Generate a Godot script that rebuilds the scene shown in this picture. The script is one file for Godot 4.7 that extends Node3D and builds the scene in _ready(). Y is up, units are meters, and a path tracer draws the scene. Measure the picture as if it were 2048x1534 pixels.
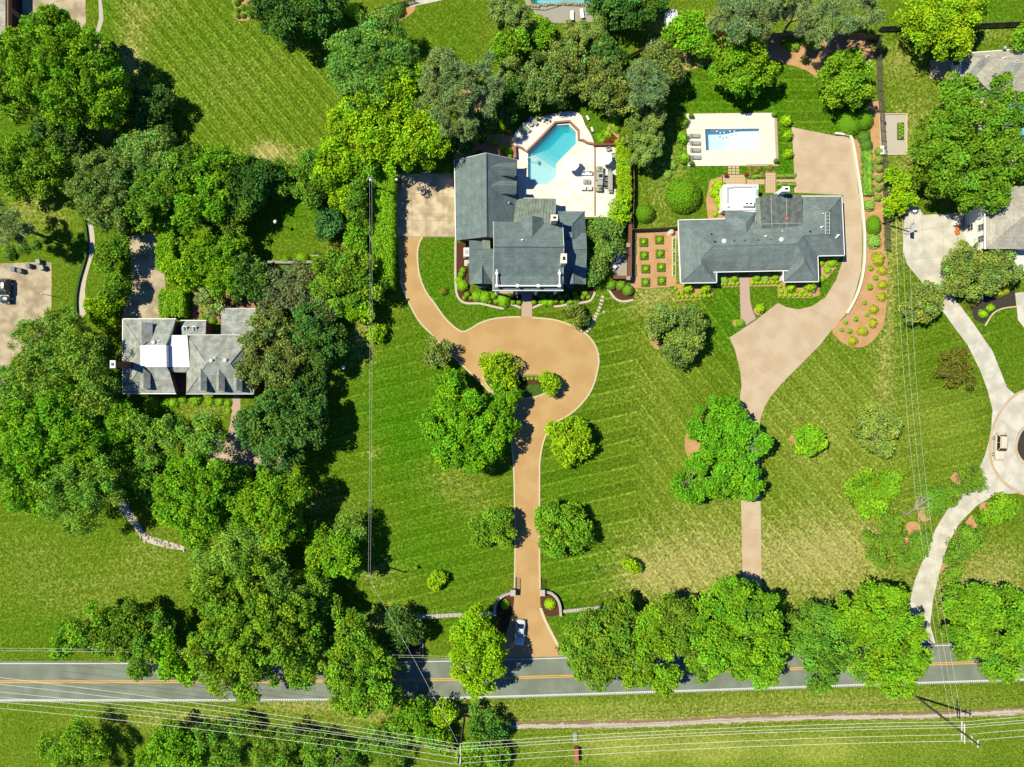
extends Node3D

func _ready() -> void:
	rng.seed = 7
	# camera: a drone's lens looking straight down
	var cam := Camera3D.new()
	cam.name = "camera"
	cam.fov = rad_to_deg(2.0 * atan(767.0 * S / H))
	cam.near = 0.5
	cam.far = 2000.0
	cam.position = Vector3(0, H, 0)
	cam.rotation = Vector3(-PI / 2, 0, 0)
	add_child(cam)
	cam.current = true
	# sky and sun
	var env := Environment.new()
	env.background_mode = Environment.BG_SKY
	var sky := Sky.new()
	var sm := ProceduralSkyMaterial.new()
	sm.sky_top_color = Color(0.20, 0.38, 0.66)
	sm.sky_horizon_color = Color(0.60, 0.70, 0.80)
	sm.ground_bottom_color = Color(0.20, 0.24, 0.14)
	sm.ground_horizon_color = Color(0.45, 0.48, 0.42)
	sm.sun_angle_max = 1.0
	sky.sky_material = sm
	env.sky = sky
	env.background_energy_multiplier = 0.7
	env.tonemap_mode = Environment.TONE_MAPPER_LINEAR
	env.tonemap_exposure = 2.1
	env.sdfgi_enabled = true
	env.ssao_enabled = true
	env.ssil_enabled = true
	var we := WorldEnvironment.new()
	we.name = "world_environment"
	we.environment = env
	add_child(we)
	var sun := DirectionalLight3D.new()
	sun.name = "sun"
	sun.light_energy = 1.55
	sun.light_color = Color(1.0, 0.97, 0.86)
	sun.light_angular_distance = 0.5
	sun.shadow_enabled = true
	var el := deg_to_rad(58.0)
	var d := Vector3(cos(el) * 0.955, -sin(el), cos(el) * 0.297)
	sun.transform = Transform3D(Basis.looking_at(d, Vector3.UP), Vector3(-60, 100, -20))
	add_child(sun)
	# the place
	make_materials()
	make_sprays()
	make_pools()
	make_ground()
	make_paving()
	make_houses()
	make_trees()
	make_planting()
	make_things()
# Aerial view of estate gardens, straight down from 125 m. One photograph pixel is S metres on the ground.
const S := 0.092
const H := 125.0
const CX := 1024.0
const CY := 767.0
var rng := RandomNumberGenerator.new()
var M := {}
var used := {}
var holes: Array = []

func P(px: float, py: float, h := 0.0) -> Vector3:
	var k := S * (1.0 - h / H)
	return Vector3((px - CX) * k, h, (py - CY) * k)

func numbered(n: String) -> String:
	var k: int = used.get(n, 0)
	used[n] = k + 1
	return n if k == 0 else "%s_%03d" % [n, k]

func tag(o: Node, label: String, category: String, group := "") -> void:
	o.set_meta("label", label)
	o.set_meta("category", category)
	if group != "":
		o.set_meta("group", group)

func thing(called: String, label: String, category: String, at := Vector3.ZERO, turn := 0.0, group := "") -> Node3D:
	var o := Node3D.new()
	o.name = numbered(called)
	add_child(o)
	o.position = at
	o.rotation.y = turn
	tag(o, label, category, group)
	return o

func rnd(a: float, b: float) -> float:
	return rng.randf_range(a, b)

# ---------------------------------------------------------------- mesh builder
class MB:
	var v := PackedVector3Array()
	var n := PackedVector3Array()
	var uv := PackedVector2Array()
	# points run counter-clockwise seen from the front
	func tri(a: Vector3, b: Vector3, c: Vector3, ua := Vector2.INF, ub := Vector2.INF, uc := Vector2.INF) -> void:
		var nn := (b - a).cross(c - a).normalized()
		v.append(a); v.append(c); v.append(b)
		n.append(nn); n.append(nn); n.append(nn)
		if ua == Vector2.INF:
			ua = Vector2(a.x, a.z); ub = Vector2(b.x, b.z); uc = Vector2(c.x, c.z)
		uv.append(ua); uv.append(uc); uv.append(ub)
	func quad(a: Vector3, b: Vector3, c: Vector3, d: Vector3) -> void:
		tri(a, b, c)
		tri(a, c, d)
	func tri_up(a: Vector3, b: Vector3, c: Vector3) -> void:
		if (b - a).cross(c - a).y < 0.0:
			tri(a, c, b)
		else:
			tri(a, b, c)
	# flat polygon of x,z metres at height y, facing up
	func sheet(p: PackedVector2Array, y: float) -> void:
		var t := Geometry2D.triangulate_polygon(p)
		for i in range(0, t.size(), 3):
			tri_up(Vector3(p[t[i]].x, y, p[t[i]].y), Vector3(p[t[i + 1]].x, y, p[t[i + 1]].y), Vector3(p[t[i + 2]].x, y, p[t[i + 2]].y))
	# vertical-sided block over a polygon
	func prism(p: PackedVector2Array, y0: float, y1: float, top := true) -> void:
		if top:
			sheet(p, y1)
		var cw := Geometry2D.is_polygon_clockwise(p)
		for i in p.size():
			var a := p[i]
			var b := p[(i + 1) % p.size()]
			if cw:
				var s := a
				a = b
				b = s
			quad(Vector3(b.x, y0, b.y), Vector3(a.x, y0, a.y), Vector3(a.x, y1, a.y), Vector3(b.x, y1, b.y))
	# any planar face given in any order of turning, made to face up (or outward when it is upright)
	func face(p: Array, away := Vector3.INF) -> void:
		var nn := Vector3.ZERO
		for i in p.size():
			nn += (p[i] as Vector3).cross(p[(i + 1) % p.size()])
		var q := p.duplicate()
		if (away == Vector3.INF and nn.y < 0.0) or (away != Vector3.INF and nn.dot(away) < 0.0):
			q.reverse()
			nn = -nn
		nn = nn.normalized()
		var ax := nn.cross(Vector3.UP)
		if ax.length() < 0.05:
			ax = Vector3.RIGHT
		ax = ax.normalized()
		var ay := nn.cross(ax).normalized()
		var flat := PackedVector2Array()
		for k in q:
			flat.append(Vector2(ax.dot(k), ay.dot(k)))
		var t := Geometry2D.triangulate_polygon(flat)
		for i in range(0, t.size(), 3):
			var a: Vector3 = q[t[i]]
			var b: Vector3 = q[t[i + 1]]
			var c: Vector3 = q[t[i + 2]]
			if (b - a).cross(c - a).dot(nn) < 0.0:
				tri(a, c, b, flat[t[i]], flat[t[i + 2]], flat[t[i + 1]])
			else:
				tri(a, b, c, flat[t[i]], flat[t[i + 1]], flat[t[i + 2]])
	func box(c: Vector3, s: Vector3, b := Basis.IDENTITY) -> void:
		var x := b.x * s.x * 0.5
		var y := b.y * s.y * 0.5
		var z := b.z * s.z * 0.5
		quad(c - x + y + z, c + x + y + z, c + x + y - z, c - x + y - z)
		quad(c - x - y - z, c + x - y - z, c + x - y + z, c - x - y + z)
		quad(c - x - y + z, c + x - y + z, c + x + y + z, c - x + y + z)
		quad(c + x - y - z, c - x - y - z, c - x + y - z, c + x + y - z)
		quad(c + x - y + z, c + x - y - z, c + x + y - z, c + x + y + z)
		quad(c - x - y - z, c - x - y + z, c - x + y + z, c - x + y - z)
	# box with chamfered top edges
	func cbox(c: Vector3, s: Vector3, ch: float, b := Basis.IDENTITY) -> void:
		var h := s * 0.5
		var lo := -h.y
		var hi := h.y
		var r := [[lo, 0.0], [hi - ch, 0.0], [hi, ch]]
		for k in 2:
			var y0: float = r[k][0]
			var y1: float = r[k + 1][0]
			var e0: float = r[k][1]
			var e1: float = r[k + 1][1]
			var p0 := [Vector3(-h.x + e0, y0, h.z - e0), Vector3(h.x - e0, y0, h.z - e0), Vector3(h.x - e0, y0, -h.z + e0), Vector3(-h.x + e0, y0, -h.z + e0)]
			var p1 := [Vector3(-h.x + e1, y1, h.z - e1), Vector3(h.x - e1, y1, h.z - e1), Vector3(h.x - e1, y1, -h.z + e1), Vector3(-h.x + e1, y1, -h.z + e1)]
			for i in 4:
				var j := (i + 1) % 4
				quad(c + b * p0[i], c + b * p0[j], c + b * p1[j], c + b * p1[i])
			if k == 1:
				quad(c + b * p1[0], c + b * p1[1], c + b * p1[2], c + b * p1[3])
	# gently crowned panel: size x by z, middle lifted by rise
	func dome(c: Vector3, sx: float, sz: float, rise: float, t := 0.06) -> void:
		var k := 6
		var pt := func(i: int, j: int) -> Vector3:
			var u := i * 2.0 / k - 1.0
			var w := j * 2.0 / k - 1.0
			return c + Vector3(u * sx * 0.5, rise * (1.0 - 0.5 * u * u - 0.5 * w * w) - t * (1.0 if absf(u) > 0.99 or absf(w) > 0.99 else 0.0), w * sz * 0.5)
		for i in k:
			for j in k:
				quad(pt.call(i, j + 1), pt.call(i + 1, j + 1), pt.call(i + 1, j), pt.call(i, j))
	func tube(p: Array, r: Array, sides := 6, cap := true) -> void:
		var rings := []
		var ref := Vector3.UP
		for i in p.size():
			var d: Vector3 = ((p[mini(i + 1, p.size() - 1)] as Vector3) - (p[maxi(i - 1, 0)] as Vector3)).normalized()
			var sx := d.cross(ref)
			if sx.length() < 0.1:
				sx = d.cross(Vector3.RIGHT)
			sx = sx.normalized()
			var sy := sx.cross(d).normalized()
			var ring := []
			for k in sides:
				var a := TAU * k / sides
				ring.append((p[i] as Vector3) + (sx * cos(a) + sy * sin(a)) * float(r[i]))
			rings.append(ring)
		for i in p.size() - 1:
			for k in sides:
				var j := (k + 1) % sides
				quad(rings[i][k], rings[i + 1][k], rings[i + 1][j], rings[i][j])
		if cap:
			var e: Array = rings[p.size() - 1]
			for k in range(1, sides - 1):
				tri(e[0], e[k + 1], e[k])
	# lathe round the y axis: profile of Vector2(radius, height) from bottom to top
	func lathe(c: Vector3, prof: Array, sides := 16, squash := Vector3.ONE) -> void:
		for i in prof.size() - 1:
			for k in sides:
				var a0 := TAU * k / sides
				var a1 := TAU * (k + 1) / sides
				var d0 := Vector3(cos(a0), 0, sin(a0))
				var d1 := Vector3(cos(a1), 0, sin(a1))
				var r0: float = prof[i].x
				var r1: float = prof[i + 1].x
				var y0 := Vector3(0, prof[i].y, 0)
				var y1 := Vector3(0, prof[i + 1].y, 0)
				var A := c + (d0 * r0 + y0) * squash
				var B := c + (d1 * r0 + y0) * squash
				var C := c + (d1 * r1 + y1) * squash
				var D := c + (d0 * r1 + y1) * squash
				if r0 > 0.0001:
					tri(A, C, B)
				if r1 > 0.0001:
					tri(A, D, C)
	func mesh() -> ArrayMesh:
		var m := ArrayMesh.new()
		if v.size() == 0:
			return m
		var a := []
		a.resize(Mesh.ARRAY_MAX)
		a[Mesh.ARRAY_VERTEX] = v
		a[Mesh.ARRAY_NORMAL] = n
		a[Mesh.ARRAY_TEX_UV] = uv
		m.add_surface_from_arrays(Mesh.PRIMITIVE_TRIANGLES, a)
		return m

func add(called: String, mesh: Mesh, mat: Material, parent: Node = null, at := Vector3.ZERO) -> MeshInstance3D:
	var o := MeshInstance3D.new()
	o.mesh = mesh
	o.material_override = mat
	if parent == null:
		o.name = numbered(called)
		add_child(o)
	else:
		o.name = called
		parent.add_child(o, true)
	o.position = at
	return o

func put(called: String, mb: MB, mat: Material, parent: Node = null, at := Vector3.ZERO) -> MeshInstance3D:
	return add(called, mb.mesh(), mat, parent, at)

func structure(called: String, mb: MB, mat: Material) -> MeshInstance3D:
	var o := put(called, mb, mat)
	o.set_meta("kind", "structure")
	return o

# flat list of photograph pixels -> ground metres
func gp(a: Array) -> PackedVector2Array:
	var p := PackedVector2Array()
	for i in range(0, a.size(), 2):
		var w := P(a[i], a[i + 1])
		p.append(Vector2(w.x, w.z))
	return p

func smooth(p: PackedVector2Array, closed := true, steps := 4) -> PackedVector2Array:
	var q := PackedVector2Array()
	var c := p.size()
	for i in (c if closed else c - 1):
		var a := p[(i - 1 + c) % c] if closed else p[maxi(i - 1, 0)]
		var b := p[i]
		var d := p[(i + 1) % c]
		var e := p[(i + 2) % c] if closed else p[mini(i + 2, c - 1)]
		for s in steps:
			q.append(b.cubic_interpolate(d, a, e, float(s) / steps))
	if not closed:
		q.append(p[c - 1])
	return q

# a strip of given width that follows a line of x,z points, with real height
func ribbon(mb: MB, p: PackedVector2Array, w: float, y0: float, y1: float, closed := false) -> void:
	var c := p.size()
	var l := []
	var r := []
	for i in c:
		var a := p[(i - 1 + c) % c] if closed else p[maxi(i - 1, 0)]
		var b := p[(i + 1) % c] if closed else p[mini(i + 1, c - 1)]
		var d := (b - a).normalized()
		var nn := Vector2(-d.y, d.x) * w * 0.5
		l.append(p[i] + nn)
		r.append(p[i] - nn)
	for i in (c if closed else c - 1):
		var j := (i + 1) % c
		var la: Vector2 = l[i]
		var lb: Vector2 = l[j]
		var ra: Vector2 = r[i]
		var rb: Vector2 = r[j]
		mb.quad(Vector3(la.x, y1, la.y), Vector3(lb.x, y1, lb.y), Vector3(rb.x, y1, rb.y), Vector3(ra.x, y1, ra.y))
		if y1 - y0 > 0.01:
			mb.quad(Vector3(la.x, y0, la.y), Vector3(lb.x, y0, lb.y), Vector3(lb.x, y1, lb.y), Vector3(la.x, y1, la.y))
			mb.quad(Vector3(rb.x, y0, rb.y), Vector3(ra.x, y0, ra.y), Vector3(ra.x, y1, ra.y), Vector3(rb.x, y1, rb.y))
	if not closed and y1 - y0 > 0.01:
		for e in [[l[0], r[0]], [r[c - 1], l[c - 1]]]:
			mb.quad(Vector3(e[1].x, y0, e[1].y), Vector3(e[0].x, y0, e[0].y), Vector3(e[0].x, y1, e[0].y), Vector3(e[1].x, y1, e[1].y))

# ---------------------------------------------------------------- materials
var tex := {}

func noise_tex(key: String, freq: float, lo: Color, hi: Color, octaves := 4, size := 512, kind := FastNoiseLite.TYPE_SIMPLEX_SMOOTH) -> ImageTexture:
	if tex.has(key):
		return tex[key]
	var f := FastNoiseLite.new()
	f.seed = hash(key) % 10000
	f.noise_type = kind
	f.frequency = freq
	f.fractal_octaves = octaves
	f.fractal_type = FastNoiseLite.FRACTAL_FBM
	var im := f.get_seamless_image(size, size)
	im.convert(Image.FORMAT_L8)
	var d := im.get_data()
	var lut := []
	for i in 256:
		var c := lo.lerp(hi, smoothstep(0.15, 0.85, i / 255.0))
		lut.append([int(c.r * 255.0), int(c.g * 255.0), int(c.b * 255.0)])
	var out := PackedByteArray()
	out.resize(size * size * 3)
	for i in d.size():
		var c: Array = lut[d[i]]
		out[i * 3] = c[0]
		out[i * 3 + 1] = c[1]
		out[i * 3 + 2] = c[2]
	var t := ImageTexture.create_from_image(Image.create_from_data(size, size, false, Image.FORMAT_RGB8, out))
	tex[key] = t
	return t

func lin(r: float, g: float, b: float) -> Color:
	return Color(r, g, b).linear_to_srgb()

func mat(key: String, c: Color, rough := 0.9, grain := "", scale := 1.0, coarse := "", coarse_scale := 0.1) -> StandardMaterial3D:
	var m := StandardMaterial3D.new()
	m.resource_name = key
	m.albedo_color = c
	m.roughness = rough
	m.metallic_specular = 0.3
	if grain != "":
		m.albedo_texture = tex[grain]
		m.uv1_triplanar = true
		m.uv1_world_triplanar = true
		m.uv1_scale = Vector3.ONE * scale
	if coarse != "":
		m.detail_enabled = true
		m.detail_blend_mode = BaseMaterial3D.BLEND_MODE_MUL
		m.detail_albedo = tex[coarse]
		m.detail_uv_layer = BaseMaterial3D.DETAIL_UV_2
		m.uv2_triplanar = true
		m.uv2_world_triplanar = true
		m.uv2_scale = Vector3.ONE * coarse_scale
	M[key] = m
	return m

func leaf_mat(key: String, c: Color, rough := 0.75) -> StandardMaterial3D:
	var m := StandardMaterial3D.new()
	m.resource_name = key
	m.albedo_color = c
	m.roughness = rough
	m.metallic_specular = 0.18
	m.vertex_color_use_as_albedo = true
	m.cull_mode = BaseMaterial3D.CULL_DISABLED
	m.backlight_enabled = true
	m.backlight = Color(0.66, 0.74, 0.20)
	M[key] = m
	return m

# courses of shingles, 8 m square, each tab its own tone
func shingle_tex() -> ImageTexture:
	var im := Image.create(512, 512, false, Image.FORMAT_RGB8)
	rng.seed = 99
	for r in 32:
		var x := -int(rnd(0, 20))
		var base := rnd(0.92, 0.97)
		while x < 512:
			var w := int(rnd(12, 34))
			var k := base * rnd(0.91, 1.03)
			im.fill_rect(Rect2i(maxi(x, 0), r * 16, w, 16), Color(k, k, k * rnd(0.98, 1.0)))
			im.fill_rect(Rect2i(maxi(x, 0), r * 16, 1, 16), Color(k * 0.88, k * 0.88, k * 0.88))
			x += w
		im.fill_rect(Rect2i(0, r * 16 + 14, 512, 2), Color(0.78, 0.78, 0.78))
	return ImageTexture.create_from_image(im)

func shingle(key: String, c: Color, coarse: String, scale: float) -> void:
	var m := mat(key, c, 0.95, "", 1.0, coarse, scale)
	m.albedo_texture = tex.shingles
	m.uv1_scale = Vector3(0.125, 0.125, 1)

func make_materials() -> void:
	noise_tex("grain", 0.09, Color(0.88, 0.88, 0.88), Color(1, 1, 1), 4)
	noise_tex("speckle", 0.22, Color(0.76, 0.76, 0.76), Color(1, 1, 1), 3)
	noise_tex("blotch", 0.012, Color(0.89, 0.885, 0.87), Color(1, 1, 1), 5)
	noise_tex("warm_blotch", 0.010, Color(0.95, 0.925, 0.89), Color(1, 1, 1), 5)
	noise_tex("stain", 0.014, Color(0.80, 0.785, 0.76), Color(1, 1, 1), 6)
	noise_tex("mulch_grain", 0.16, Color(0.45, 0.42, 0.40), Color(1, 0.98, 0.95), 3)
	tex["shingles"] = shingle_tex()
	mat("asphalt", lin(0.160, 0.183, 0.150), 0.9, "speckle", 0.35, "blotch", 0.03)
	mat("aggregate", lin(0.365, 0.240, 0.108), 0.9, "speckle", 0.45, "warm_blotch", 0.035)
	mat("beige_concrete", lin(0.34, 0.272, 0.196), 0.9, "grain", 0.35, "warm_blotch", 0.045)
	mat("pad_concrete", lin(0.386, 0.317, 0.214), 0.9, "grain", 0.3, "stain", 0.05)
	mat("grey_concrete", lin(0.395, 0.38, 0.34), 0.9, "grain", 0.3, "blotch", 0.05)
	mat("tan_concrete", lin(0.324, 0.269, 0.190), 0.9, "grain", 0.3, "stain", 0.045)
	mat("kerb", lin(0.386, 0.324, 0.228), 0.9, "grain", 0.5)
	mat("white_line", lin(0.455, 0.455, 0.442), 0.7, "speckle", 0.6)
	mat("yellow_line", lin(0.497, 0.290, 0.041), 0.7, "speckle", 0.6)
	mat("deck", lin(0.53, 0.51, 0.47), 0.8, "grain", 0.25, "warm_blotch", 0.08)
	mat("deck_stone", lin(0.54, 0.49, 0.43), 0.8, "grain", 0.4, "warm_blotch", 0.16)
	mat("brick", lin(0.248, 0.131, 0.079), 0.9, "speckle", 0.8)
	mat("brick_dark", lin(0.131, 0.059, 0.034), 0.9, "speckle", 0.8)
	mat("pink_paver", lin(0.345, 0.248, 0.200), 0.9, "speckle", 0.7)
	mat("sand_paver", lin(0.400, 0.310, 0.193), 0.9, "speckle", 0.5)
	mat("stone", lin(0.248, 0.235, 0.207), 0.95, "speckle", 0.5)
	mat("pale_stone", lin(0.386, 0.345, 0.276), 0.95, "speckle", 0.5)
	mat("mulch", lin(0.097, 0.041, 0.024), 1.0, "mulch_grain", 0.4)
	mat("pine_straw", lin(0.56, 0.36, 0.20), 1.0, "mulch_grain", 0.4, "warm_blotch", 0.08)
	mat("dark_soil", lin(0.052, 0.047, 0.040), 1.0, "mulch_grain", 0.4)
	mat("gravel", lin(0.52, 0.51, 0.48), 1.0, "mulch_grain", 0.35)
	shingle("shingle_slate", lin(0.118, 0.160, 0.170), "blotch", 0.08)
	shingle("shingle_ranch", lin(0.132, 0.170, 0.180), "blotch", 0.06)
	shingle("shingle_grey", lin(0.270, 0.295, 0.285), "stain", 0.07)
	shingle("shingle_brown", lin(0.320, 0.305, 0.270), "blotch", 0.07)
	mat("membrane", lin(0.090, 0.110, 0.107), 0.9, "grain", 0.4, "stain", 0.11)
	mat("white_roof", lin(0.580, 0.580, 0.580), 0.6, "grain", 0.2)
	mat("patina_metal", lin(0.145, 0.186, 0.159), 0.6, "grain", 0.4, "stain", 0.1)
	mat("white_paint", lin(0.538, 0.538, 0.524), 0.6)
	mat("cream_paint", lin(0.469, 0.428, 0.359), 0.7)
	mat("trim_grey", lin(0.345, 0.359, 0.359), 0.7)
	mat("black_metal", lin(0.010, 0.010, 0.012), 0.5)
	mat("grey_metal", lin(0.228, 0.235, 0.235), 0.5)
	mat("light_metal", lin(0.428, 0.435, 0.428), 0.45)
	mat("glass_dark", lin(0.008, 0.011, 0.014), 0.08)
	M.glass_dark.metallic_specular = 0.6
	mat("teal_glass", lin(0.034, 0.090, 0.103), 0.1)
	mat("door_wood", lin(0.069, 0.031, 0.017), 0.6)
	mat("wood_fence", lin(0.25, 0.17, 0.10), 0.95, "speckle", 0.6)
	mat("wood_grey", lin(0.138, 0.121, 0.097), 0.95, "speckle", 0.6)
	mat("pole_wood", lin(0.079, 0.066, 0.052), 0.95, "speckle", 0.6)
	mat("wire", lin(0.60, 0.60, 0.57), 0.5)
	mat("bark", lin(0.097, 0.079, 0.062), 1.0, "speckle", 0.8)
	mat("pale_bark", lin(0.290, 0.262, 0.221), 1.0, "speckle", 0.8)
	mat("cushion_grey", lin(0.179, 0.193, 0.186), 0.9)
	mat("cushion_white", lin(0.524, 0.517, 0.497), 0.9)
	mat("canvas_white", lin(0.70, 0.70, 0.70), 0.85)
	M.canvas_white.backlight_enabled = true
	M.canvas_white.backlight = Color(0.4, 0.4, 0.4)
	mat("table_grey", lin(0.207, 0.214, 0.193), 0.8)
	mat("terracotta", lin(0.228, 0.083, 0.048), 0.9)
	mat("bin_grey", lin(0.11, 0.125, 0.14), 0.85)
	mat("rubber", lin(0.008, 0.008, 0.008), 0.9)
	mat("car_white", lin(0.33, 0.38, 0.42), 0.25)
	mat("car_dark", lin(0.024, 0.031, 0.034), 0.25)
	mat("car_beige", lin(0.380, 0.331, 0.262), 0.25)
	for k in ["car_white", "car_dark", "car_beige"]:
		M[k].clearcoat_enabled = true
		M[k].clearcoat = 0.8
		M[k].clearcoat_roughness = 0.05
	mat("lamp_red", lin(0.241, 0.014, 0.010), 0.2)
	mat("lamp_clear", lin(0.483, 0.483, 0.483), 0.1)
	mat("red_cloth", lin(0.290, 0.021, 0.021), 0.8)
	mat("blue_cloth", lin(0.014, 0.021, 0.110), 0.8)
	mat("orange", lin(0.380, 0.110, 0.028), 0.7)
	mat("plaster_aqua", lin(0.380, 0.511, 0.497), 0.7, "grain", 0.4)
	mat("plaster_pale", lin(0.455, 0.524, 0.552), 0.7)
	var w := StandardMaterial3D.new()
	w.albedo_color = Color(0.55, 0.8, 0.85, 0.04)
	w.roughness = 0.04
	w.transparency = BaseMaterial3D.TRANSPARENCY_ALPHA
	w.normal_enabled = true
	var wn := FastNoiseLite.new()
	wn.frequency = 0.03
	var wt := NoiseTexture2D.new()
	wt.noise = wn
	wt.as_normal_map = true
	wt.seamless = true
	wt.bump_strength = 3.0
	w.normal_texture = wt
	w.normal_scale = 0.25
	w.uv1_triplanar = true
	w.uv1_world_triplanar = true
	w.uv1_scale = Vector3.ONE * 0.25
	M["water_surface"] = w
	for a in [["water_teal", Color(0.0, 0.66, 0.74, 0.23)], ["water_pale", Color(0.30, 0.70, 0.88, 0.10)]]:
		var q := StandardMaterial3D.new()
		q.albedo_color = a[1]
		q.roughness = 1.0
		q.metallic_specular = 0.0
		q.transparency = BaseMaterial3D.TRANSPARENCY_ALPHA
		M[a[0]] = q
	mat("lawn_patch", lin(0.045, 0.097, 0.010), 1.0, "speckle", 0.4, "blotch", 0.2)
	mat("dirt", lin(0.27, 0.20, 0.12), 1.0, "mulch_grain", 0.3)
	mat("hedge_core", lin(0.120, 0.250, 0.014), 1.0)
	# leaves: real-world base colours
	leaf_mat("leaf_bright", lin(0.240, 0.390, 0.010))
	leaf_mat("leaf_fresh", lin(0.150, 0.310, 0.014))
	leaf_mat("leaf_mid", lin(0.125, 0.245, 0.020))
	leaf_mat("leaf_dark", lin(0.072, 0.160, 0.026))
	leaf_mat("leaf_olive", lin(0.190, 0.265, 0.055), 0.45)
	leaf_mat("leaf_pine", lin(0.240, 0.340, 0.130))
	leaf_mat("leaf_light", lin(0.165, 0.310, 0.055))
	leaf_mat("leaf_yellow", lin(0.27, 0.28, 0.02))
	leaf_mat("leaf_bronze", lin(0.145, 0.150, 0.020))
	leaf_mat("leaf_grey", lin(0.16, 0.19, 0.07))
	leaf_mat("leaf_lime", lin(0.175, 0.360, 0.012))
	leaf_mat("leaf_shrub", lin(0.095, 0.215, 0.010))
	leaf_mat("leaf_red", lin(0.16, 0.025, 0.02))
	mat("blossom", lin(0.497, 0.483, 0.428), 0.7)
	mat("rose", lin(0.310, 0.021, 0.034), 0.7)

# ---------------------------------------------------------------- lawn
const TW := 1536
const TH := 1150
# mown areas: stripe direction (dx, dy), period in photograph pixels, strength, outline
const MOWN := [
	[1.0, 1.18, 13.5, 1.35, [205, 0, 700, 0, 700, 330, 300, 330, 250, 200]],
	[1.0, 0.9, 15.0, 0.5, [820, 0, 1010, 0, 1000, 210, 820, 170]],
	[1.0, -0.235, 19.0, 0.75, [590, 590, 870, 590, 1030, 800, 1040, 1225, 740, 1225, 560, 950]],
	[1.0, -0.21, 26.0, 1.15, [1078, 560, 1272, 560, 1278, 1140, 1262, 1240, 1078, 1230]],
	[1.0, 1.35, 22.0, 0.9, [1272, 560, 1490, 560, 1490, 1200, 1262, 1240, 1278, 1140]],
	[1.0, 1.12, 18.0, 0.95, [1515, 650, 1775, 650, 1772, 1200, 1515, 1200]],
	[1.0, -0.26, 20.0, 0.7, [1786, 480, 1995, 480, 1995, 1010, 1786, 1010]],
	[1.0, -0.02, 21.0, 0.9, [1330, 120, 1660, 120, 1660, 300, 1330, 300]],
	[1.0, -0.1, 16.0, 0.4, [0, 1000, 360, 1000, 360, 1330, 0, 1330]],
	[1.0, 0.05, 18.0, 0.45, [460, 370, 700, 370, 700, 520, 460, 520]],
]
# worn, dry grass: x, y, rx, ry, amount
const DRY := [
	[1390, 1120, 150, 95, 0.80], [1330, 1165, 110, 60, 0.5], [1640, 1150, 150, 80, 0.75], [1720, 1080, 90, 70, 0.5], [1600, 1090, 120, 60, 0.4],
	[1650, 880, 160, 150, 0.30], [1770, 740, 22, 130, 0.55], [1780, 560, 14, 130, 0.6], [1800, 470, 18, 60, 0.6],
	[1990, 1140, 90, 60, 0.7], [1940, 1190, 90, 40, 0.6], [1830, 240, 80, 70, 0.45], [1850, 330, 70, 60, 0.55], [1800, 120, 50, 40, 0.6], [1970, 65, 70, 20, 0.5],
	[265, 90, 30, 70, 0.6], [300, 20, 60, 25, 0.4], [260, 130, 20, 30, 0.7], [535, 302, 26, 18, 1.3], [560, 310, 90, 22, 0.6], [450, 160, 200, 110, 0.22],
	[640, 1010, 60, 35, 0.35], [745, 905, 14, 10, 0.6], [720, 660, 26, 40, 0.55], [720, 700, 30, 40, 0.4], [900, 960, 60, 40, 0.35], [960, 1010, 60, 40, 0.25], [760, 1150, 50, 40, 0.35],
	[1300, 760, 60, 160, 0.22], [1290, 600, 40, 40, 0.45], [1330, 590, 50, 30, 0.5], [1350, 330, 30, 90, 0.45], [1310, 400, 25, 60, 0.35],
	[150, 1190, 130, 60, 0.25], [300, 1150, 80, 40, 0.25], [300, 1100, 60, 30, 0.3], [60, 1100, 80, 60, 0.2],
	[600, 1412, 90, 16, 0.85], [740, 1430, 90, 20, 0.6], [350, 1440, 120, 25, 0.5], [930, 1420, 90, 16, 0.55], [1250, 1415, 300, 14, 0.35], [1700, 1400, 300, 20, 0.45], [1250, 1439, 320, 6, 0.8], [1700, 1427, 330, 5, 0.75],
	[1400, 1480, 400, 40, 0.25], [800, 1225, 60, 18, 0.5], [760, 1250, 40, 30, 0.6], [1280, 1140, 30, 30, 0.5],
	[110, 420, 50, 50, 0.35], [45, 420, 40, 40, 0.5], [215, 265, 14, 30, 1.2], [195, 262, 20, 15, 0.8], [330, 870, 60, 40, 0.3], [415, 815, 60, 25, 0.35],
	[1045, 75, 60, 25, 0.4], [1330, 60, 20, 20, 0.9], [1420, 60, 30, 30, 1.0], [1290, 45, 50, 40, 0.25], [1600, 20, 50, 30, 0.7], [1530, 90, 120, 20, 0.4],
]
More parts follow.
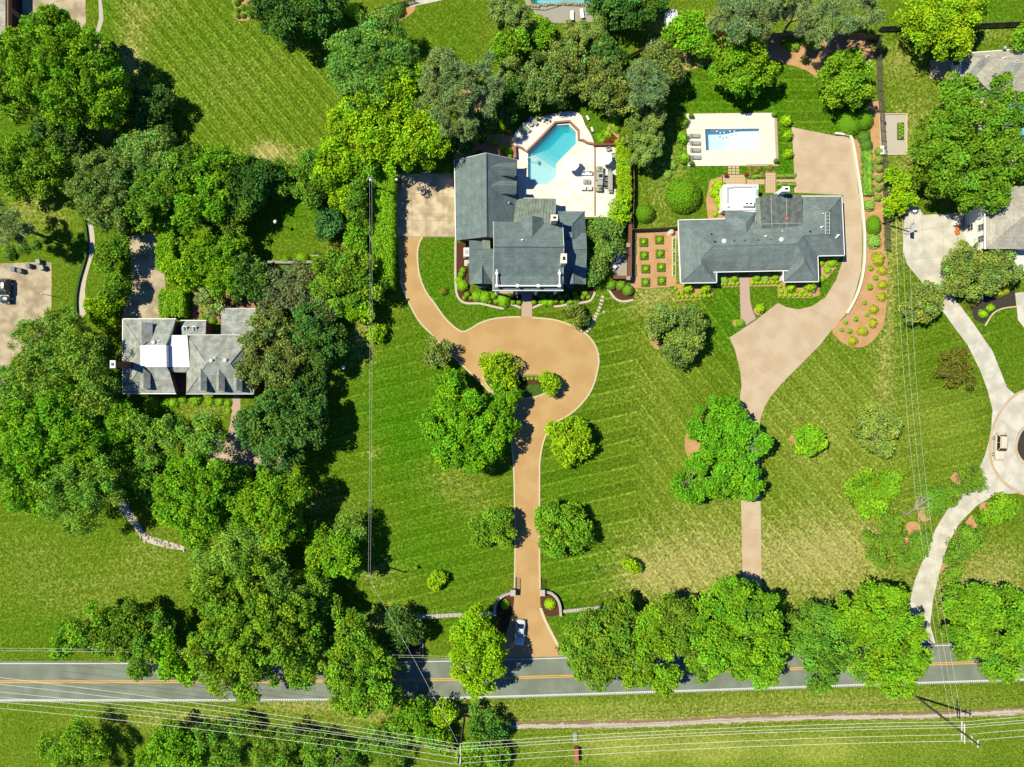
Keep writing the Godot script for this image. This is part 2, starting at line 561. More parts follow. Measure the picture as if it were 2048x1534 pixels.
# richer or yellower growth: x, y, rx, ry, toward lush (+) or yellow (-)
const TONE := [
	[880, 560, 50, 100, 0.9], [990, 620, 60, 40, 0.8], [1450, 620, 60, 60, 0.9], [1610, 590, 80, 50, 1.0], [1480, 190, 170, 80, 1.0], [1420, 340, 120, 50, 0.9], [1570, 330, 20, 80, 1.0],
	[830, 890, 90, 110, 1.0], [780, 760, 90, 100, 0.6], [1150, 960, 70, 200, 0.35], [960, 1130, 60, 70, 0.5], [800, 1120, 120, 90, 0.5], [1180, 1130, 90, 70, 0.6], [1200, 700, 60, 90, 0.35], [1110, 990, 60, 80, 0.4], [740, 640, 20, 60, -0.8], [880, 1060, 70, 60, 0.4],
	[560, 420, 120, 60, 0.8], [1450, 700, 30, 120, 0.5], [1960, 20, 90, 40, 0.8], [1870, 690, 80, 90, 0.4], [1880, 840, 90, 80, -0.2], [1500, 1500, 500, 40, -0.7], [1250, 1500, 60, 30, -1.2], [1640, 1500, 60, 25, -1.2], [1420, 1505, 60, 30, -1.0],
	[215, 60, 20, 120, 0.5], [160, 540, 20, 80, 0.4], [100, 1260, 140, 60, 0.4], [150, 1420, 200, 40, 0.1], [930, 1240, 60, 25, 0.9], [20, 250, 60, 80, 0.6], [1200, 262, 30, 40, 0.6],
	[440, 130, 240, 150, 0.25], [1380, 900, 120, 250, -0.3], [1650, 900, 130, 260, -0.45], [1700, 1420, 500, 40, -0.5], [1150, 1420, 200, 30, -0.4], [300, 1440, 300, 50, -0.3], [1870, 850, 90, 200, -0.3], [900, 70, 90, 80, 0.2], [1690, 230, 60, 60, 0.9], [1140, 1240, 40, 30, 0.8], [2000, 660, 40, 90, 0.5], [60, 900, 200, 200, 0.3], [560, 1000, 200, 250, 0.2], [1330, 1410, 300, 20, 0.1],
]

func field(list: Array, w: int, h: int, start: float) -> PackedFloat32Array:
	var f := PackedFloat32Array()
	f.resize(w * h)
	f.fill(start)
	for b in list:
		var x0 := int((b[0] - b[2] * 2.2) / 2048.0 * w)
		var x1 := int((b[0] + b[2] * 2.2) / 2048.0 * w)
		var y0 := int((b[1] - b[3] * 2.2) / 1534.0 * h)
		var y1 := int((b[1] + b[3] * 2.2) / 1534.0 * h)
		for y in range(maxi(0, y0), mini(h - 1, y1) + 1):
			for x in range(maxi(0, x0), mini(w - 1, x1) + 1):
				var dx: float = ((x + 0.5) / w * 2048.0 - b[0]) / b[2]
				var dy: float = ((y + 0.5) / h * 1534.0 - b[1]) / b[3]
				f[y * w + x] += b[4] * exp(-(dx * dx + dy * dy))
	return f

func upsized(f: PackedFloat32Array, w: int, h: int) -> PackedByteArray:
	var d := PackedByteArray()
	d.resize(w * h)
	for i in d.size():
		d[i] = clampi(int(f[i] * 80.0 + 127.5), 0, 255)
	var im := Image.create_from_data(w, h, false, Image.FORMAT_L8, d)
	im.resize(TW, TH, Image.INTERPOLATE_CUBIC)
	return im.get_data()

func noise_bytes(freq: float, octaves: int, sd: int) -> PackedByteArray:
	var f := FastNoiseLite.new()
	f.seed = sd
	f.frequency = freq
	f.fractal_octaves = octaves
	var im := f.get_image(TW, TH)
	im.convert(Image.FORMAT_L8)
	return im.get_data()

func lawn_texture() -> ImageTexture:
	var kx := TW / 2048.0
	var ky := TH / 1534.0
	var region := PackedByteArray()
	region.resize(TW * TH)
	for r in MOWN.size():
		var o: Array = MOWN[r][4]
		var c := o.size() / 2
		for y in TH:
			var yy := (y + 0.5) / ky
			var xs := []
			for i in c:
				var ax: float = o[i * 2]
				var ay: float = o[i * 2 + 1]
				var bx: float = o[((i + 1) % c) * 2]
				var by: float = o[((i + 1) % c) * 2 + 1]
				if (ay > yy) != (by > yy):
					xs.append(ax + (yy - ay) / (by - ay) * (bx - ax))
			if xs.size() < 2:
				continue
			xs.sort()
			for k in range(0, xs.size() - 1, 2):
				for x in range(maxi(0, int(xs[k] * kx)), mini(TW, int(xs[k + 1] * kx))):
					region[y * TW + x] = r + 1
	var dry := upsized(field(DRY, 320, 240, 0.05), 320, 240)
	var tone := upsized(field(TONE, 320, 240, 0.0), 320, 240)
	var fine := noise_bytes(0.30, 3, 11)
	var mid := noise_bytes(0.075, 4, 12)
	var big := noise_bytes(0.012, 4, 13)
	var clump := noise_bytes(0.17, 3, 14)
	var out := PackedByteArray()
	out.resize(TW * TH * 3)
	var sx := PackedFloat32Array([0.0])
	var sy := PackedFloat32Array([0.0])
	var ss := PackedFloat32Array([0.0])
	for m in MOWN:
		var d := Vector2(m[0], m[1]).normalized()
		sx.append(-d.y / m[2] / kx)
		sy.append(d.x / m[2] / ky)
		ss.append(m[3])
	var i := 0
	for y in TH:
		for x in TW:
			var f := fine[i] * 0.00392 - 0.5
			var mm := mid[i] * 0.00392 - 0.5
			var b := big[i] * 0.00392 - 0.5
			var cl := clump[i] * 0.00392 - 0.5
			var t := (tone[i] - 127.5) * 0.0125 + b * 0.55 + mm * 0.30
			var r0 := 67.0
			var g0 := 87.0
			var b0 := 15.0
			if t > 0.0:
				t = minf(t, 1.3)
				r0 -= 15.0 * t
				g0 -= 0.5 * t
				b0 -= 8.0 * t
			else:
				t = maxf(t, -1.3)
				r0 -= 28.0 * t
				g0 -= 21.0 * t
				b0 -= 22.0 * t
			var g := region[i]
			var e := f * 58.0 + cl * 30.0 + mm * 14.0
			if g > 0:
				var ph := x * sx[g] + y * sy[g] + b * 0.14 + mm * 0.03
				var q := ph - floorf(ph)
				var s := 0.0
				if q < 0.15:
					s = 17.0
				elif q < 0.6:
					s = -2.0 + 4.0 * (0.5 + cl)
				elif q < 0.68:
					s = 8.0
				if int(floorf(ph)) % 2 == 0:
					s -= 7.0
				e += s * ss[g] * (0.9 + mm * 0.7 + cl * 0.5)
			var d := (dry[i] - 127.5) * 0.0125
			d = d * 0.80 + (cl * 1.5 + f * 1.2 + mm * 1.0) * (0.11 + minf(d, 0.45)) - 0.05
			d = clampf(d, 0.0, 0.88)
			r0 += (126.0 - r0) * d + e * 0.92
			g0 += (120.0 - g0) * d + e
			b0 += (75.0 - b0) * d + e * 0.5
			out[i * 3] = clampi(int(r0), 0, 255)
			out[i * 3 + 1] = clampi(int(g0), 0, 255)
			out[i * 3 + 2] = clampi(int(b0), 0, 255)
			i += 1
	return ImageTexture.create_from_image(Image.create_from_data(TW, TH, false, Image.FORMAT_RGB8, out))

func in_hole(x: float, z: float) -> bool:
	for h in holes:
		if Geometry2D.is_point_in_polygon(Vector2(x, z), h):
			return true
	return false

func make_ground() -> void:
	var mb := MB.new()
	var xs := [-420.0, -200.0, -110.0]
	for i in range(-100, 101, 2):
		xs.append(float(i))
	xs.append_array([110.0, 200.0, 420.0])
	var zs := [-400.0, -200.0, -90.0]
	for i in range(-80, 81, 2):
		zs.append(float(i))
	zs.append_array([90.0, 200.0, 400.0])
	var w := 2048.0 * S
	var h := 1534.0 * S
	for a in xs.size() - 1:
		for c in zs.size() - 1:
			var x0: float = xs[a]
			var x1: float = xs[a + 1]
			var z0: float = zs[c]
			var z1: float = zs[c + 1]
			if in_hole(x0, z0) and in_hole(x1, z0) and in_hole(x0, z1) and in_hole(x1, z1):
				continue
			var q := [Vector3(x0, 0, z1), Vector3(x1, 0, z1), Vector3(x1, 0, z0), Vector3(x0, 0, z0)]
			var u := []
			for k in q:
				u.append(Vector2(k.x / w + 0.5, k.z / h + 0.5))
			mb.tri(q[0], q[1], q[2], u[0], u[1], u[2])
			mb.tri(q[0], q[2], q[3], u[0], u[2], u[3])
	var m := StandardMaterial3D.new()
	m.resource_name = "lawn"
	m.albedo_texture = lawn_texture()
	m.roughness = 1.0
	m.metallic_specular = 0.15
	m.heightmap_enabled = false
	structure("ground", mb, m)

# a sheet on the ground
func sheet(called: String, px: Array, y: float, m: Material, round_it := 0) -> MeshInstance3D:
	var mb := MB.new()
	var p := gp(px)
	if round_it:
		p = smooth(p, true, round_it)
	mb.sheet(p, y)
	return structure(called, mb, m)

func band(called: String, px: Array, w: float, y0: float, y1: float, m: Material, steps := 4, closed := false, parent: Node = null) -> MeshInstance3D:
	var mb := MB.new()
	var p := gp(px)
	if steps > 1:
		p = smooth(p, closed, steps)
	ribbon(mb, p, w, y0, y1, closed)
	var o := put(called, mb, m, parent)
	if parent == null:
		o.set_meta("kind", "structure")
	return o

const ROADLINE := [-160, 1364, 0, 1363.5, 250, 1363.5, 500, 1363, 800, 1360.5, 1024, 1355.5, 1280, 1347.5, 1536, 1339, 1800, 1330, 2048, 1322, 2220, 1316]

func offset_line(px: Array, off: float) -> Array:
	var r := []
	for i in range(0, px.size(), 2):
		r.append(px[i])
		r.append(px[i + 1] + off)
	return r

func slab_grid(parent: Node, xs: Array, ys: Array, y0: float, y1: float, m: Material, called := "slab") -> void:
	for i in xs.size() - 1:
		for j in ys.size() - 1:
			var a := P(xs[i], ys[j])
			var b := P(xs[i + 1], ys[j + 1])
			var mb := MB.new()
			mb.cbox(Vector3((a.x + b.x) / 2, (y0 + y1) / 2, (a.z + b.z) / 2), Vector3(b.x - a.x - 0.05, y1 - y0, b.z - a.z - 0.05), 0.012)
			put(called, mb, m, parent)

func make_paving() -> void:
	# road
	var road := band("road", ROADLINE, 82 * S, 0.0, 0.02, M.asphalt, 4)
	for k in [[-36.5, "edge_line"], [36.0, "edge_line"]]:
		band(k[1], offset_line(ROADLINE, k[0]), 0.16, 0.02, 0.026, M.white_line, 4, false, road)
	for k in [-1.9, 1.6]:
		band("centre_line", offset_line(ROADLINE, k), 0.16, 0.02, 0.026, M.yellow_line, 4, false, road)
	# rumble bumps beside the southern edge line
	var rumble := MB.new()
	var line := smooth(gp(offset_line(ROADLINE, 37.6)), false, 60)
	for i in line.size():
		if absf(line[i].x) < 98.0:
			rumble.box(Vector3(line[i].x, 0.028, line[i].y), Vector3(0.22, 0.012, 0.3))
	put("rumble_strip", rumble, M.white_line, road).set_meta("kind", "stuff")
	# gravel ditch south of the road
	rng.seed = 41
	var up := []
	var low := []
	var dirt_up := []
	var xx := 1000.0
	while xx < 2160.0:
		var yy := 1456.0 - (xx - 1000.0) * 0.030 + sin(xx * 0.011) * 2.0
		up.append_array([xx, yy - rnd(2.0, 5.5)])
		low.append_array([xx, yy + rnd(2.0, 5.0)])
		dirt_up.append_array([xx, yy - rnd(7.0, 12.0)])
		xx += rnd(9.0, 18.0)
	var ring := up.duplicate()
	var ring2 := dirt_up.duplicate()
	for i in range(low.size() - 2, -1, -2):
		ring.append_array([low[i], low[i + 1]])
		ring2.append_array([low[i], low[i + 1] + 1.5])
	sheet("dirt_margin", ring2, 0.006, M.dirt)
	var ditch := sheet("gravel_ditch", ring, 0.012, M.gravel)
	var peb := MB.new()
	for i in 1600:
		var k := rng.randi() % (up.size() / 2 - 1)
		var c := P(lerpf(up[k * 2], up[k * 2 + 2], rng.randf()), lerpf(up[k * 2 + 1], low[k * 2 + 1], rnd(-0.15, 1.15)))
		var q := rnd(0.06, 0.16)
		peb.lathe(c, [Vector2(q, 0.0), Vector2(q * 0.8, q * 0.6), Vector2(0.001, q * 0.8)], 5, Vector3(rnd(0.7, 1.4), 1, rnd(0.7, 1.2)))
	put("pebbles", peb, M.pale_stone, ditch).set_meta("kind", "stuff")
	# main driveway
	var drive := sheet("main_driveway", [795, 473.5, 797, 520, 800, 560, 812, 593, 838, 642, 866, 671, 900, 706, 940, 745, 985, 790, 1010, 830, 1022, 880, 1027, 930, 1029, 1000, 1030, 1100, 1029, 1180, 1026, 1225, 1012, 1270, 994, 1300, 978, 1317, 1130, 1312, 1117, 1292, 1104, 1268, 1090, 1240, 1081, 1215, 1080, 1180, 1079, 1100, 1079, 960, 1080, 920, 1088, 880, 1105, 850, 1140, 828, 1165, 805, 1185, 775, 1196, 735, 1197, 715, 1190, 690, 1172, 668, 1145, 652, 1110, 640, 1075, 635, 1020, 634, 985, 638, 960, 646, 940, 658, 925, 663, 910, 655, 890, 636, 870, 608, 850, 580, 838, 545, 835, 510, 838, 488, 845, 473.5], 0.024, M.aggregate)
	band("kerb", [845, 474, 838, 488, 835, 510, 838, 545, 850, 580, 870, 608, 890, 636, 910, 655, 925, 663, 940, 658, 960, 646, 985, 638, 1020, 634, 1042, 634], 0.26, 0.0, 0.07, M.kerb, 5, false, drive)
	band("kerb", [1064, 635, 1110, 640, 1145, 652, 1172, 668, 1190, 690, 1197, 715, 1196, 735, 1185, 775, 1165, 805, 1140, 828, 1105, 850, 1088, 880, 1080, 920, 1079, 960, 1079, 1100, 1080, 1180], 0.26, 0.0, 0.07, M.kerb, 5, false, drive)
	band("kerb", [800, 560, 812, 593, 838, 642, 866, 671, 900, 706, 940, 745, 985, 790, 1010, 830, 1022, 880, 1027, 930, 1029, 1000, 1030, 1100, 1029, 1180], 0.26, 0.0, 0.07, M.kerb, 5, false, drive)
	band("kerb", [1081, 1216, 1090, 1240, 1104, 1268, 1117, 1292], 0.5, 0.0, 0.07, M.kerb, 5, false, drive)
	sheet("gate_bed", [1081, 1192, 1088, 1188, 1102, 1190, 1113, 1200, 1119, 1218, 1120, 1228, 1108, 1232, 1094, 1232, 1085, 1220, 1081, 1205], 0.03, M.mulch, 3)
	sheet("gate_bed", [1028, 1192, 1020, 1188, 1006, 1192, 996, 1202, 990, 1218, 991, 1226, 1006, 1240, 1018, 1236, 1026, 1218], 0.03, M.mulch, 3)
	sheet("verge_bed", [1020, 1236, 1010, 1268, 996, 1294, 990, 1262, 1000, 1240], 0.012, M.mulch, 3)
	# island in the turning circle
	sheet("island_lawn", [968, 748, 1000, 742, 1050, 749, 1096, 750, 1106, 764, 1098, 780, 1076, 792, 1046, 797, 1010, 797, 985, 782, 970, 764], 0.04, M.lawn_patch, 3)
	band("island_kerb", [968, 748, 1000, 742, 1050, 749, 1096, 750, 1106, 764, 1098, 780, 1076, 792, 1046, 797, 1010, 797, 985, 782, 970, 764], 0.24, 0.0, 0.09, M.kerb, 4, true)
	sheet("island_bed", [1030, 753, 1100, 753, 1092, 768, 1040, 770, 1028, 764], 0.05, M.mulch)
	band("island_edging", [1028, 751.5, 1050, 750.5, 1076, 750.5, 1098, 751.5], 0.4, 0.0, 0.22, M.brick, 3)
	# parking pad of jointed slabs
	var pad := sheet("parking_pad", [790, 347, 911, 347, 911, 474, 794, 474], 0.012, M.stone)
	slab_grid(pad, [791, 824, 854, 887, 910.5], [348, 388, 428, 441, 473], 0.0, 0.05, M.pad_concrete)
	# ranch driveway
	var d2 := sheet("ranch_driveway", [1583, 254, 1616, 261, 1648, 267, 1700, 278, 1708, 310, 1716, 380, 1723, 430, 1724, 500, 1722, 540, 1712, 580, 1695, 625, 1663, 660, 1640, 690, 1600, 730, 1565, 765, 1540, 795, 1528, 815, 1520, 840, 1518, 880, 1520, 960, 1522, 1050, 1523, 1150, 1525, 1230, 1545, 1300, 1470, 1303, 1485, 1230, 1485, 1150, 1482, 1000, 1480, 930, 1479, 800, 1483, 770, 1480, 740, 1470, 700, 1459, 675, 1482, 660, 1512, 640, 1545, 614, 1556, 606, 1572, 614, 1596, 619, 1625, 612, 1650, 595, 1672, 560, 1684, 525, 1688, 505, 1686, 390, 1590, 385, 1586, 300], 0.02, M.beige_concrete)
	slab_grid(d2, [1588, 1622, 1659, 1697], [272, 300, 332, 362, 386], 0.0, 0.045, M.beige_concrete)
	slab_grid(d2, [1690, 1719], [389, 420, 450, 480, 508], 0.0, 0.045, M.beige_concrete)
	var jt := MB.new()
	for k in [1000, 1030, 1060, 1090, 1120, 1150, 840, 800]:
		ribbon(jt, gp([1480, k, 1522, k]), 0.05, 0.0, 0.026, false)
	for k in [[1500, 650, 1560, 730], [1540, 620, 1610, 700], [1470, 705, 1560, 765], [1580, 625, 1640, 685], [1480, 745, 1545, 790], [1620, 618, 1675, 650]]:
		ribbon(jt, gp(k), 0.05, 0.0, 0.026, false)
	put("joint_lines", jt, M.tan_concrete, d2).set_meta("kind", "stuff")
	# eastern driveway with turning circle
	var d3 := sheet("east_driveway", [1806, 470, 1808, 436, 1818, 412, 1836, 410, 1846, 430, 1930, 425, 1960, 440, 1960, 525, 1893, 530, 1892, 556, 1910, 598, 1948, 648, 1968, 678, 1985, 702, 1998, 735, 2014, 775, 2030, 789, 2048, 782, 2085, 775, 2130, 780, 2130, 1000, 2085, 1000, 2048, 985, 1990, 990, 1955, 1010, 1920, 1045, 1895, 1090, 1880, 1140, 1866, 1200, 1860, 1250, 1872, 1290, 1800, 1292, 1818, 1250, 1820, 1200, 1830, 1160, 1850, 1110, 1870, 1060, 1900, 1010, 1935, 975, 1955, 945, 1970, 910, 1981, 870, 1985, 820, 1975, 780, 1960, 740, 1935, 690, 1905, 650, 1870, 600, 1840, 560, 1815, 530, 1806, 502], 0.016, M.grey_concrete)
	band("border_band", [2075, 775, 2048, 782, 2022, 797, 1995, 833, 1982, 872, 1981, 915, 1992, 945, 2016, 972, 2048, 988, 2078, 994], 0.5, 0.0, 0.022, M.beige_concrete, 5, false, d3)
	band("border_band", [2066, 846, 2044, 858, 2034, 878, 2032, 900, 2042, 922, 2064, 934], 0.45, 0.0, 0.022, M.beige_concrete, 5, false, d3)
	sheet("circle_bed", [2068, 849, 2046, 861, 2037, 880, 2035, 900, 2045, 919, 2066, 931, 2110, 930, 2110, 850], 0.03, M.dark_soil, 3)
	var j3 := MB.new()
	for k in [[1808, 466, 1892, 452], [1810, 520, 1892, 512], [1884, 430, 1888, 530], [1836, 560, 1892, 535], [1872, 602, 1912, 580], [1905, 650, 1945, 622], [1936, 692, 1975, 668], [1960, 742, 1998, 722], [1976, 785, 2018, 768], [1955, 950, 1992, 945], [1932, 978, 1960, 1006], [1898, 1012, 1920, 1044], [1869, 1062, 1898, 1080], [1849, 1112, 1884, 1122], [1830, 1162, 1873, 1168], [1985, 830, 2040, 868], [1985, 920, 2038, 908], [2012, 968, 2044, 925], [1843, 430, 1848, 510]]:
		ribbon(j3, gp(k), 0.05, 0.0, 0.021, false)
	put("joint_lines", j3, M.tan_concrete, d3).set_meta("kind", "stuff")
	sheet("garden_walk", [2030, 586, 2060, 583, 2070, 665, 2052, 660, 2036, 640], 0.014, M.grey_concrete)
	sheet("dark_bed", [1925, 580, 1950, 572, 2000, 560, 2030, 570, 2032, 612, 2005, 615, 1985, 625, 1968, 648, 1950, 640], 0.01, M.dark_soil)
	band("bed_edging", [1970, 652, 1985, 628, 2005, 617, 2034, 613], 0.22, 0.0, 0.1, M.kerb, 4)
	# western house: drives and walks
	var d4 := sheet("west_driveway", [258, 470, 325, 466, 330, 560, 336, 642, 242, 642, 250, 612, 265, 580, 262, 520], 0.014, M.tan_concrete)
	var j4 := MB.new()
	ribbon(j4, gp([300, 470, 297, 640]), 0.08, 0.0, 0.02, false)
	for k in [500, 545, 612]:
		ribbon(j4, gp([262, k, 330, k]), 0.06, 0.0, 0.02, false)
	put("joint_lines", j4, M.stone, d4).set_meta("kind", "stuff")
	sheet("west_court", [430, 880, 500, 870, 576, 925, 574, 941, 520, 942, 450, 945, 420, 930], 0.014, M.tan_concrete, 2)
	sheet("brick_walk", [466, 786, 481, 786, 480, 850, 470, 875, 455, 875, 462, 840], 0.012, M.pink_paver)
	sheet("rear_patio", [385, 575, 512, 575, 512, 640, 385, 645], 0.012, M.brick)
	sheet("far_west_driveway", [-60, 528, 103, 524, 103, 655, 88, 668, 60, 690, 25, 718, 12, 760, 0, 800, -60, 820], 0.014, M.tan_concrete)
	sheet("corner_driveway", [40, -40, 170, -40, 172, 45, 150, 75, 100, 90, 45, 80], 0.014, M.tan_concrete)
	sheet("side_path", [820, 14, 905, -4, 905, -14, 880, -8, 816, 4], 0.012, M.grey_concrete)
	# stony creek
	sheet("creek_bed", [178, 436, 186, 450, 190, 490, 184, 518, 176, 545, 170, 580, 172, 628, 157, 630, 155, 600, 160, 565, 170, 530, 178, 500, 176, 470, 172, 440], 0.01, M.pale_stone, 2)
	sheet("creek_bed", [222, 985, 240, 1000, 262, 1020, 280, 1050, 292, 1068, 320, 1078, 366, 1092, 366, 1100, 325, 1094, 290, 1082, 272, 1062, 250, 1030, 225, 1000], 0.01, M.pale_stone, 2)
	band("creek_bank", [170, 440, 174, 470, 175.5, 500, 168, 530, 158, 565, 153, 600, 154.5, 630], 0.5, 0.0, 0.4, M.lawn_patch, 4)
	sheet("creek_bed", [203, 0, 207, 40, 200, 62, 206, 90, 213, 110, 205, 112, 197, 92, 192, 62, 198, 38, 197, 0], 0.01, M.gravel, 2)
	# walks
	sheet("front_walk", [1043, 588, 1064, 588, 1064, 634.5, 1043, 634], 0.03, M.pink_paver)
	sheet("ranch_front_walk", [1479, 553, 1498, 553, 1500, 600, 1506, 625, 1512, 637, 1484, 655, 1481, 630], 0.03, M.pink_paver)
	sheet("pine_straw_bed", [1730, 503, 1771, 503, 1774, 560, 1772, 620, 1762, 660, 1735, 690, 1705, 694, 1678, 680, 1664, 657, 1692, 632, 1716, 586, 1727, 545], 0.008, M.pine_straw, 3)
	sheet("pine_straw_bed", [1702, 278, 1742, 282, 1738, 205, 1762, 200, 1768, 500, 1730, 503, 1727, 440, 1720, 380, 1710, 320], 0.007, M.pine_straw)
	sheet("pine_straw_bed", [1354, 80, 1400, 70, 1600, 68, 1735, 80, 1742, 130, 1660, 135, 1640, 158, 1612, 140, 1560, 125, 1480, 110, 1420, 130, 1370, 140, 1354, 138], 0.007, M.pine_straw, 2)
	sheet("pine_straw_bed", [1205, 205, 1216, 225, 1218, 250, 1208, 265, 1225, 285, 1236, 292, 1240, 240, 1250, 225, 1235, 212], 0.007, M.pine_straw, 2)
	sheet("pine_straw_bed", [922, 285, 960, 270, 1028, 272, 1034, 310, 1000, 330, 960, 300, 930, 322, 905, 330], 0.007, M.pine_straw, 2)
	sheet("pine_straw_bed", [920, 180, 980, 175, 990, 220, 975, 235, 940, 215], 0.007, M.pine_straw, 3)
	sheet("garden_gravel", [1262, 462, 1355, 458, 1352, 572, 1290, 578, 1262, 575], 0.009, M.pine_straw)
	sheet("east_gravel_pad", [1759, 229, 1812, 229, 1811, 308, 1764, 309], 0.03, M.gravel)
	var ed := band("pad_edging", [1758.5, 228.5, 1812.5, 228.5, 1811.8, 309, 1763, 310], 0.3, 0.0, 0.2, M.kerb, 1, true)
	sheet("front_bed", [912, 485, 935, 485, 940, 585, 965, 592, 1043, 590, 1043, 614, 1020, 608, 1008, 616, 985, 612, 960, 606, 930, 604, 916, 592, 912, 560], 0.014, M.mulch)
	sheet("front_bed", [1064, 588, 1160, 582, 1185, 575, 1190, 583, 1182, 600, 1166, 604, 1140, 607, 1112, 612, 1090, 606, 1064, 614], 0.014, M.mulch)
	band("bed_stone_edging", [911, 482, 911, 560, 915, 592, 930, 606, 960, 607, 985, 613, 1005, 617, 1008, 614, 1022, 609, 1042, 616], 0.4, 0.0, 0.16, M.pale_stone, 3)
	band("bed_stone_edging", [1065, 616, 1090, 607, 1112, 613, 1140, 608, 1166, 605, 1182, 600, 1190, 584], 0.4, 0.0, 0.16, M.pale_stone, 3)
	sheet("front_bed", [1217, 580, 1240, 560, 1268, 575, 1266, 598, 1250, 602, 1232, 597], 0.014, M.mulch, 2)
	band("bed_stone_edging", [1216, 578, 1230, 597, 1246, 603, 1266, 600], 0.4, 0.0, 0.16, M.pale_stone, 3)
	sheet("house_bed", [1351, 568, 1425, 568, 1425, 592, 1400, 598, 1354, 602], 0.012, M.pine_straw)
	sheet("house_bed", [1433, 545, 1479, 545, 1479, 573, 1440, 575, 1433, 572], 0.012, M.pine_straw)
	sheet("house_bed", [1498, 545, 1567, 545, 1560, 572, 1499, 573], 0.012, M.pine_straw)
	sheet("house_bed", [1555, 564, 1637, 564, 1640, 590, 1622, 596, 1556, 596], 0.012, M.pine_straw)
	sheet("house_bed", [1637, 511, 1680, 511, 1672, 535, 1655, 555, 1637, 566], 0.012, M.pine_straw)
	sheet("house_bed", [1420, 360, 1446, 352, 1446, 438, 1416, 438, 1412, 400], 0.012, M.pine_straw)
	sheet("tree_ring", [1296, 668, 1306, 664, 1318, 682, 1330, 697, 1318, 700, 1304, 690], 0.01, M.pine_straw, 3)
	sheet("tree_ring", [1372, 870, 1390, 864, 1400, 880, 1396, 905, 1382, 925, 1376, 915, 1370, 895], 0.01, M.pine_straw, 3)
	for k in [[1588, 876, 10], [1915, 955, 13], [1890, 977, 12], [1850, 1030, 14], [1826, 1056, 14], [1780, 1083, 13], [1808, 1085, 13], [1945, 1045, 13], [1918, 1068, 10], [1890, 1137, 15], [1970, 1015, 12], [1517, 622, 10], [1473, 646, 8]]:
		var a := []
		for t in 12:
			a.append(k[0] + cos(t * TAU / 12) * k[2] * rnd(0.8, 1.1))
			a.append(k[1] + sin(t * TAU / 12) * k[2] * rnd(0.8, 1.1))
		sheet("tree_ring", a, 0.01, M.pine_straw, 2)

# ---------------------------------------------------------------- foliage
var sprays := {}

# one spray of leaves about a metre across: count, leaf length, leaf width ratio, radius, flatness, how much leaves face up
func spray(key: String, count: int, size: float, ratio: float, radius: float, flat: float, up: float, needle := false) -> void:
	var v := PackedVector3Array()
	var n := PackedVector3Array()
	var ix := PackedInt32Array()
	for i in count:
		var d := Vector3(rnd(-1, 1), rnd(-1, 1), rnd(-1, 1))
		while d.length() > 1.0 or d.length() < 0.05:
			d = Vector3(rnd(-1, 1), rnd(-1, 1), rnd(-1, 1))
		var c := d.normalized() * pow(d.length(), 0.6) * radius
		c.y *= flat
		var nn := (Vector3(rnd(-1, 1), rnd(-1, 1), rnd(-1, 1)) + Vector3.UP * up + d * 0.6).normalized()
		var ax := nn.cross(Vector3(rnd(-1, 1), rnd(-0.3, 0.3), rnd(-1, 1))).normalized()
		if needle:
			ax = (d.normalized() + Vector3(0, 0.35, 0)).normalized()
			nn = ax.cross(Vector3(rnd(-1, 1), rnd(-1, 1), rnd(-1, 1))).normalized()
		var ay := nn.cross(ax).normalized()
		var l := size * rnd(0.7, 1.3)
		var w := l * ratio
		var k := v.size()
		var bend := nn * l * 0.12
		v.append(c - ax * l * 0.5 - bend)
		v.append(c + ay * w * 0.5)
		v.append(c + ax * l * 0.5 - bend)
		v.append(c - ay * w * 0.5)
		for t in [[0, 2, 1], [0, 3, 2]]:
			ix.append(k + t[0]); ix.append(k + t[2]); ix.append(k + t[1])
		var n1 := (nn + d * 0.15).normalized()
		for t in 4:
			n.append(n1)
	var a := []
	a.resize(Mesh.ARRAY_MAX)
	a[Mesh.ARRAY_VERTEX] = v
	a[Mesh.ARRAY_NORMAL] = n
	a[Mesh.ARRAY_INDEX] = ix
	var m := ArrayMesh.new()
	m.add_surface_from_arrays(Mesh.PRIMITIVE_TRIANGLES, a)
	sprays[key] = m

# kind -> [spray, leaf material, clump radius m, clumps per square metre, sprays per clump, spread of tint]
const KINDS := {
	"maple": ["broad", "leaf_bright", 0.95, 0.62, 6, 0.27],
	"fresh": ["broad", "leaf_fresh", 0.9, 0.66, 6, 0.29],
	"mid": ["broad", "leaf_mid", 0.9, 0.66, 6, 0.33],
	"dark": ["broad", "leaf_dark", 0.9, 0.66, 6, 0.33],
	"light": ["loose", "leaf_light", 0.9, 0.62, 6, 0.31],
	"magnolia": ["waxy", "leaf_olive", 0.75, 0.80, 7, 0.30],
	"pine": ["needles", "leaf_pine", 0.9, 0.42, 6, 0.2],
	"sparse": ["loose", "leaf_fresh", 0.8, 0.36, 6, 0.22],
	"open": ["loose", "leaf_light", 0.75, 0.34, 6, 0.22],
	"bronze": ["loose", "leaf_bronze", 0.6, 0.6, 6, 0.2],
	"greyleaf": ["loose", "leaf_grey", 0.8, 0.7, 7, 0.2],
	"lime": ["broad", "leaf_lime", 0.8, 0.72, 6, 0.25],
	"golden": ["loose", "leaf_yellow", 0.6, 1.2, 7, 0.2],
	"brush": ["loose", "leaf_mid", 0.7, 0.55, 6, 0.3],
	"conifer": ["tuft", "leaf_olive", 0.6, 1.2, 8, 0.2],
	"hedge": ["tuft", "leaf_fresh", 0.5, 1.4, 8, 0.16],
}

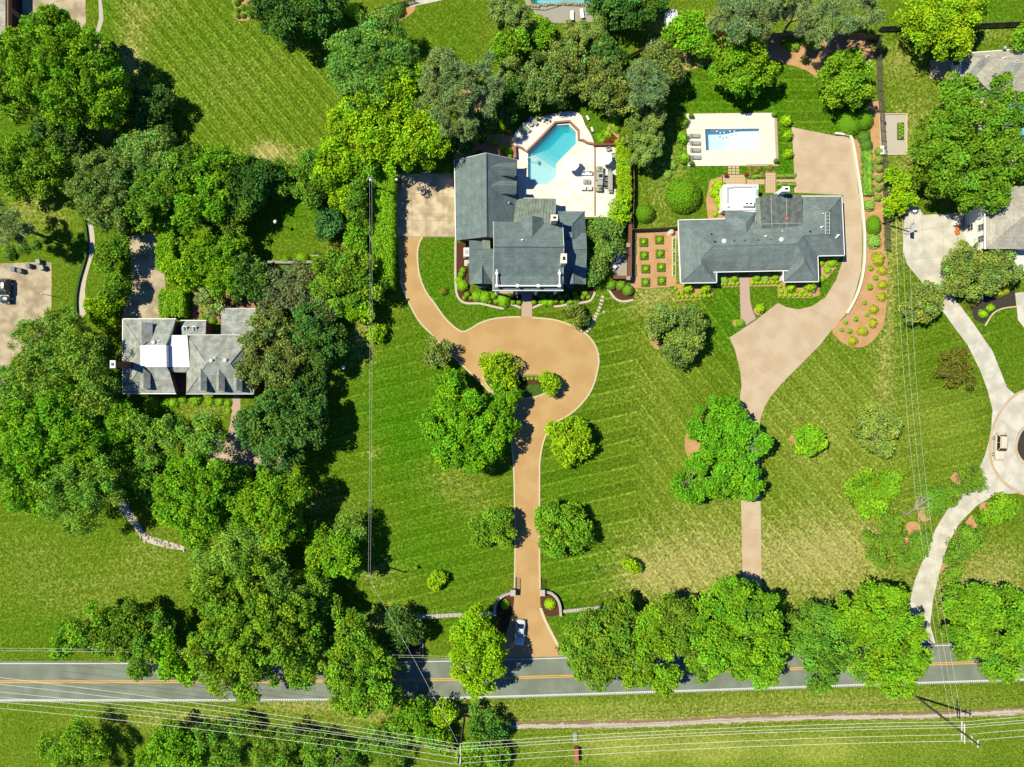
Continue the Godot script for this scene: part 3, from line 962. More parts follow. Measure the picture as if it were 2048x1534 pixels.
func make_sprays() -> void:
	spray("broad", 22, 0.42, 0.68, 0.84, 0.6, 0.45)
	spray("loose", 22, 0.38, 0.5, 0.86, 0.62, 0.4)
	spray("waxy", 20, 0.40, 0.5, 0.70, 0.6, 0.5)
	spray("needles", 60, 0.62, 0.10, 0.55, 0.45, 0.5, true)
	spray("tuft", 40, 0.26, 0.6, 0.52, 0.7, 0.8)
	spray("small", 36, 0.16, 0.6, 0.34, 0.75, 0.6)
	spray("flowers", 9, 0.20, 0.9, 0.6, 0.5, 1.5)

func crown_copies(where: Array, tints: Array, mesh: Mesh, m: Material, called: String, parent: Node) -> MultiMeshInstance3D:
	var mm := MultiMesh.new()
	mm.transform_format = MultiMesh.TRANSFORM_3D
	mm.use_colors = true
	mm.mesh = mesh
	mm.instance_count = where.size()
	for i in where.size():
		mm.set_instance_transform(i, where[i])
		mm.set_instance_color(i, tints[i])
	var o := MultiMeshInstance3D.new()
	o.multimesh = mm
	o.material_override = m
	o.name = called
	o.set_meta("kind", "stuff")
	parent.add_child(o, true)
	return o

func tilt(up: Vector3, s: float) -> Basis:
	var x := up.cross(Vector3(rnd(-1, 1), rnd(-1, 1), rnd(-1, 1))).normalized()
	var z := x.cross(up).normalized()
	return Basis(x * s, up * s, z * s)

func tint_of(spread: float, base: Color) -> Color:
	var k := 1.0 + rnd(-spread, spread)
	var y := rnd(-spread, spread) * 0.6
	return Color(base.r * k * (1.0 + y), base.g * k, base.b * k * (1.0 - y))

# a tree whose crown is made of lobes given as photograph circles [x, y, r, ...] seen from above
func tree(kind: String, h: float, lobes: Array, called: String, label: String, opt := {}) -> Node3D:
	var K: Array = KINDS[kind]
	h *= 0.80
	rng.seed = hash(label)
	var inner := h * float(opt.get("bare", 0.30))
	var sumw := 0.0
	var cen := Vector3.ZERO
	var list := []
	var cpx := 0.0
	var cpy := 0.0
	for i in range(0, lobes.size(), 3):
		var w: float = lobes[i + 2] * lobes[i + 2]
		cpx += lobes[i] * w
		cpy += lobes[i + 1] * w
		sumw += w
	cpx /= sumw
	cpy /= sumw
	var reach := 1.0
	for i in range(0, lobes.size(), 3):
		reach = maxf(reach, Vector2(lobes[i] - cpx, lobes[i + 1] - cpy).length() + lobes[i + 2])
	for i in range(0, lobes.size(), 3):
		var off := Vector2(lobes[i] - cpx, lobes[i + 1] - cpy).length() / reach
		var top := h * (1.0 - 0.28 * off * off) * rnd(0.94, 1.0)
		var r0: float = lobes[i + 2] * S
		var vy := clampf(r0 * float(opt.get("tall", 0.85)), 0.4, (top - inner) * 0.62)
		var hc := maxf(top - vy, 0.35)
		var c := P(lobes[i], lobes[i + 1], hc)
		list.append([c, r0 * (1.0 - hc / H), vy])
	var mid := P(cpx, cpy, h * 0.6)
	var base := Vector3(mid.x, 0, mid.z)
	if opt.has("base"):
		base = P(opt.base[0], opt.base[1])
	var o := thing(called, label, opt.get("category", "tree"), base, 0.0, opt.get("group", ""))
	# trunk and limbs
	var bark: Material = M.pale_bark if opt.get("pale", false) else M.bark
	var tr := MB.new()
	var tw := clampf(h * 0.022, 0.06, 0.38)
	var fork := maxf(h * 0.32, 0.3)
	var lean := Vector3(rnd(-0.03, 0.03), 1.0, rnd(-0.03, 0.03)) * fork
	var m0 := (list[0][0] as Vector3) - base
	if opt.has("base"):
		lean = Vector3((mid.x - base.x) * 0.5, fork, (mid.z - base.z) * 0.5)
	tr.tube([Vector3(0, -0.1, 0), Vector3(0, 0.3, 0), lean * 0.5 + Vector3(0, 0.1, 0), lean], [tw * 1.5, tw * 1.1, tw, tw * 0.85], 7)
	put("trunk", tr, bark, o)
	var li := MB.new()
	for L in list:
		var c: Vector3 = (L[0] as Vector3) - base
		var e := c + Vector3(0, L[2] * 0.35, 0)
		var k := lean.lerp(e, 0.5) + Vector3(0, (e.y - lean.y) * 0.1, 0)
		li.tube([lean * 0.92, k, e], [tw * 0.6, tw * 0.4, tw * 0.16], 5, false)
		for s in (5 if h > 5.0 else 3):
			var d := Vector3(rnd(-1, 1), rnd(0.15, 0.9), rnd(-1, 1)).normalized()
			var t := c + Vector3(d.x * L[1], d.y * L[2], d.z * L[1]) * 0.9
			var st := k.lerp(e, rnd(0.0, 0.9))
			li.tube([st, st.lerp(t, 0.5) + Vector3(0, 0.15, 0), t], [tw * 0.3, tw * 0.2, 0.02], 4, false)
	put("limbs", li, bark, o)
	# leaf sprays, gathered in clumps over the lobes
	var where := []
	var tints := []
	var cl: float = K[2] * float(opt.get("clump", 1.0))
	var tint: Color = opt.get("tint", Color.WHITE)
	tint.r = minf(tint.r, tint.g * 0.98)
	var tree_tint := Color(tint.r * rnd(0.93, 1.07), tint.g * rnd(0.95, 1.05), tint.b * rnd(0.9, 1.1))
	var dens: float = opt.get("dens", 1.0)
	var tops := []
	for L in list:
		var c: Vector3 = (L[0] as Vector3) - base
		var r: float = L[1]
		var vy: float = L[2]
		var cr := minf(cl, r * 0.55)
		var count := int(maxf(4.0, K[3] * dens * r * r * PI * 1.55 * pow(cl / cr, 1.5)))
		for k in count:
			var y := rnd(-0.45, 1.0)
			var a := rnd(0, TAU)
			var q := sqrt(maxf(0.0, 1.0 - y * y))
			var d := Vector3(cos(a) * q, y, sin(a) * q)
			var f := rnd(0.68, 1.10) - cr / maxf(r, 0.1) * 0.42
			if k % 5 == 0:
				f *= rnd(0.4, 0.8)
			var pc := c + Vector3(d.x * r, d.y * vy, d.z * r) * f
			# skip clumps that are buried in a neighbouring lobe
			var buried := false
			for L2 in list:
				if L2 != L:
					var e: Vector3 = pc + base - (L2[0] as Vector3)
					if Vector3(e.x / L2[1], e.y / L2[2], e.z / L2[1]).length() < 0.62:
						buried = true
			if buried and k % 4 != 0:
				continue
			var ct := tint_of(K[5], tree_tint)
			var rr := cr * rnd(0.6, 1.25)
			var per := int(K[4])
			for s in per:
				var u := Vector3(rnd(-1, 1), rnd(-0.5, 1), rnd(-1, 1))
				u = (u.normalized() + d * 0.55).normalized()
				var p := pc + Vector3(u.x, u.y * 0.62, u.z) * rr * rnd(0.55, 1.0)
				if p.y < 0.15:
					p.y = rnd(0.15, 0.4)
				var nn := (u * 0.8 + Vector3.UP * 0.7 + d * 0.3).normalized()
				where.append(Transform3D(tilt(nn, rnd(0.75, 1.2) * float(opt.get("leaf", 1.0))), p))
				tints.append(tint_of(0.10, ct))
				if nn.y > 0.6:
					tops.append(p)
	crown_copies(where, tints, sprays[K[0]], M[opt.get("mat", K[1])], "crown", o)
	if opt.has("bloom"):
		var w2 := []
		var t2 := []
		for k in int(opt.bloom):
			var p: Vector3 = tops[rng.randi() % tops.size()]
			w2.append(Transform3D(tilt(Vector3.UP, rnd(0.25, 0.5)), p + Vector3(0, 0.35, 0)))
			t2.append(Color.WHITE)
		crown_copies(w2, t2, sprays.flowers, M.blossom, "blossoms", o)
	return o

# clipped and loose bushes share a few meshes
var bush_meshes := {}

func bush_mesh(key: String) -> ArrayMesh:
	if bush_meshes.has(key):
		return bush_meshes[key]
	var v := PackedVector3Array()
	var n := PackedVector3Array()
	var ix := PackedInt32Array()
	var count := 520
	var size := 0.20
	var rough := 0.06
	var rag := key.begins_with("loose")
	if rag:
		count = 330
		size = 0.30
		rough = 0.22
	if key.begins_with("big"):
		count = 2600
		size = 0.085
		rough = 0.05
	var bumps := []
	for i in 9:
		bumps.append(Vector3(rnd(-1, 1), rnd(-0.2, 1), rnd(-1, 1)).normalized())
	for i in count:
		var y := rnd(-0.25, 1.0)
		var a := rnd(0, TAU)
		var q := sqrt(maxf(0.0, 1.0 - y * y))
		var d := Vector3(cos(a) * q, y, sin(a) * q)
		var r := 0.92
		if rag:
			var best := 0.0
			for b in bumps:
				best = maxf(best, d.dot(b))
			r = 0.62 + 0.38 * smoothstep(0.6, 0.95, best)
		r *= 1.0 + rnd(-rough, rough)
		var c := d * r
		c.y = c.y * 0.78 + 0.22
		var nn := (d + Vector3(rnd(-1, 1), rnd(-0.6, 1), rnd(-1, 1)) * 0.7).normalized()
		var ax := nn.cross(Vector3(rnd(-1, 1), rnd(-1, 1), rnd(-1, 1))).normalized()
		var ay := nn.cross(ax).normalized()
		var l := size * rnd(0.7, 1.3)
		var k := v.size()
		v.append(c - ax * l * 0.5); v.append(c + ay * l * 0.34); v.append(c + ax * l * 0.5); v.append(c - ay * l * 0.34)
		for t in [[0, 2, 1], [0, 3, 2]]:
			ix.append(k + t[0]); ix.append(k + t[2]); ix.append(k + t[1])
		for t in 4:
			n.append(nn)
	# inner body so that no light shows through
	var arr := []
	arr.resize(Mesh.ARRAY_MAX)
	var core := MB.new()
	core.lathe(Vector3.ZERO, [Vector2(0.62, 0.0), Vector2(0.74, 0.25), Vector2(0.66, 0.55), Vector2(0.42, 0.78), Vector2(0.001, 0.88)], 10)
	var k0 := v.size()
	v.append_array(core.v)
	n.append_array(core.n)
	for i in core.v.size():
		ix.append(k0 + i)
	arr[Mesh.ARRAY_VERTEX] = v
	arr[Mesh.ARRAY_NORMAL] = n
	arr[Mesh.ARRAY_INDEX] = ix
	var m := ArrayMesh.new()
	m.add_surface_from_arrays(Mesh.PRIMITIVE_TRIANGLES, arr)
	bush_meshes[key] = m
	return m

# a bush of photograph radius r at x, y; ht in metres
func bush(x: float, y: float, r: float, ht: float, m: String, called: String, label: String, group := "", shape := "round", sq := 1.0) -> MeshInstance3D:
	rng.seed = hash(label) + int(x * 7 + y * 13)
	var shp: String = shape + str(rng.randi() % 3)
	var saved := rng.state
	var mesh := bush_mesh(shp)
	rng.state = saved
	var o := add(called, mesh, M[m], null, P(x, y, ht * 0.3) * Vector3(1, 0, 1))
	var rr := r * S
	o.scale = Vector3(rr * sq, ht, rr / sq)
	o.rotation.y = rnd(0, TAU) if sq == 1.0 else 0.0
	tag(o, label, "shrub", group)
	return o

# a clipped hedge over a strip of photograph pixels
func hedge(px: Array, w: float, ht: float, m: String, label: String, clump := 0.55) -> Node3D:
	rng.seed = hash(label)
	var o := thing("hedge", label, "hedge")
	var line := smooth(gp(px), false, 3)
	var core := MB.new()
	ribbon(core, line, w * 0.72, 0.0, ht * 0.86)
	put("stems", core, M.hedge_core, o)
	var where := []
	var tints := []
	var wob := FastNoiseLite.new()
	wob.frequency = 0.35
	for i in line.size() - 1:
		var a := line[i]
		var b := line[i + 1]
		var d := (b - a).normalized()
		var nn := Vector2(-d.y, d.x)
		var cnt := int((b - a).length() * (w + 2.0 * ht) * 5.2)
		for k in cnt:
			var p := a.lerp(b, rng.randf())
			var s := rnd(0.0, w + 2.0 * ht)
			var q: Vector3
			var up: Vector3
			var bump := 0.0
			if s < w:
				bump = wob.get_noise_2d(p.x * 2.0, p.y * 2.0 + s) * 0.35
				q = Vector3(p.x + nn.x * (s - w * 0.5), ht + bump, p.y + nn.y * (s - w * 0.5))
				up = Vector3.UP
			else:
				var side := 1.0 if s < w + ht else -1.0
				var hh := fmod(s - w, ht)
				bump = wob.get_noise_2d(p.x * 3.0 + hh, p.y * 3.0) * 0.3
				q = Vector3(p.x + nn.x * side * (w * 0.5 + bump), hh, p.y + nn.y * side * (w * 0.5 + bump))
				up = Vector3(nn.x * side, 0.4, nn.y * side).normalized()
			where.append(Transform3D(tilt((up + Vector3(rnd(-0.4, 0.4), rnd(0, 0.4), rnd(-0.4, 0.4))).normalized(), clump * rnd(0.8, 1.2)), q))
			tints.append(tint_of(0.2, Color.WHITE))
	crown_copies(where, tints, sprays.tuft, M[m], "foliage", o)
	return o

func make_trees() -> void:
	# --- upper left
	tree("fresh", 17, [60, 112, 55, 130, 105, 62, 150, 185, 75, 205, 165, 55, 95, 65, 38, 110, 45, 30, 185, 95, 35, 70, 170, 45, 215, 210, 40], "shade_tree", "largest green tree of the upper left corner, overhanging the brick garage drive")
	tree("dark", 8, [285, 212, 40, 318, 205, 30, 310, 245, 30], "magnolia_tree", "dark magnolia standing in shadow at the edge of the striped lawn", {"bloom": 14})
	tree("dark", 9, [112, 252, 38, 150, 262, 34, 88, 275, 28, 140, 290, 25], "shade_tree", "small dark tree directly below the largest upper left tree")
	tree("mid", 11, [60, 318, 46, 28, 350, 42, 92, 345, 42, 20, 310, 28, 110, 310, 28], "shade_tree", "green tree at the left edge beside the sunlit side lawn", {"tint": Color(1.15, 1.1, 0.9)})
	tree("magnolia", 11, [205, 345, 50, 235, 385, 55, 185, 390, 42, 225, 425, 42, 255, 330, 35], "magnolia_tree", "magnolia with white blossoms at the head of the tan western driveway", {"bloom": 40})
	tree("light", 11, [300, 312, 45, 268, 298, 28, 335, 335, 38, 320, 285, 28], "shade_tree", "pale green tree along the lower edge of the diagonal-mown lawn")
	tree("mid", 12, [350, 362, 50, 385, 330, 34, 320, 395, 35], "shade_tree", "middle green tree between the pale tree and the long rear tree belt")
	tree("fresh", 11, [430, 350, 46, 460, 322, 30, 400, 320, 28], "shade_tree", "fresh green tree under the bare spot of the diagonal-mown lawn")
	tree("fresh", 12, [400, 400, 46, 440, 410, 34, 375, 425, 30], "shade_tree", "rounded tree beside the top end of the narrow western hedge")
	tree("dark", 10, [500, 368, 46, 470, 395, 34, 535, 350, 28], "shade_tree", "dark tree shading the small western back lawn")
	tree("brush", 6, [560, 340, 26, 590, 355, 26, 560, 375, 22, 615, 345, 18], "thicket", "straggling brush along the top of the small western back lawn", {"category": "thicket"})
	tree("maple", 9, [668, 318, 40, 655, 350, 30, 690, 345, 26], "maple_tree", "small bright maple left of the biggest lime green maple")
	tree("mid", 7, [640, 335, 26, 620, 318, 18], "shade_tree", "little tree next to the grey lamp by the back lot line")
	tree("light", 15, [700, 100, 44, 760, 75, 48, 740, 145, 50, 795, 118, 40, 715, 185, 42, 765, 180, 36, 695, 145, 35, 770, 35, 24], "shade_tree", "wide pale green tree at the right end of the diagonal-mown lawn", {"tint": Color(0.82, 0.92, 0.75)})
	tree("maple", 14, [720, 228, 44, 795, 195, 50, 850, 250, 42, 775, 285, 52, 835, 300, 38, 685, 245, 28, 815, 160, 34, 740, 265, 42, 870, 285, 30, 800, 320, 26], "maple_tree", "biggest lime green maple, behind the parking pad of the slate-roofed house")
	tree("pine", 17, [895, 150, 42, 870, 185, 36, 915, 195, 36, 900, 235, 34, 925, 250, 26, 880, 130, 28, 925, 150, 24], "pine_tree", "full grey-green pine to the right of the biggest maple", {"clump": 1.2, "base": [925, 255]})
	tree("pine", 15, [965, 130, 26, 985, 165, 28, 950, 150, 22, 995, 200, 24, 975, 215, 22], "pine_tree", "thin pine with bare trunk over the brown mulch patch", {"dens": 0.6, "pale": true, "base": [966, 232]})
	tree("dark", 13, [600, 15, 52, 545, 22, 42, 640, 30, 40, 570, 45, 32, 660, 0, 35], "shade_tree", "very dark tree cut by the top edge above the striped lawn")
	tree("conifer", 9, [1008, 22, 26, 1036, 42, 26, 1000, 0, 26], "cypress_tree", "olive evergreen at top left of the teal pool", {"tall": 1.3})
	tree("fresh", 9, [1012, 98, 30, 1035, 85, 20], "shade_tree", "fresh green evergreen under the golden shrub by the teal pool")
	tree("conifer", 9, [1018, 135, 22, 1010, 155, 16], "cypress_tree", "olive evergreen beside the thin pine", {"tall": 1.3})
	tree("dark", 8, [1022, 185, 32, 1008, 215, 26], "shade_tree", "dark evergreen above the pool deck loungers", {"tall": 1.1})
	tree("conifer", 8, [1150, 62, 22, 1158, 82, 24], "cypress_tree", "pointed evergreen below the white loungers of the teal pool", {"tall": 1.5})
	tree("conifer", 8, [1200, 58, 20, 1195, 80, 22], "cypress_tree", "pointed evergreen at the left of the sloping back lawn", {"tall": 1.5})
	tree("fresh", 5, [1085, 60, 22, 1090, 78, 16], "shade_tree", "bushy green tree under the golden shrub's right side")
	tree("magnolia", 8.5, [1085, 140, 40, 1105, 172, 42, 1070, 185, 32, 1060, 165, 26], "magnolia_tree", "magnolia directly above the angled pool", {"bloom": 22})
	tree("magnolia", 10, [1130, 108, 34, 1148, 145, 34, 1120, 140, 28], "magnolia_tree", "magnolia in the middle of the evergreen belt behind the pool", {"bloom": 18})
	tree("magnolia", 9, [1200, 140, 38, 1218, 178, 42, 1238, 205, 30, 1190, 185, 30, 1225, 125, 24], "magnolia_tree", "magnolia beside the small curved lawn of the pool garden", {"bloom": 20})
	tree("dark", 9, [1210, 100, 24, 1235, 115, 20], "shade_tree", "dark evergreen at the foot of the sloping back lawn")
	tree("magnolia", 10, [1320, 118, 34, 1335, 140, 32, 1305, 135, 26], "magnolia_tree", "magnolia standing left of the mown rear lawn's mulch bed", {"bloom": 16})
	tree("pine", 15, [1290, 150, 34, 1275, 170, 28, 1310, 180, 28, 1290, 195, 26], "pine_tree", "grey-green pine between two magnolias above the long hedge", {"clump": 1.1})
	tree("conifer", 10, [1285, 205, 24, 1305, 225, 24, 1310, 245, 20], "cypress_tree", "olive evergreen just below the grey-green pine", {"tall": 1.3})
	tree("magnolia", 7, [1275, 255, 26, 1290, 270, 22, 1265, 280, 18], "magnolia_tree", "low magnolia beside the red roses of the pool garden", {"bloom": 10})
	tree("conifer", 8, [1295, 295, 28, 1285, 315, 22, 1310, 280, 18], "cypress_tree", "lowest broad evergreen between the two pool gardens")
	tree("dark", 10, [1225, 10, 40, 1265, 18, 38, 1300, 5, 30, 1195, 5, 24], "shade_tree", "dark tree cut by the top edge right of the teal pool")
	tree("lime", 8, [1368, 48, 28, 1385, 75, 24, 1350, 72, 20, 1395, 45, 18], "shade_tree", "lime green tree beside the white garden shed")
	tree("pine", 17, [1455, 30, 34, 1495, 15, 38, 1530, 40, 32, 1475, 60, 24, 1560, 15, 28], "pine_tree", "large pine at the top edge above the wooden fence", {"clump": 1.2})
	tree("pine", 16, [1655, 25, 34, 1700, 5, 36, 1640, 62, 22, 1740, 20, 26, 1690, 45, 26], "pine_tree", "tall pine whose bare trunk crosses the wooden fence", {"clump": 1.1, "base": [1640, 125], "pale": true, "dens": 0.8})
	tree("pine", 12, [1590, 20, 28, 1600, 45, 20], "pine_tree", "slim pine between the two large top edge pines")
	tree("fresh", 11, [1480, 108, 44, 1512, 138, 40, 1455, 135, 32, 1498, 82, 32, 1485, 160, 28], "shade_tree", "spreading green tree over the mown rear lawn, above the pale pool", {"tint": Color(1.2, 1.05, 0.9)})
	tree("fresh", 9.5, [1690, 158, 44, 1668, 140, 28, 1715, 180, 30, 1705, 135, 30, 1675, 185, 28], "shade_tree", "round green tree in the corner by the picket fence")
	tree("maple", 13, [1840, 25, 38, 1900, 50, 46, 1875, 85, 32, 1935, 20, 38, 1915, 90, 26, 1860, 55, 34], "maple_tree", "lime green maple at the corner of the grey-roofed upper right house")
	tree("fresh", 9, [2045, 75, 18, 2060, 60, 20], "shade_tree", "tree peeping in at the right edge beside the grey roof")
	tree("fresh", 16, [1922, 180, 36, 1885, 270, 52, 1950, 255, 52, 2010, 230, 42, 1890, 340, 50, 1960, 330, 55, 2030, 310, 46, 1850, 305, 34, 1935, 375, 40, 1985, 385, 34, 1995, 180, 26], "shade_tree", "widest tree at the right edge, shading the turquoise pool", {"tint": Color(0.85, 0.85, 1.0), "pale": true, "dens": 0.85})
	tree("maple", 6, [1800, 372, 22, 1790, 350, 14], "maple_tree", "small lime tree by the end of the grey gravel pad")
	tree("maple", 6, [1790, 408, 22, 1808, 398, 16], "maple_tree", "small lime tree beside the street light pole")
	# --- right
	tree("magnolia", 8, [1925, 525, 36, 1985, 512, 40, 1955, 560, 40, 2008, 545, 30, 1915, 565, 25], "magnolia_tree", "broad magnolia at the corner of the white-walled house", {"bloom": 36, "tint": Color(1.15, 1.1, 0.9)})
	tree("magnolia", 6.5, [1845, 605, 38, 1830, 620, 26, 1862, 595, 26], "magnolia_tree", "round magnolia alone on the lawn beside the curving grey drive", {"bloom": 40, "tint": Color(1.1, 1.1, 0.9)})
	tree("bronze", 5, [1912, 730, 34, 1895, 748, 24, 1925, 755, 22], "shade_tree", "bronze-leaved small tree on the lawn inside the curving grey drive")
	tree("magnolia", 6, [1735, 835, 34, 1765, 850, 32, 1750, 882, 30, 1770, 905, 20, 1725, 860, 24], "magnolia_tree", "open branchy tree halfway down the eastern lot line", {"dens": 0.62, "pale": true, "bloom": 14, "tint": Color(1.2, 1.2, 1.1)})
	tree("lime", 5, [1618, 880, 26, 1605, 870, 16, 1632, 885, 16], "shade_tree", "small round lime green tree alone on the ranch front lawn")
	tree("fresh", 6, [1738, 985, 40, 1772, 968, 32, 1718, 992, 22, 1758, 1008, 22], "shade_tree", "flat-topped green tree left of the bare white branches", {"pale": true, "dens": 0.8})
	tree("sparse", 5, [1870, 1000, 22, 1882, 984, 18, 1848, 978, 12, 1862, 1020, 12], "shade_tree", "green tree under the bare white branches", {"mat": "leaf_mid", "dens": 2.1})
	tree("sparse", 6, [1945, 945, 18, 1930, 966, 18, 1957, 968, 12], "shade_tree", "tree by the light box on the curving grey drive", {"mat": "leaf_mid", "dens": 2.1})
	tree("sparse", 5, [1912, 985, 14, 1900, 998, 12], "shade_tree", "little tree hugging the inner bend of the curving drive", {"mat": "leaf_mid", "dens": 2.1})
	tree("fresh", 5, [1998, 1016, 26, 1978, 1032, 17, 2016, 1008, 18], "shade_tree", "tree on the verge south of the turning circle", {"dens": 0.9})
	tree("sparse", 5, [1945, 1078, 20, 1920, 1096, 22, 1903, 1114, 12, 1932, 1064, 12], "shade_tree", "pale-limbed tree between the grey drive and the south-east lawn", {"pale": true, "mat": "leaf_mid", "dens": 2.1})
	tree("sparse", 4.5, [1905, 1152, 14, 1900, 1168, 11, 1914, 1140, 9], "shade_tree", "narrow young tree at the foot of the curving grey drive", {"mat": "leaf_mid", "dens": 2.1})
	tree("sparse", 6, [1785, 1052, 22, 1762, 1080, 22, 1742, 1102, 14, 1790, 1088, 16, 1758, 1118, 14, 1735, 1075, 10], "shade_tree", "ragged tree below the flat-topped tree", {"pale": true, "mat": "leaf_mid", "dens": 2.1})
	tree("sparse", 5, [1838, 1080, 14, 1850, 1072, 10, 1828, 1108, 18, 1806, 1120, 12, 1845, 1100, 10], "shade_tree", "ragged tree leaning over the left edge of the grey drive", {"pale": true, "mat": "leaf_mid", "dens": 2.1})
	# --- middle
	tree("magnolia", 8.5, [1345, 655, 44, 1325, 640, 28, 1388, 640, 26, 1360, 695, 32, 1385, 670, 26], "magnolia_tree", "big blossoming magnolia on the lawn before the ranch house", {"bloom": 46, "tint": Color(1.0, 1.05, 1.0)})
	tree("lime", 9.5, [1440, 842, 50, 1475, 860, 32, 1410, 860, 32, 1455, 905, 36, 1475, 945, 40, 1495, 975, 26, 1425, 965, 32, 1380, 975, 28, 1365, 965, 20, 1520, 890, 22, 1400, 925, 22], "shade_tree", "irregular bright green tree overhanging the ranch driveway", {"tint": Color(0.62, 0.9, 0.9), "pale": true})
	tree("maple", 7, [1140, 875, 36, 1160, 888, 24, 1120, 862, 22, 1135, 905, 20], "maple_tree", "yellow-green round tree at the right of the driveway's neck")
	tree("fresh", 8, [1120, 1050, 44, 1145, 1065, 32, 1100, 1035, 26, 1110, 1085, 26], "shade_tree", "round green tree at the right of the straight driveway, with silvery leaves", {"bloom": 8})
	tree("mid", 7, [985, 1050, 34, 965, 1065, 24, 1005, 1070, 22, 1000, 1035, 22], "shade_tree", "olive round tree at the left of the straight driveway", {"tint": Color(1.15, 1.1, 0.8)})
	tree("lime", 11, [905, 785, 40, 880, 855, 36, 925, 870, 48, 980, 865, 42, 900, 905, 30, 955, 910, 36, 920, 825, 36, 950, 800, 22], "shade_tree", "largest bright green tree on the central lawn left of the driveway", {"tint": Color(0.72, 0.9, 0.8)})
	tree("lime", 8, [1005, 800, 30, 985, 825, 26, 1015, 850, 18], "shade_tree", "bright green tree between the island and the largest central tree", {"tint": Color(0.72, 0.9, 0.8)})
	tree("maple", 6, [1005, 735, 28, 975, 728, 16, 1020, 755, 20, 990, 755, 18], "maple_tree", "yellow-green open tree at the left end of the driveway island", {"dens": 0.75})
	tree("maple", 4.5, [1103, 770, 16, 1095, 760, 12], "maple_tree", "little yellow-green tree at the right tip of the driveway island")
	tree("magnolia", 6, [876, 695, 24, 865, 712, 18, 888, 715, 16], "shade_tree", "small olive tree where the driveway enters the turning circle", {"dens": 0.8})
	tree("magnolia", 4, [1150, 628, 22, 1162, 640, 14], "shade_tree", "small olive tree on the rim of the turning circle")
	tree("maple", 3, [880, 1158, 13, 870, 1165, 9], "maple_tree", "yellow-green sapling near the western stone wall")
	tree("maple", 3, [1260, 1125, 13, 1268, 1135, 8], "maple_tree", "yellow-green sapling at the edge of the dry grass", {"dens": 0.8})
	tree("maple", 3, [755, 665, 14, 748, 672, 9], "maple_tree", "golden sapling under the twin service wires")
	tree("light", 6.5, [1200, 455, 24, 1215, 490, 28, 1195, 530, 26, 1225, 455, 20, 1190, 545, 20], "shade_tree", "pale leafy tree squeezed between the slate house and the brick wall")
	tree("maple", 5, [1242, 425, 20, 1232, 445, 14, 1185, 520, 0.1], "maple_tree", "lime bush-like tree at the lower end of the long pool hedge")
	# --- row along the road
	tree("mid", 14, [1180, 1262, 46, 1220, 1300, 48, 1155, 1300, 34, 1235, 1245, 40, 1200, 1345, 28, 1170, 1330, 28], "street_tree", "olive street tree next to the driveway mouth", {"tint": Color(1.25, 1.05, 0.9), "group": "trees along the road"})
	tree("fresh", 14, [1300, 1285, 40, 1315, 1335, 40, 1275, 1335, 34, 1330, 1365, 24, 1310, 1240, 30], "street_tree", "bright narrow street tree second from the driveway mouth", {"tint": Color(1.15, 1.05, 0.9), "group": "trees along the road"})
	tree("mid", 13, [1345, 1235, 40, 1370, 1275, 36, 1330, 1215, 24], "street_tree", "duller street tree behind the two bright ones", {"tint": Color(1.2, 1.05, 0.9), "group": "trees along the road"})
	tree("fresh", 15, [1430, 1225, 50, 1495, 1225, 58, 1480, 1290, 62, 1425, 1290, 46, 1540, 1290, 40, 1405, 1330, 28, 1470, 1185, 34, 1520, 1335, 34], "street_tree", "huge bright street tree at the foot of the ranch driveway", {"group": "trees along the road"})
	tree("mid", 13, [1625, 1245, 42, 1655, 1295, 46, 1635, 1345, 32, 1615, 1285, 34], "street_tree", "darker street tree between two huge bright ones", {"tint": Color(0.95, 1.05, 1.1), "group": "trees along the road"})
	tree("fresh", 15, [1740, 1220, 50, 1785, 1260, 54, 1745, 1310, 52, 1815, 1310, 40, 1795, 1360, 32, 1700, 1235, 36, 1775, 1200, 36], "street_tree", "huge bright street tree left of the grey drive's mouth", {"tint": Color(1.1, 1.0, 0.9), "group": "trees along the road"})
	tree("fresh", 14, [1930, 1225, 44, 1985, 1255, 56, 1925, 1280, 36, 2030, 1225, 44, 2005, 1325, 34, 1960, 1200, 34, 2050, 1280, 44], "street_tree", "huge bright street tree at the right edge of the road", {"tint": Color(1.1, 1.0, 0.9), "group": "trees along the road"})
	tree("mid", 7, [1245, 1205, 18, 1228, 1215, 16], "shade_tree", "small dark tree behind the eastern stone wall")
	tree("maple", 13, [940, 1265, 38, 965, 1300, 42, 930, 1325, 36, 960, 1365, 26, 985, 1335, 26, 950, 1235, 24], "street_tree", "yellow-green street tree just left of the driveway mouth", {"tint": Color(0.85, 0.95, 0.9), "group": "trees along the road"})
	tree("mid", 14, [700, 1258, 32, 720, 1300, 42, 685, 1340, 40, 745, 1345, 44, 720, 1392, 38, 765, 1390, 30, 690, 1385, 30], "street_tree", "street tree that hides the road between two clear stretches", {"tint": Color(1.35, 1.2, 0.9), "group": "trees along the road"})
	# --- lower left mass
	tree("mid", 18, [430, 1180, 48, 500, 1145, 48, 465, 1235, 56, 545, 1225, 52, 420, 1290, 46, 500, 1300, 52, 565, 1290, 40, 445, 1350, 40, 510, 1365, 36, 590, 1230, 34], "shade_tree", "largest tree of the lower left, spreading over the road", {"tint": Color(1.3, 1.2, 0.9)})
	tree("light", 14, [560, 1170, 40, 590, 1200, 34, 540, 1130, 34], "shade_tree", "yellowish tree at the right flank of the largest lower left tree", {"tint": Color(1.15, 1.0, 0.6)})
	tree("fresh", 15, [545, 995, 56, 560, 1050, 44, 510, 1030, 38, 580, 985, 30], "shade_tree", "bright round tree right below the western house's front court", {"tint": Color(1.25, 1.05, 0.9)})
	tree("fresh", 15, [380, 955, 46, 405, 1005, 54, 350, 1010, 38, 435, 955, 36, 400, 1055, 38, 340, 975, 30], "shade_tree", "green tree between the creek and the bright round tree")
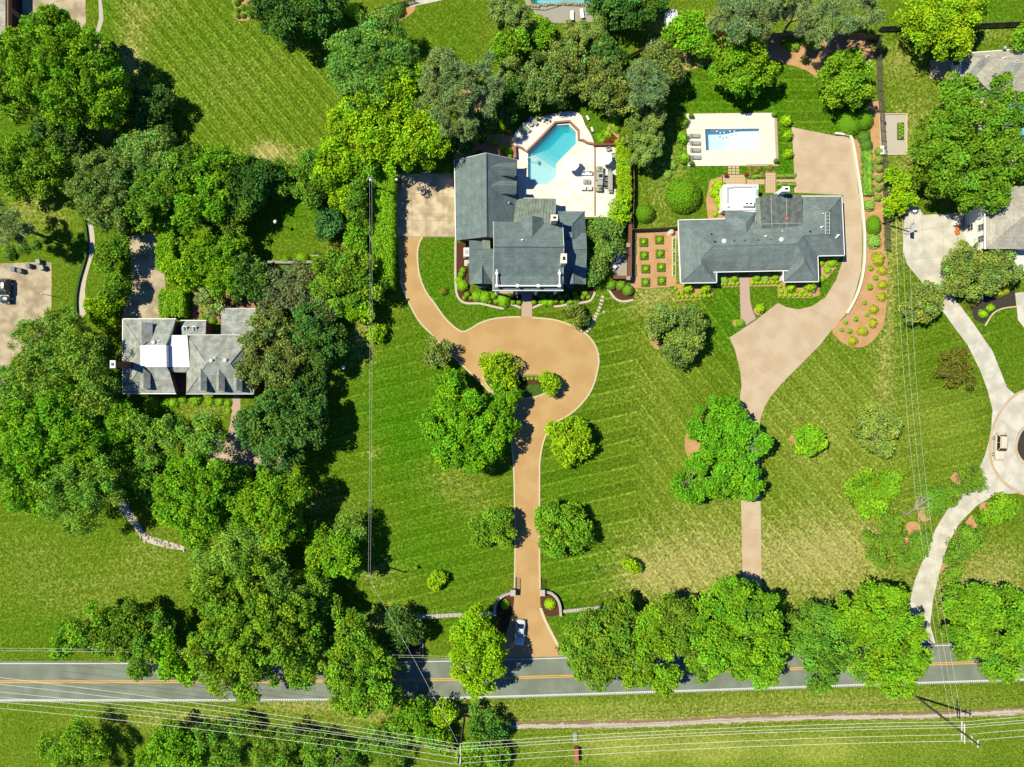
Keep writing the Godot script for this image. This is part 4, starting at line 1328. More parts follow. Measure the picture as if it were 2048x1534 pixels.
	tree("dark", 13, [560, 825, 50, 600, 855, 48, 530, 875, 42, 565, 900, 40, 620, 825, 34, 505, 845, 30], "shade_tree", "dark round tree at the corner of the western house", {"tint": Color(1.3, 1.2, 1.2)})
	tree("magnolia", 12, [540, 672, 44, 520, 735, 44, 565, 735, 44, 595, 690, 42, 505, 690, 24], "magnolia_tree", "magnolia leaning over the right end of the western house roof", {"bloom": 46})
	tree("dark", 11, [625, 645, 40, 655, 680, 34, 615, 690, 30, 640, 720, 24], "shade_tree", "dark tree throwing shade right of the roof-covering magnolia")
	tree("greyleaf", 9, [560, 575, 38, 600, 560, 36, 545, 605, 26, 590, 595, 28], "shade_tree", "grey-leaved tree under the low garden wall")
	tree("mid", 10, [670, 548, 40, 710, 540, 36, 690, 585, 40, 735, 575, 34, 650, 575, 26], "shade_tree", "wide green tree straddling the twin wires left of the driveway bend", {"tint": Color(1.15, 1.1, 0.9)})
	tree("maple", 7, [712, 612, 28, 728, 625, 18, 700, 620, 16], "maple_tree", "lime tree at the top of the yellow grass strip")
	tree("light", 16, [75, 685, 46, 135, 670, 42, 100, 745, 52, 175, 715, 44, 195, 770, 40, 120, 640, 26, 180, 810, 34, 60, 740, 36], "shade_tree", "leafy tree between the far west drive and the western house", {"tint": Color(1.0, 1.0, 0.55)})
	tree("fresh", 17, [60, 850, 54, 130, 840, 54, 165, 890, 46, 80, 920, 52, 30, 930, 40, 120, 800, 36, 50, 990, 36], "shade_tree", "large tree at the left edge above the lower left lawn")
	tree("light", 16, [165, 955, 50, 125, 1000, 42, 160, 1035, 38, 205, 985, 38, 215, 930, 34, 110, 960, 34], "shade_tree", "pale green tree overhanging the top of the lower left lawn", {"tint": Color(0.9, 1.0, 0.6)})
	tree("open", 13, [275, 850, 32, 320, 880, 32, 300, 905, 30, 340, 850, 28], "shade_tree", "thin-leaved tree with long white limbs before the western house", {"pale": true, "tint": Color(1.1, 1.1, 0.6), "dens": 1.3})
	tree("open", 13, [395, 860, 30, 430, 880, 30, 400, 905, 28, 415, 830, 20], "shade_tree", "thin-leaved tree beside the western brick walk", {"pale": true, "tint": Color(1.1, 1.05, 0.6), "dens": 1.2})
	tree("fresh", 9, [425, 505, 42, 460, 545, 40, 390, 500, 28, 470, 500, 26, 445, 565, 30], "shade_tree", "fresh green tree right of the tan western driveway", {"tint": Color(1.1, 1.05, 1.0)})
	tree("maple", 7, [365, 548, 26, 345, 535, 16, 385, 560, 18], "maple_tree", "lime tree at the driveway side above the square hedge", {"tint": Color(0.85, 0.95, 0.9)})
	tree("mid", 8, [225, 510, 28, 240, 490, 20, 215, 530, 20], "shade_tree", "topmost of the three trees along the tan western driveway", {"tint": Color(1.35, 1.2, 0.9)})
	tree("mid", 7, [232, 575, 24, 215, 590, 16], "shade_tree", "middle one of the three trees along the tan western driveway", {"tint": Color(1.2, 1.1, 0.9)})
	tree("maple", 7, [205, 622, 26, 220, 640, 18, 190, 612, 16], "maple_tree", "lowest and yellowest of the three trees along the tan western driveway", {"tint": Color(0.9, 0.9, 0.9)})
	tree("magnolia", 5, [423, 602, 26, 408, 592, 15, 438, 612, 15], "magnolia_tree", "pale blossoming magnolia right of the square hedge", {"bloom": 60, "tint": Color(1.5, 1.5, 1.7)})
	tree("pine", 15, [10, 445, 36, 40, 460, 28, 20, 480, 26, -10, 420, 30], "pine_tree", "pine with white branches at the left edge above the dark car", {"pale": true, "dens": 0.7})
	tree("maple", 6, [682, 392, 26, 710, 375, 20, 700, 410, 20], "maple_tree", "lime tree at the right end of the small western back lawn")
	tree("dark", 6, [665, 445, 26, 655, 465, 18], "shade_tree", "blue-green round tree on the small western back lawn", {"tint": Color(1.1, 1.35, 1.8)})
	tree("fresh", 6, [716, 462, 20, 717, 500, 20, 708, 480, 16, 722, 520, 14], "shade_tree", "bright shrubby tree left of the long western hedge")
	tree("mid", 9, [712, 400, 18, 722, 375, 16, 714, 430, 16], "shade_tree", "narrow tree standing under the twin service wires")
	tree("light", 9, [700, 1040, 24, 685, 1060, 22, 715, 1065, 18], "shade_tree", "olive tree beside the small wire pole", {"tint": Color(1.0, 0.95, 0.6)})
	tree("fresh", 11, [690, 1095, 34, 670, 1120, 28, 700, 1125, 26], "shade_tree", "bright green tree left of the small wire pole", {"tint": Color(1.0, 1.05, 0.9)})
	tree("mid", 9, [135, 1275, 24, 160, 1260, 24, 125, 1295, 18], "shade_tree", "yellowish tree furthest left along the road", {"tint": Color(1.4, 1.3, 0.8)})
	tree("mid", 8, [198, 1222, 20, 212, 1235, 18], "shade_tree", "small yellowish tree set back from the lower left road verge", {"tint": Color(1.3, 1.25, 0.8)})
	tree("mid", 10, [265, 1245, 40, 300, 1285, 42, 240, 1285, 34, 210, 1275, 28, 280, 1330, 26, 320, 1245, 26], "shade_tree", "deep green tree between the largest lower left tree and the yellowish ones")
	tree("fresh", 11, [335, 1300, 26, 350, 1330, 24, 375, 1350, 22], "shade_tree", "tree whose boughs touch the yellow road line at the left", {"tint": Color(1.1, 1.1, 0.9)})
	# --- undergrowth and infill of the western woods
	tree("light", 16, [470, 1095, 46, 425, 1125, 40, 515, 1085, 36], "shade_tree", "yellow-green tree between the creek tree and the largest lower left tree", {"tint": Color(1.1, 1.0, 0.7)})
	tree("mid", 13, [610, 1290, 34, 600, 1340, 32, 625, 1250, 28], "street_tree", "tree joining the largest lower left tree to the road", {"tint": Color(1.2, 1.15, 0.9)})
	tree("fresh", 9, [635, 1105, 26, 620, 1140, 28, 645, 1075, 22], "shade_tree", "tree in the dark gap left of the small wire pole's bright tree")
	tree("mid", 10, [640, 1180, 30, 660, 1215, 28, 625, 1210, 26], "shade_tree", "shaded tree above the road-hiding street tree")
	tree("light", 15, [20, 770, 40, 40, 800, 36, 10, 820, 34], "shade_tree", "tree at the left edge beside the far west drive's end", {"tint": Color(1.0, 1.05, 0.6)})
	tree("fresh", 12, [235, 860, 36, 225, 905, 32, 250, 830, 26], "shade_tree", "tree filling the gap left of the long white limbs")
	tree("mid", 9, [290, 950, 30, 265, 935, 26, 310, 975, 24], "shade_tree", "shaded tree between the creek and the long white limbs")
	tree("fresh", 11, [470, 960, 30, 460, 1000, 28, 480, 1035, 26], "shade_tree", "tree between the creek tree and the bright round tree")
	tree("mid", 10, [300, 395, 34, 285, 430, 28, 310, 360, 26], "shade_tree", "tree right of the blossoming drive-head magnolia")
	tree("mid", 9, [480, 420, 28, 470, 450, 24, 500, 400, 22], "shade_tree", "tree at the left end of the small western back lawn")
	tree("dark", 9, [500, 545, 34, 520, 570, 28, 490, 580, 26], "shade_tree", "dark tree beside the grey-leaved tree behind the rear patio", {"tint": Color(1.3, 1.3, 1.1)})
	tree("greyleaf", 8, [640, 600, 32, 610, 615, 30, 650, 630, 26], "shade_tree", "grey-green tree left of the twin-wire tree")
	tree("dark", 9, [600, 780, 36, 580, 795, 30, 625, 765, 26], "shade_tree", "dark tree between the roof magnolia and the corner tree")
	tree("brush", 5, [180, 300, 24, 165, 330, 22, 150, 300, 20], "thicket", "thicket by the bare patch under the upper left trees", {"category": "thicket"})
	tree("mid", 9, [20, 190, 30, 0, 160, 30, 35, 225, 20], "shade_tree", "tree at the left edge beside the largest upper left tree", {"tint": Color(1.2, 1.1, 0.9)})
	tree("fresh", 8, [738, 335, 20, 730, 318, 20], "shade_tree", "green tree at the very top of the twin wires")
	tree("mid", 8, [620, 395, 20, 640, 375, 20, 600, 380, 16], "shade_tree", "tree at the top right of the small western back lawn")
	tree("dark", 7, [940, 265, 26, 965, 255, 24, 920, 285, 20], "shade_tree", "dark tree behind the garage wing of the slate house")
	tree("fresh", 7, [1420, 95, 22, 1440, 110, 20, 1405, 90, 16], "shade_tree", "small tree by the mulch bed left of the spreading tree")
	# --- south of the road
	tree("sparse", 10, [168, 1468, 30, 108, 1490, 26, 140, 1510, 34, 195, 1500, 26, 180, 1530, 30], "shade_tree", "leftmost tree south of the road, with a branching shadow", {"dens": 1.4})
	tree("fresh", 8, [345, 1470, 34, 320, 1505, 40, 375, 1510, 36], "shade_tree", "green tree at the bottom edge under the wires, left end of the brush")
	tree("brush", 7, [420, 1470, 30, 450, 1505, 34, 480, 1460, 26], "thicket", "brush at the bottom edge right of the leafy left end", {"category": "thicket"})
	tree("brush", 7, [530, 1500, 34, 580, 1470, 30, 560, 1530, 34], "thicket", "brush with bare leaning stems in the bottom middle", {"category": "thicket", "tint": Color(1.1, 1.05, 0.9)})
	tree("brush", 7, [640, 1490, 32, 680, 1515, 34, 620, 1525, 30], "thicket", "brush at the bottom edge left of the pale pole", {"category": "thicket", "pale": true})
	tree("brush", 8, [740, 1480, 32, 780, 1510, 34, 790, 1460, 26], "thicket", "brush at the bottom edge nearest the big wire pole's left", {"category": "thicket"})
	tree("fresh", 7, [830, 1425, 30, 860, 1450, 34, 810, 1450, 26, 885, 1480, 26], "thicket", "bright thicket between the road and the big wire pole", {"category": "thicket"})
	tree("maple", 6, [893, 1420, 18, 885, 1435, 14], "maple_tree", "small lime bush beside the roadside culvert")
	tree("dark", 6, [965, 1440, 26, 985, 1460, 26, 965, 1475, 28], "thicket", "dense dark bush mass right of the big wire pole, upper half", {"category": "thicket", "tint": Color(1.2, 1.3, 1.0)})
	tree("fresh", 6, [960, 1500, 34, 990, 1520, 26, 940, 1520, 26], "thicket", "dense bush mass right of the big wire pole, lower half", {"category": "thicket"})
	tree("dark", 8, [800, 1240, 28, 825, 1265, 26, 790, 1280, 24], "shade_tree", "dark tree in the shade left of the western stone wall")
	tree("brush", 5, [775, 1310, 22, 800, 1320, 20], "thicket", "low growth above the shaded road", {"category": "thicket"})

# ---------------------------------------------------------------- houses
# a roof face from [px, py, height] corners
func V(a: Array) -> Array:
	var r := []
	for k in a:
		r.append(P(k[0], k[1], k[2]))
	return r

func roof_face(parent: Node, corners: Array, m: Material, called := "roof_slope") -> MeshInstance3D:
	var mb := MB.new()
	var p := V(corners)
	mb.face(p)
	# underside a hand below, and a fascia all round, so that the slope has thickness
	var low := []
	for k in p:
		low.append((k as Vector3) - Vector3(0, 0.14, 0))
	for i in p.size():
		var j := (i + 1) % p.size()
		var cen := Vector3.ZERO
		for k in p:
			cen += k
		cen /= p.size()
		mb.face([p[i], p[j], low[j], low[i]], ((p[i] + p[j]) * 0.5 - cen) * Vector3(1, 0, 1))
	return put(called, mb, m, parent)

# a pale edge board along an eave
func fascia(parent: Node, line: Array, m: Material, w := 0.12, hgt := 0.2) -> void:
	var mb := MB.new()
	var p := V(line)
	for i in p.size() - 1:
		var a: Vector3 = p[i]
		var b: Vector3 = p[i + 1]
		var d := b - a
		var bs := Basis.looking_at(d.normalized(), Vector3.UP)
		mb.box((a + b) * 0.5 + Vector3(0, -hgt * 0.5 + 0.05, 0), Vector3(w, hgt, d.length() + w), bs)
	put("fascia", mb, m, parent)

# ridge and hip caps
func caps(parent: Node, lines: Array, m: Material, r := 0.09) -> void:
	for l in lines:
		var mb := MB.new()
		var p := V(l)
		var q := []
		var rr := []
		for k in p:
			q.append((k as Vector3) + Vector3(0, 0.01, 0))
			rr.append(r)
		mb.tube(q, rr, 5)
		put("ridge_cap", mb, m, parent)

# walls below an outline given as [px, py, height of eave]; pulled in from the eave by inset metres
func walls(parent: Node, outline: Array, inset: float, m: Material, top_drop := 0.15) -> MeshInstance3D:
	var p := PackedVector2Array()
	var hh := 99.0
	for k in outline:
		var w := P(k[0], k[1], k[2])
		p.append(Vector2(w.x, w.z))
		hh = minf(hh, k[2])
	var q := Geometry2D.offset_polygon(p, -inset)
	var mb := MB.new()
	for poly in q:
		mb.prism(poly, 0.0, hh - top_drop)
	return put("wall", mb, m, parent)

# a window with frame and glass in the wall plane; at = centre, out = outward normal
func window(parent: Node, at: Vector3, out: Vector3, w: float, h: float, frame: Material, bars := 1) -> void:
	var b := Basis(Vector3.UP.cross(out).normalized(), Vector3.UP, out)
	var mb := MB.new()
	mb.box(at + b.x * (w / 2) + out * 0.03, Vector3(0.09, h + 0.1, 0.1), b)
	mb.box(at - b.x * (w / 2) + out * 0.03, Vector3(0.09, h + 0.1, 0.1), b)
	mb.box(at + Vector3(0, h / 2, 0) + out * 0.03, Vector3(w - 0.09, 0.1, 0.1), b)
	mb.box(at - Vector3(0, h / 2, 0) + out * 0.05, Vector3(w + 0.16, 0.08, 0.16), b)
	for i in bars:
		mb.box(at + b.x * (w * ((i + 1.0) / (bars + 1.0) - 0.5)) + out * 0.025, Vector3(0.05, h - 0.1, 0.05), b)
	mb.box(at + out * 0.025, Vector3(w - 0.1, 0.05, 0.04), b)
	var o := put("window", mb, frame, parent)
	var g := MB.new()
	g.box(at, Vector3(w - 0.04, h - 0.04, 0.03), b)
	put("pane", g, M.glass_dark, o)

func door(parent: Node, at: Vector3, out: Vector3, w: float, h: float, m: Material) -> void:
	var b := Basis(Vector3.UP.cross(out).normalized(), Vector3.UP, out)
	var mb := MB.new()
	mb.box(at + Vector3(0, h / 2, 0) + out * 0.03, Vector3(w, h, 0.07), b)
	var o := put("door", mb, m, parent)
	var k := MB.new()
	k.lathe(at + b.x * (w * 0.4) + Vector3(0, 1.0, 0) + out * 0.1, [Vector2(0.001, -0.04), Vector2(0.04, 0), Vector2(0.001, 0.04)], 8)
	put("handle", k, M.grey_metal, o)

func chimney(parent: Node, x: float, y: float, wx: float, wz: float, h0: float, h1: float, m: Material, cap: Material) -> void:
	var c := P(x, y, h1)
	var mb := MB.new()
	mb.box(Vector3(c.x, (h0 + h1) / 2, c.z), Vector3(wx, h1 - h0, wz))
	mb.box(Vector3(c.x, h1 - 0.25, c.z), Vector3(wx + 0.14, 0.14, wz + 0.14))
	var o := put("chimney", mb, m, parent)
	var t := MB.new()
	t.cbox(Vector3(c.x, h1 + 0.06, c.z), Vector3(wx + 0.2, 0.12, wz + 0.2), 0.04)
	put("cap", t, cap, o)
	var f := MB.new()
	f.box(Vector3(c.x, h1 + 0.2, c.z), Vector3(wx * 0.45, 0.18, wz * 0.4))
	put("flue", f, M.black_metal, o)

# small gable dormer: front centre [px, py], depth direction, width, run, heights
func dormer(parent: Node, fx: float, fy: float, dir: Vector3, w: float, run: float, he: float, hr: float, drop: float, roof: Material, side: Material) -> void:
	var f := P(fx, fy, he) * Vector3(1, 0, 1)
	var s := Vector3.UP.cross(dir).normalized() * w * 0.5
	var b := f - dir * run
	var up := Vector3.UP
	var o := Node3D.new()
	o.name = "dormer"
	parent.add_child(o, true)
	var wl := MB.new()
	var g0 := f - dir * 0.25
	wl.face([g0 + s * 0.85 + up * (he - drop), g0 - s * 0.85 + up * (he - drop), g0 - s * 0.85 + up * he, g0 + up * (hr - 0.1), g0 + s * 0.85 + up * he], dir)
	for k in [-1.0, 1.0]:
		wl.face([g0 + s * 0.85 * k + up * (he - drop), g0 + s * 0.85 * k + up * he, b + s * 0.85 * k + up * he, b + s * 0.85 * k + up * (he - 0.6)], s * k)
	put("dormer_wall", wl, side, o)
	var rf := MB.new()
	for k in [-1.0, 1.0]:
		rf.face([f + up * hr, b - dir * run * 0.35 + up * hr, b + s * k + up * he, f + s * k + up * he])
		rf.face([f + up * hr, f + s * k + up * he, f + s * k + up * (he - 0.12), f + up * (hr - 0.12)], dir)
		rf.face([f + s * k + up * he, b + s * k + up * he, b + s * k + up * (he - 0.12), f + s * k + up * (he - 0.12)], s * k)
	put("dormer_roof", rf, roof, o)
	var wn := MB.new()
	wn.box(g0 + dir * 0.03 + up * (he - drop * 0.45), Vector3(absf(s.x) * 1.0 + 0.05, drop * 0.7, absf(s.z) * 1.0 + 0.05))
	put("pane", wn, M.glass_dark, o)

func vent(parent: Node, x: float, y: float, h: float, r := 0.18, m: Material = null) -> void:
	var mb := MB.new()
	mb.lathe(P(x, y, h) - Vector3(0, 0.3, 0), [Vector2(r * 0.6, 0), Vector2(r * 0.6, 0.45), Vector2(r, 0.47), Vector2(r, 0.55), Vector2(r * 0.5, 0.66), Vector2(0.001, 0.68)], 12)
	put("roof_vent", mb, m if m else M.light_metal, parent)

func pipe(parent: Node, x: float, y: float, h: float, m: Material = null) -> void:
	var mb := MB.new()
	mb.lathe(P(x, y, h) - Vector3(0, 0.3, 0), [Vector2(0.22, 0.28), Vector2(0.09, 0.36), Vector2(0.09, 0.8), Vector2(0.001, 0.8)], 10)
	put("vent_pipe", mb, m if m else M.white_paint, parent)

func slate_house() -> void:
	var o := thing("slate_roofed_house", "large house with slate-coloured gabled roofs beside the angled pool", "house")
	var R: Material = M.shingle_slate
	# garage wing, ridge running away
	walls(o, [[909, 321, 3.0], [1034.5, 320, 3.0], [1028, 479, 3.0], [911.3, 480.7, 3.0]], 0.45, M.brick)
	var gr := [972, 306.4, 6.9]
	var gf := [973.6, 473.4, 6.9]
	roof_face(o, [[909, 321, 3.0], gr, gf, [911.3, 480.7, 3.0]], R)
	roof_face(o, [[1034.5, 320, 3.0], gr, gf, [1033, 480, 3.0]], R)
	for y in [[321.5, 320.5, 306.9], [480, 479.5, 473.2]]:
		var gw := MB.new()
		gw.face([P(915, y[0], 3.0), P(1029, y[1], 3.0), P(972.5, y[2] + 0.5, 6.6)], Vector3(0, 0, -1 if y[0] < 400 else 1))
		put("gable_wall", gw, M.brick, o)
	caps(o, [[gr, gf]], M.shingle_slate, 0.13)
	fascia(o, [[908.8, 320.6, 2.98], [911.2, 481, 2.98]], M.white_paint)
	fascia(o, [[908.8, 320.8, 3.0], [972, 306, 6.9], [1035, 319.8, 3.0]], M.trim_grey, 0.1, 0.16)
	for k in [338.4, 374.6]:
		dormer(o, 1033, k, Vector3.RIGHT, 2.25, 3.6, 5.2, 6.4, 1.7, R, M.white_paint)
	for k in 3:
		door(o, P(913, 352 + k * 36, 0) + Vector3(0.0, 0, 0), Vector3.LEFT, 2.6, 2.2, M.white_paint)
	pipe(o, 1018, 405, 4.2, M.grey_metal)
	# main block
	var be := 6.2
	var rh := 9.4
	walls(o, [[987, 444, be], [1124.7, 445, be], [1124.7, 562, be], [987, 562, be]], 0.35, M.brick)
	var bl := [986.8, 443.3, be]
	var br := [1124.9, 445.0, be]
	var rl := [988, 492.5, rh]
	var rr := [1127.4, 493.2, rh]
	var ml := [986.5, 553, 6.55]
	var mr := [1125.4, 553, 6.55]
	roof_face(o, [bl, br, rr, rl], R)
	roof_face(o, [rl, rr, mr, ml], R)
	roof_face(o, [ml, mr, [1125.4, 580.5, 6.1], [986, 580.5, 6.1]], R, "porch_roof")
	for x in [[988, 989.2], [1123.6, 1126]]:
		var gg := MB.new()
		gg.face([P(x[0], 446, be), P(x[0], 551, 6.5), P(x[1], 493, rh - 0.2)], Vector3(-1 if x[0] < 1050 else 1, 0, 0))
		put("gable_wall", gg, M.white_paint, o)
	caps(o, [[rl, rr]], M.shingle_slate, 0.15)
	fascia(o, [[985.6, 581, 6.08], [1125.8, 581, 6.08]], M.trim_grey, 0.16, 0.3)
	fascia(o, [[985.8, 581, 6.1], [986.2, 553, 6.52], [987.6, 493, 9.36], [986.5, 443.2, 6.2]], M.trim_grey, 0.1, 0.16)
	fascia(o, [[1125.8, 581, 6.1], [1125.8, 553, 6.52], [1127.8, 493, 9.36], [1125.2, 444.8, 6.2]], M.trim_grey, 0.1, 0.16)
	dormer(o, 1064, 436, Vector3.FORWARD, 4.0, 3.6, 6.5, 8.2, 1.6, R, M.white_paint)
	# white balustrade over the porch
	var posts := [[993.4, 546.5], [993.4, 571.5], [1035, 571.5], [1076.6, 571.5], [1119, 571.5], [1119, 546.5]]
	var rail := Node3D.new()
	rail.name = "balustrade"
	o.add_child(rail)
	for k in posts:
		var c := P(k[0], k[1], 7.4)
		var mb := MB.new()
		mb.box(Vector3(c.x, 6.75, c.z), Vector3(0.34, 1.3, 0.34))
		mb.cbox(Vector3(c.x, 7.46, c.z), Vector3(0.52, 0.14, 0.52), 0.05)
		put("post", mb, M.white_paint, rail)
	for k in [[[993.4, 571.5], [1035, 571.5]], [[1035, 571.5], [1076.6, 571.5]], [[1076.6, 571.5], [1119, 571.5]], [[993.4, 536], [993.4, 546.5]], [[993.4, 546.5], [993.4, 571.5]], [[1119, 536], [1119, 546.5]], [[1119, 546.5], [1119, 571.5]]]:
		var a := P(k[0][0], k[0][1], 7.3)
		var b := P(k[1][0], k[1][1], 7.3)
		var d := b - a
		var bs := Basis.looking_at(d.normalized(), Vector3.UP)
		var mb := MB.new()
		mb.box((a + b) / 2, Vector3(0.2, 0.12, d.length() - 0.5), bs)
		put("rail", mb, M.white_paint, rail)
		mb = MB.new()
		mb.box((a + b) / 2 - Vector3(0, 0.7, 0), Vector3(0.14, 0.1, d.length() - 0.5), bs)
		put("rail", mb, M.white_paint, rail)
		var bal := MB.new()
		var cnt := int(d.length() / 0.28)
		for i in range(1, cnt):
			bal.box(a.lerp(b, float(i) / cnt) - Vector3(0, 0.38, 0), Vector3(0.06, 0.6, 0.06))
		put("balusters", bal, M.white_paint, rail).set_meta("kind", "stuff")
	# porch columns
	for x in [992, 1033, 1073, 1113]:
		var c := P(x, 578, 6.0)
		var mb := MB.new()
		mb.lathe(Vector3(c.x, 0, c.z), [Vector2(0.34, 0), Vector2(0.34, 0.2), Vector2(0.26, 0.3), Vector2(0.22, 5.5), Vector2(0.33, 5.7), Vector2(0.33, 5.9), Vector2(0.001, 5.9)], 14)
		put("column", mb, M.white_paint, o)
	var pf := MB.new()
	var pa := P(988, 566, 0)
	var pb := P(1122, 588, 0)
	pf.cbox(Vector3((pa.x + pb.x) / 2, 0.15, (pa.z + pb.z) / 2), Vector3(pb.x - pa.x - 0.3, 0.3, pb.z - pa.z), 0.03)
	put("porch_floor", pf, M.pink_paver, o)
	var fw := P(1054, 562, 6.2).z - 0.34
	door(o, Vector3(P(1054, 562, 6).x, 0.3, fw), Vector3.BACK, 1.4, 2.5, M.black_metal)
	for x in [1003, 1028, 1082, 1107]:
		for hh in [1.7, 4.6]:
			window(o, Vector3(P(x, 562, 6).x, hh, fw + 0.02), Vector3.BACK, 1.1, 1.7, M.white_paint)
	# west front room with bay window
	var e := 3.3
	walls(o, [[938, 476, e], [986, 476, e], [986, 566, e], [938, 566, e]], 0.3, M.brick)
	roof_face(o, [[938, 474, e], [965, 497, 5.7], [938.4, 497.4, 5.7]], R)
	roof_face(o, [[938, 474, e], [964.8, 474, e], [965, 497.4, 5.7]], R)
	roof_face(o, [[938.2, 497.4, 5.7], [988, 497.4, 5.7], [986.5, 568, e], [938.0, 568, e]], R)
	roof_face(o, [[938, 568.4, e + 0.02], [963.8, 531, 4.6], [963.8, 567, 5.0]], R)
	roof_face(o, [[986, 568.4, e + 0.02], [963.8, 531, 4.6], [963.8, 567, 5.0]], R)
	var g1 := MB.new()
	g1.face([P(939, 567.5, e), P(985, 567.5, e), P(963.8, 566.8, 4.9)], Vector3.BACK)
	put("gable_wall", g1, M.white_paint, o)
	roof_face(o, [[964.8, 474.5, 4.6], [980, 474.5, 4.6], [980.5, 498, 5.8], [964.8, 498, 5.8]], M.patina_metal, "metal_roof")
	caps(o, [[[938.2, 497.4, 5.7], [964, 497.4, 5.7]], [[963.8, 531, 4.65], [963.8, 567, 5.02]]], R, 0.1)
	var bay := MB.new()
	var bp := PackedVector2Array()
	for k in [[953, 566], [976, 566], [972, 574], [957, 574]]:
		var w := P(k[0], k[1], 2.4)
		bp.append(Vector2(w.x, w.z))
	bay.prism(bp, 0.0, 2.6)
	put("bay_window", bay, M.teal_glass, o)
	# east front room, mirrored, with the rear ell
	walls(o, [[1124, 424, e], [1170, 424, e], [1172, 566, e], [1124, 566, e]], 0.3, M.brick)
	roof_face(o, [[1116, 422.3, e], [1169.5, 422.7, e], [1144.5, 447.7, 5.0], [1121, 447.7, 5.0]], R)
	roof_face(o, [[1169.5, 422.7, e], [1144.5, 447.7, 5.0], [1145, 476, 5.0], [1172, 476, e]], R)
	roof_face(o, [[1121, 446, 5.0], [1144.5, 447.7, 5.0], [1145, 476, 5.0], [1121, 476, 5.0]], R)
	roof_face(o, [[1122, 466, 4.2], [1172.5, 466, 3.7], [1173.8, 498.5, 5.7], [1122, 498.5, 5.7]], R)
	roof_face(o, [[1122, 498.5, 5.7], [1173.8, 498.5, 5.7], [1172, 568.5, e], [1122, 568.5, e]], R)
	roof_face(o, [[1133, 568.8, e + 0.02], [1146.4, 540, 4.5], [1146.4, 567, 4.9]], R)
	roof_face(o, [[1170.5, 568.8, e + 0.02], [1146.4, 540, 4.5], [1146.4, 567, 4.9]], R)
	var g2 := MB.new()
	g2.face([P(1134, 567.9, e), P(1169.5, 567.9, e), P(1146.4, 566.8, 4.8)], Vector3.BACK)
	put("gable_wall", g2, M.white_paint, o)
	g2 = MB.new()
	g2.face([P(1172.2, 468, e), P(1171.5, 567, e), P(1173, 498.5, 5.6)], Vector3.RIGHT)
	put("gable_wall", g2, M.white_paint, o)
	caps(o, [[[1128, 498.5, 5.7], [1173.8, 498.5, 5.7]], [[1146.4, 540, 4.55], [1146.4, 567, 4.92]], [[1169.5, 422.7, e], [1144.5, 447.7, 5.0], [1145, 476, 5.0]]], R, 0.1)
	var bay2 := MB.new()
	var bq := PackedVector2Array()
	for k in [[1131, 566], [1151, 566], [1148, 574], [1135, 574]]:
		var w := P(k[0], k[1], 2.4)
		bq.append(Vector2(w.x, w.z))
	bay2.prism(bq, 0.0, 2.6)
	put("bay_window", bay2, M.teal_glass, o)
	# ribbed metal roof of the rear porch
	roof_face(o, [[1043, 396.4, 3.2], [1112, 397.4, 3.2], [1110, 446, 4.2], [1026.5, 444, 4.2], [1032.3, 400.7, 3.28]], M.patina_metal, "metal_porch_roof")
	for i in 13:
		var t := i / 12.0
		var a := P(lerpf(1043, 1112, t), lerpf(396.4, 397.4, t), 3.24)
		var b := P(lerpf(1036, 1110, t), 445, 4.24)
		var mb := MB.new()
		mb.tube([a, b], [0.035, 0.035], 4)
		put("seam", mb, M.patina_metal, o)
	fascia(o, [[1042.5, 396, 3.18], [1112.4, 397, 3.18], [1110.5, 424, 3.7]], M.trim_grey, 0.1, 0.2)
	for x in [1046, 1068, 1090, 1109]:
		var c := P(x, 400, 3.0)
		var mb := MB.new()
		mb.box(Vector3(c.x, 1.5, c.z), Vector3(0.2, 3.0, 0.2))
		put("porch_post", mb, M.white_paint, o)
	chimney(o, 1108.8, 435.5, 1.0, 0.85, 3.0, 9.6, M.cream_paint, M.cream_paint)
	chimney(o, 1127.6, 517, 0.85, 1.45, 3.0, 11.0, M.cream_paint, M.cream_paint)
	pipe(o, 1044.5, 480.5, 8.6)
	pipe(o, 960, 478.5, 3.8)

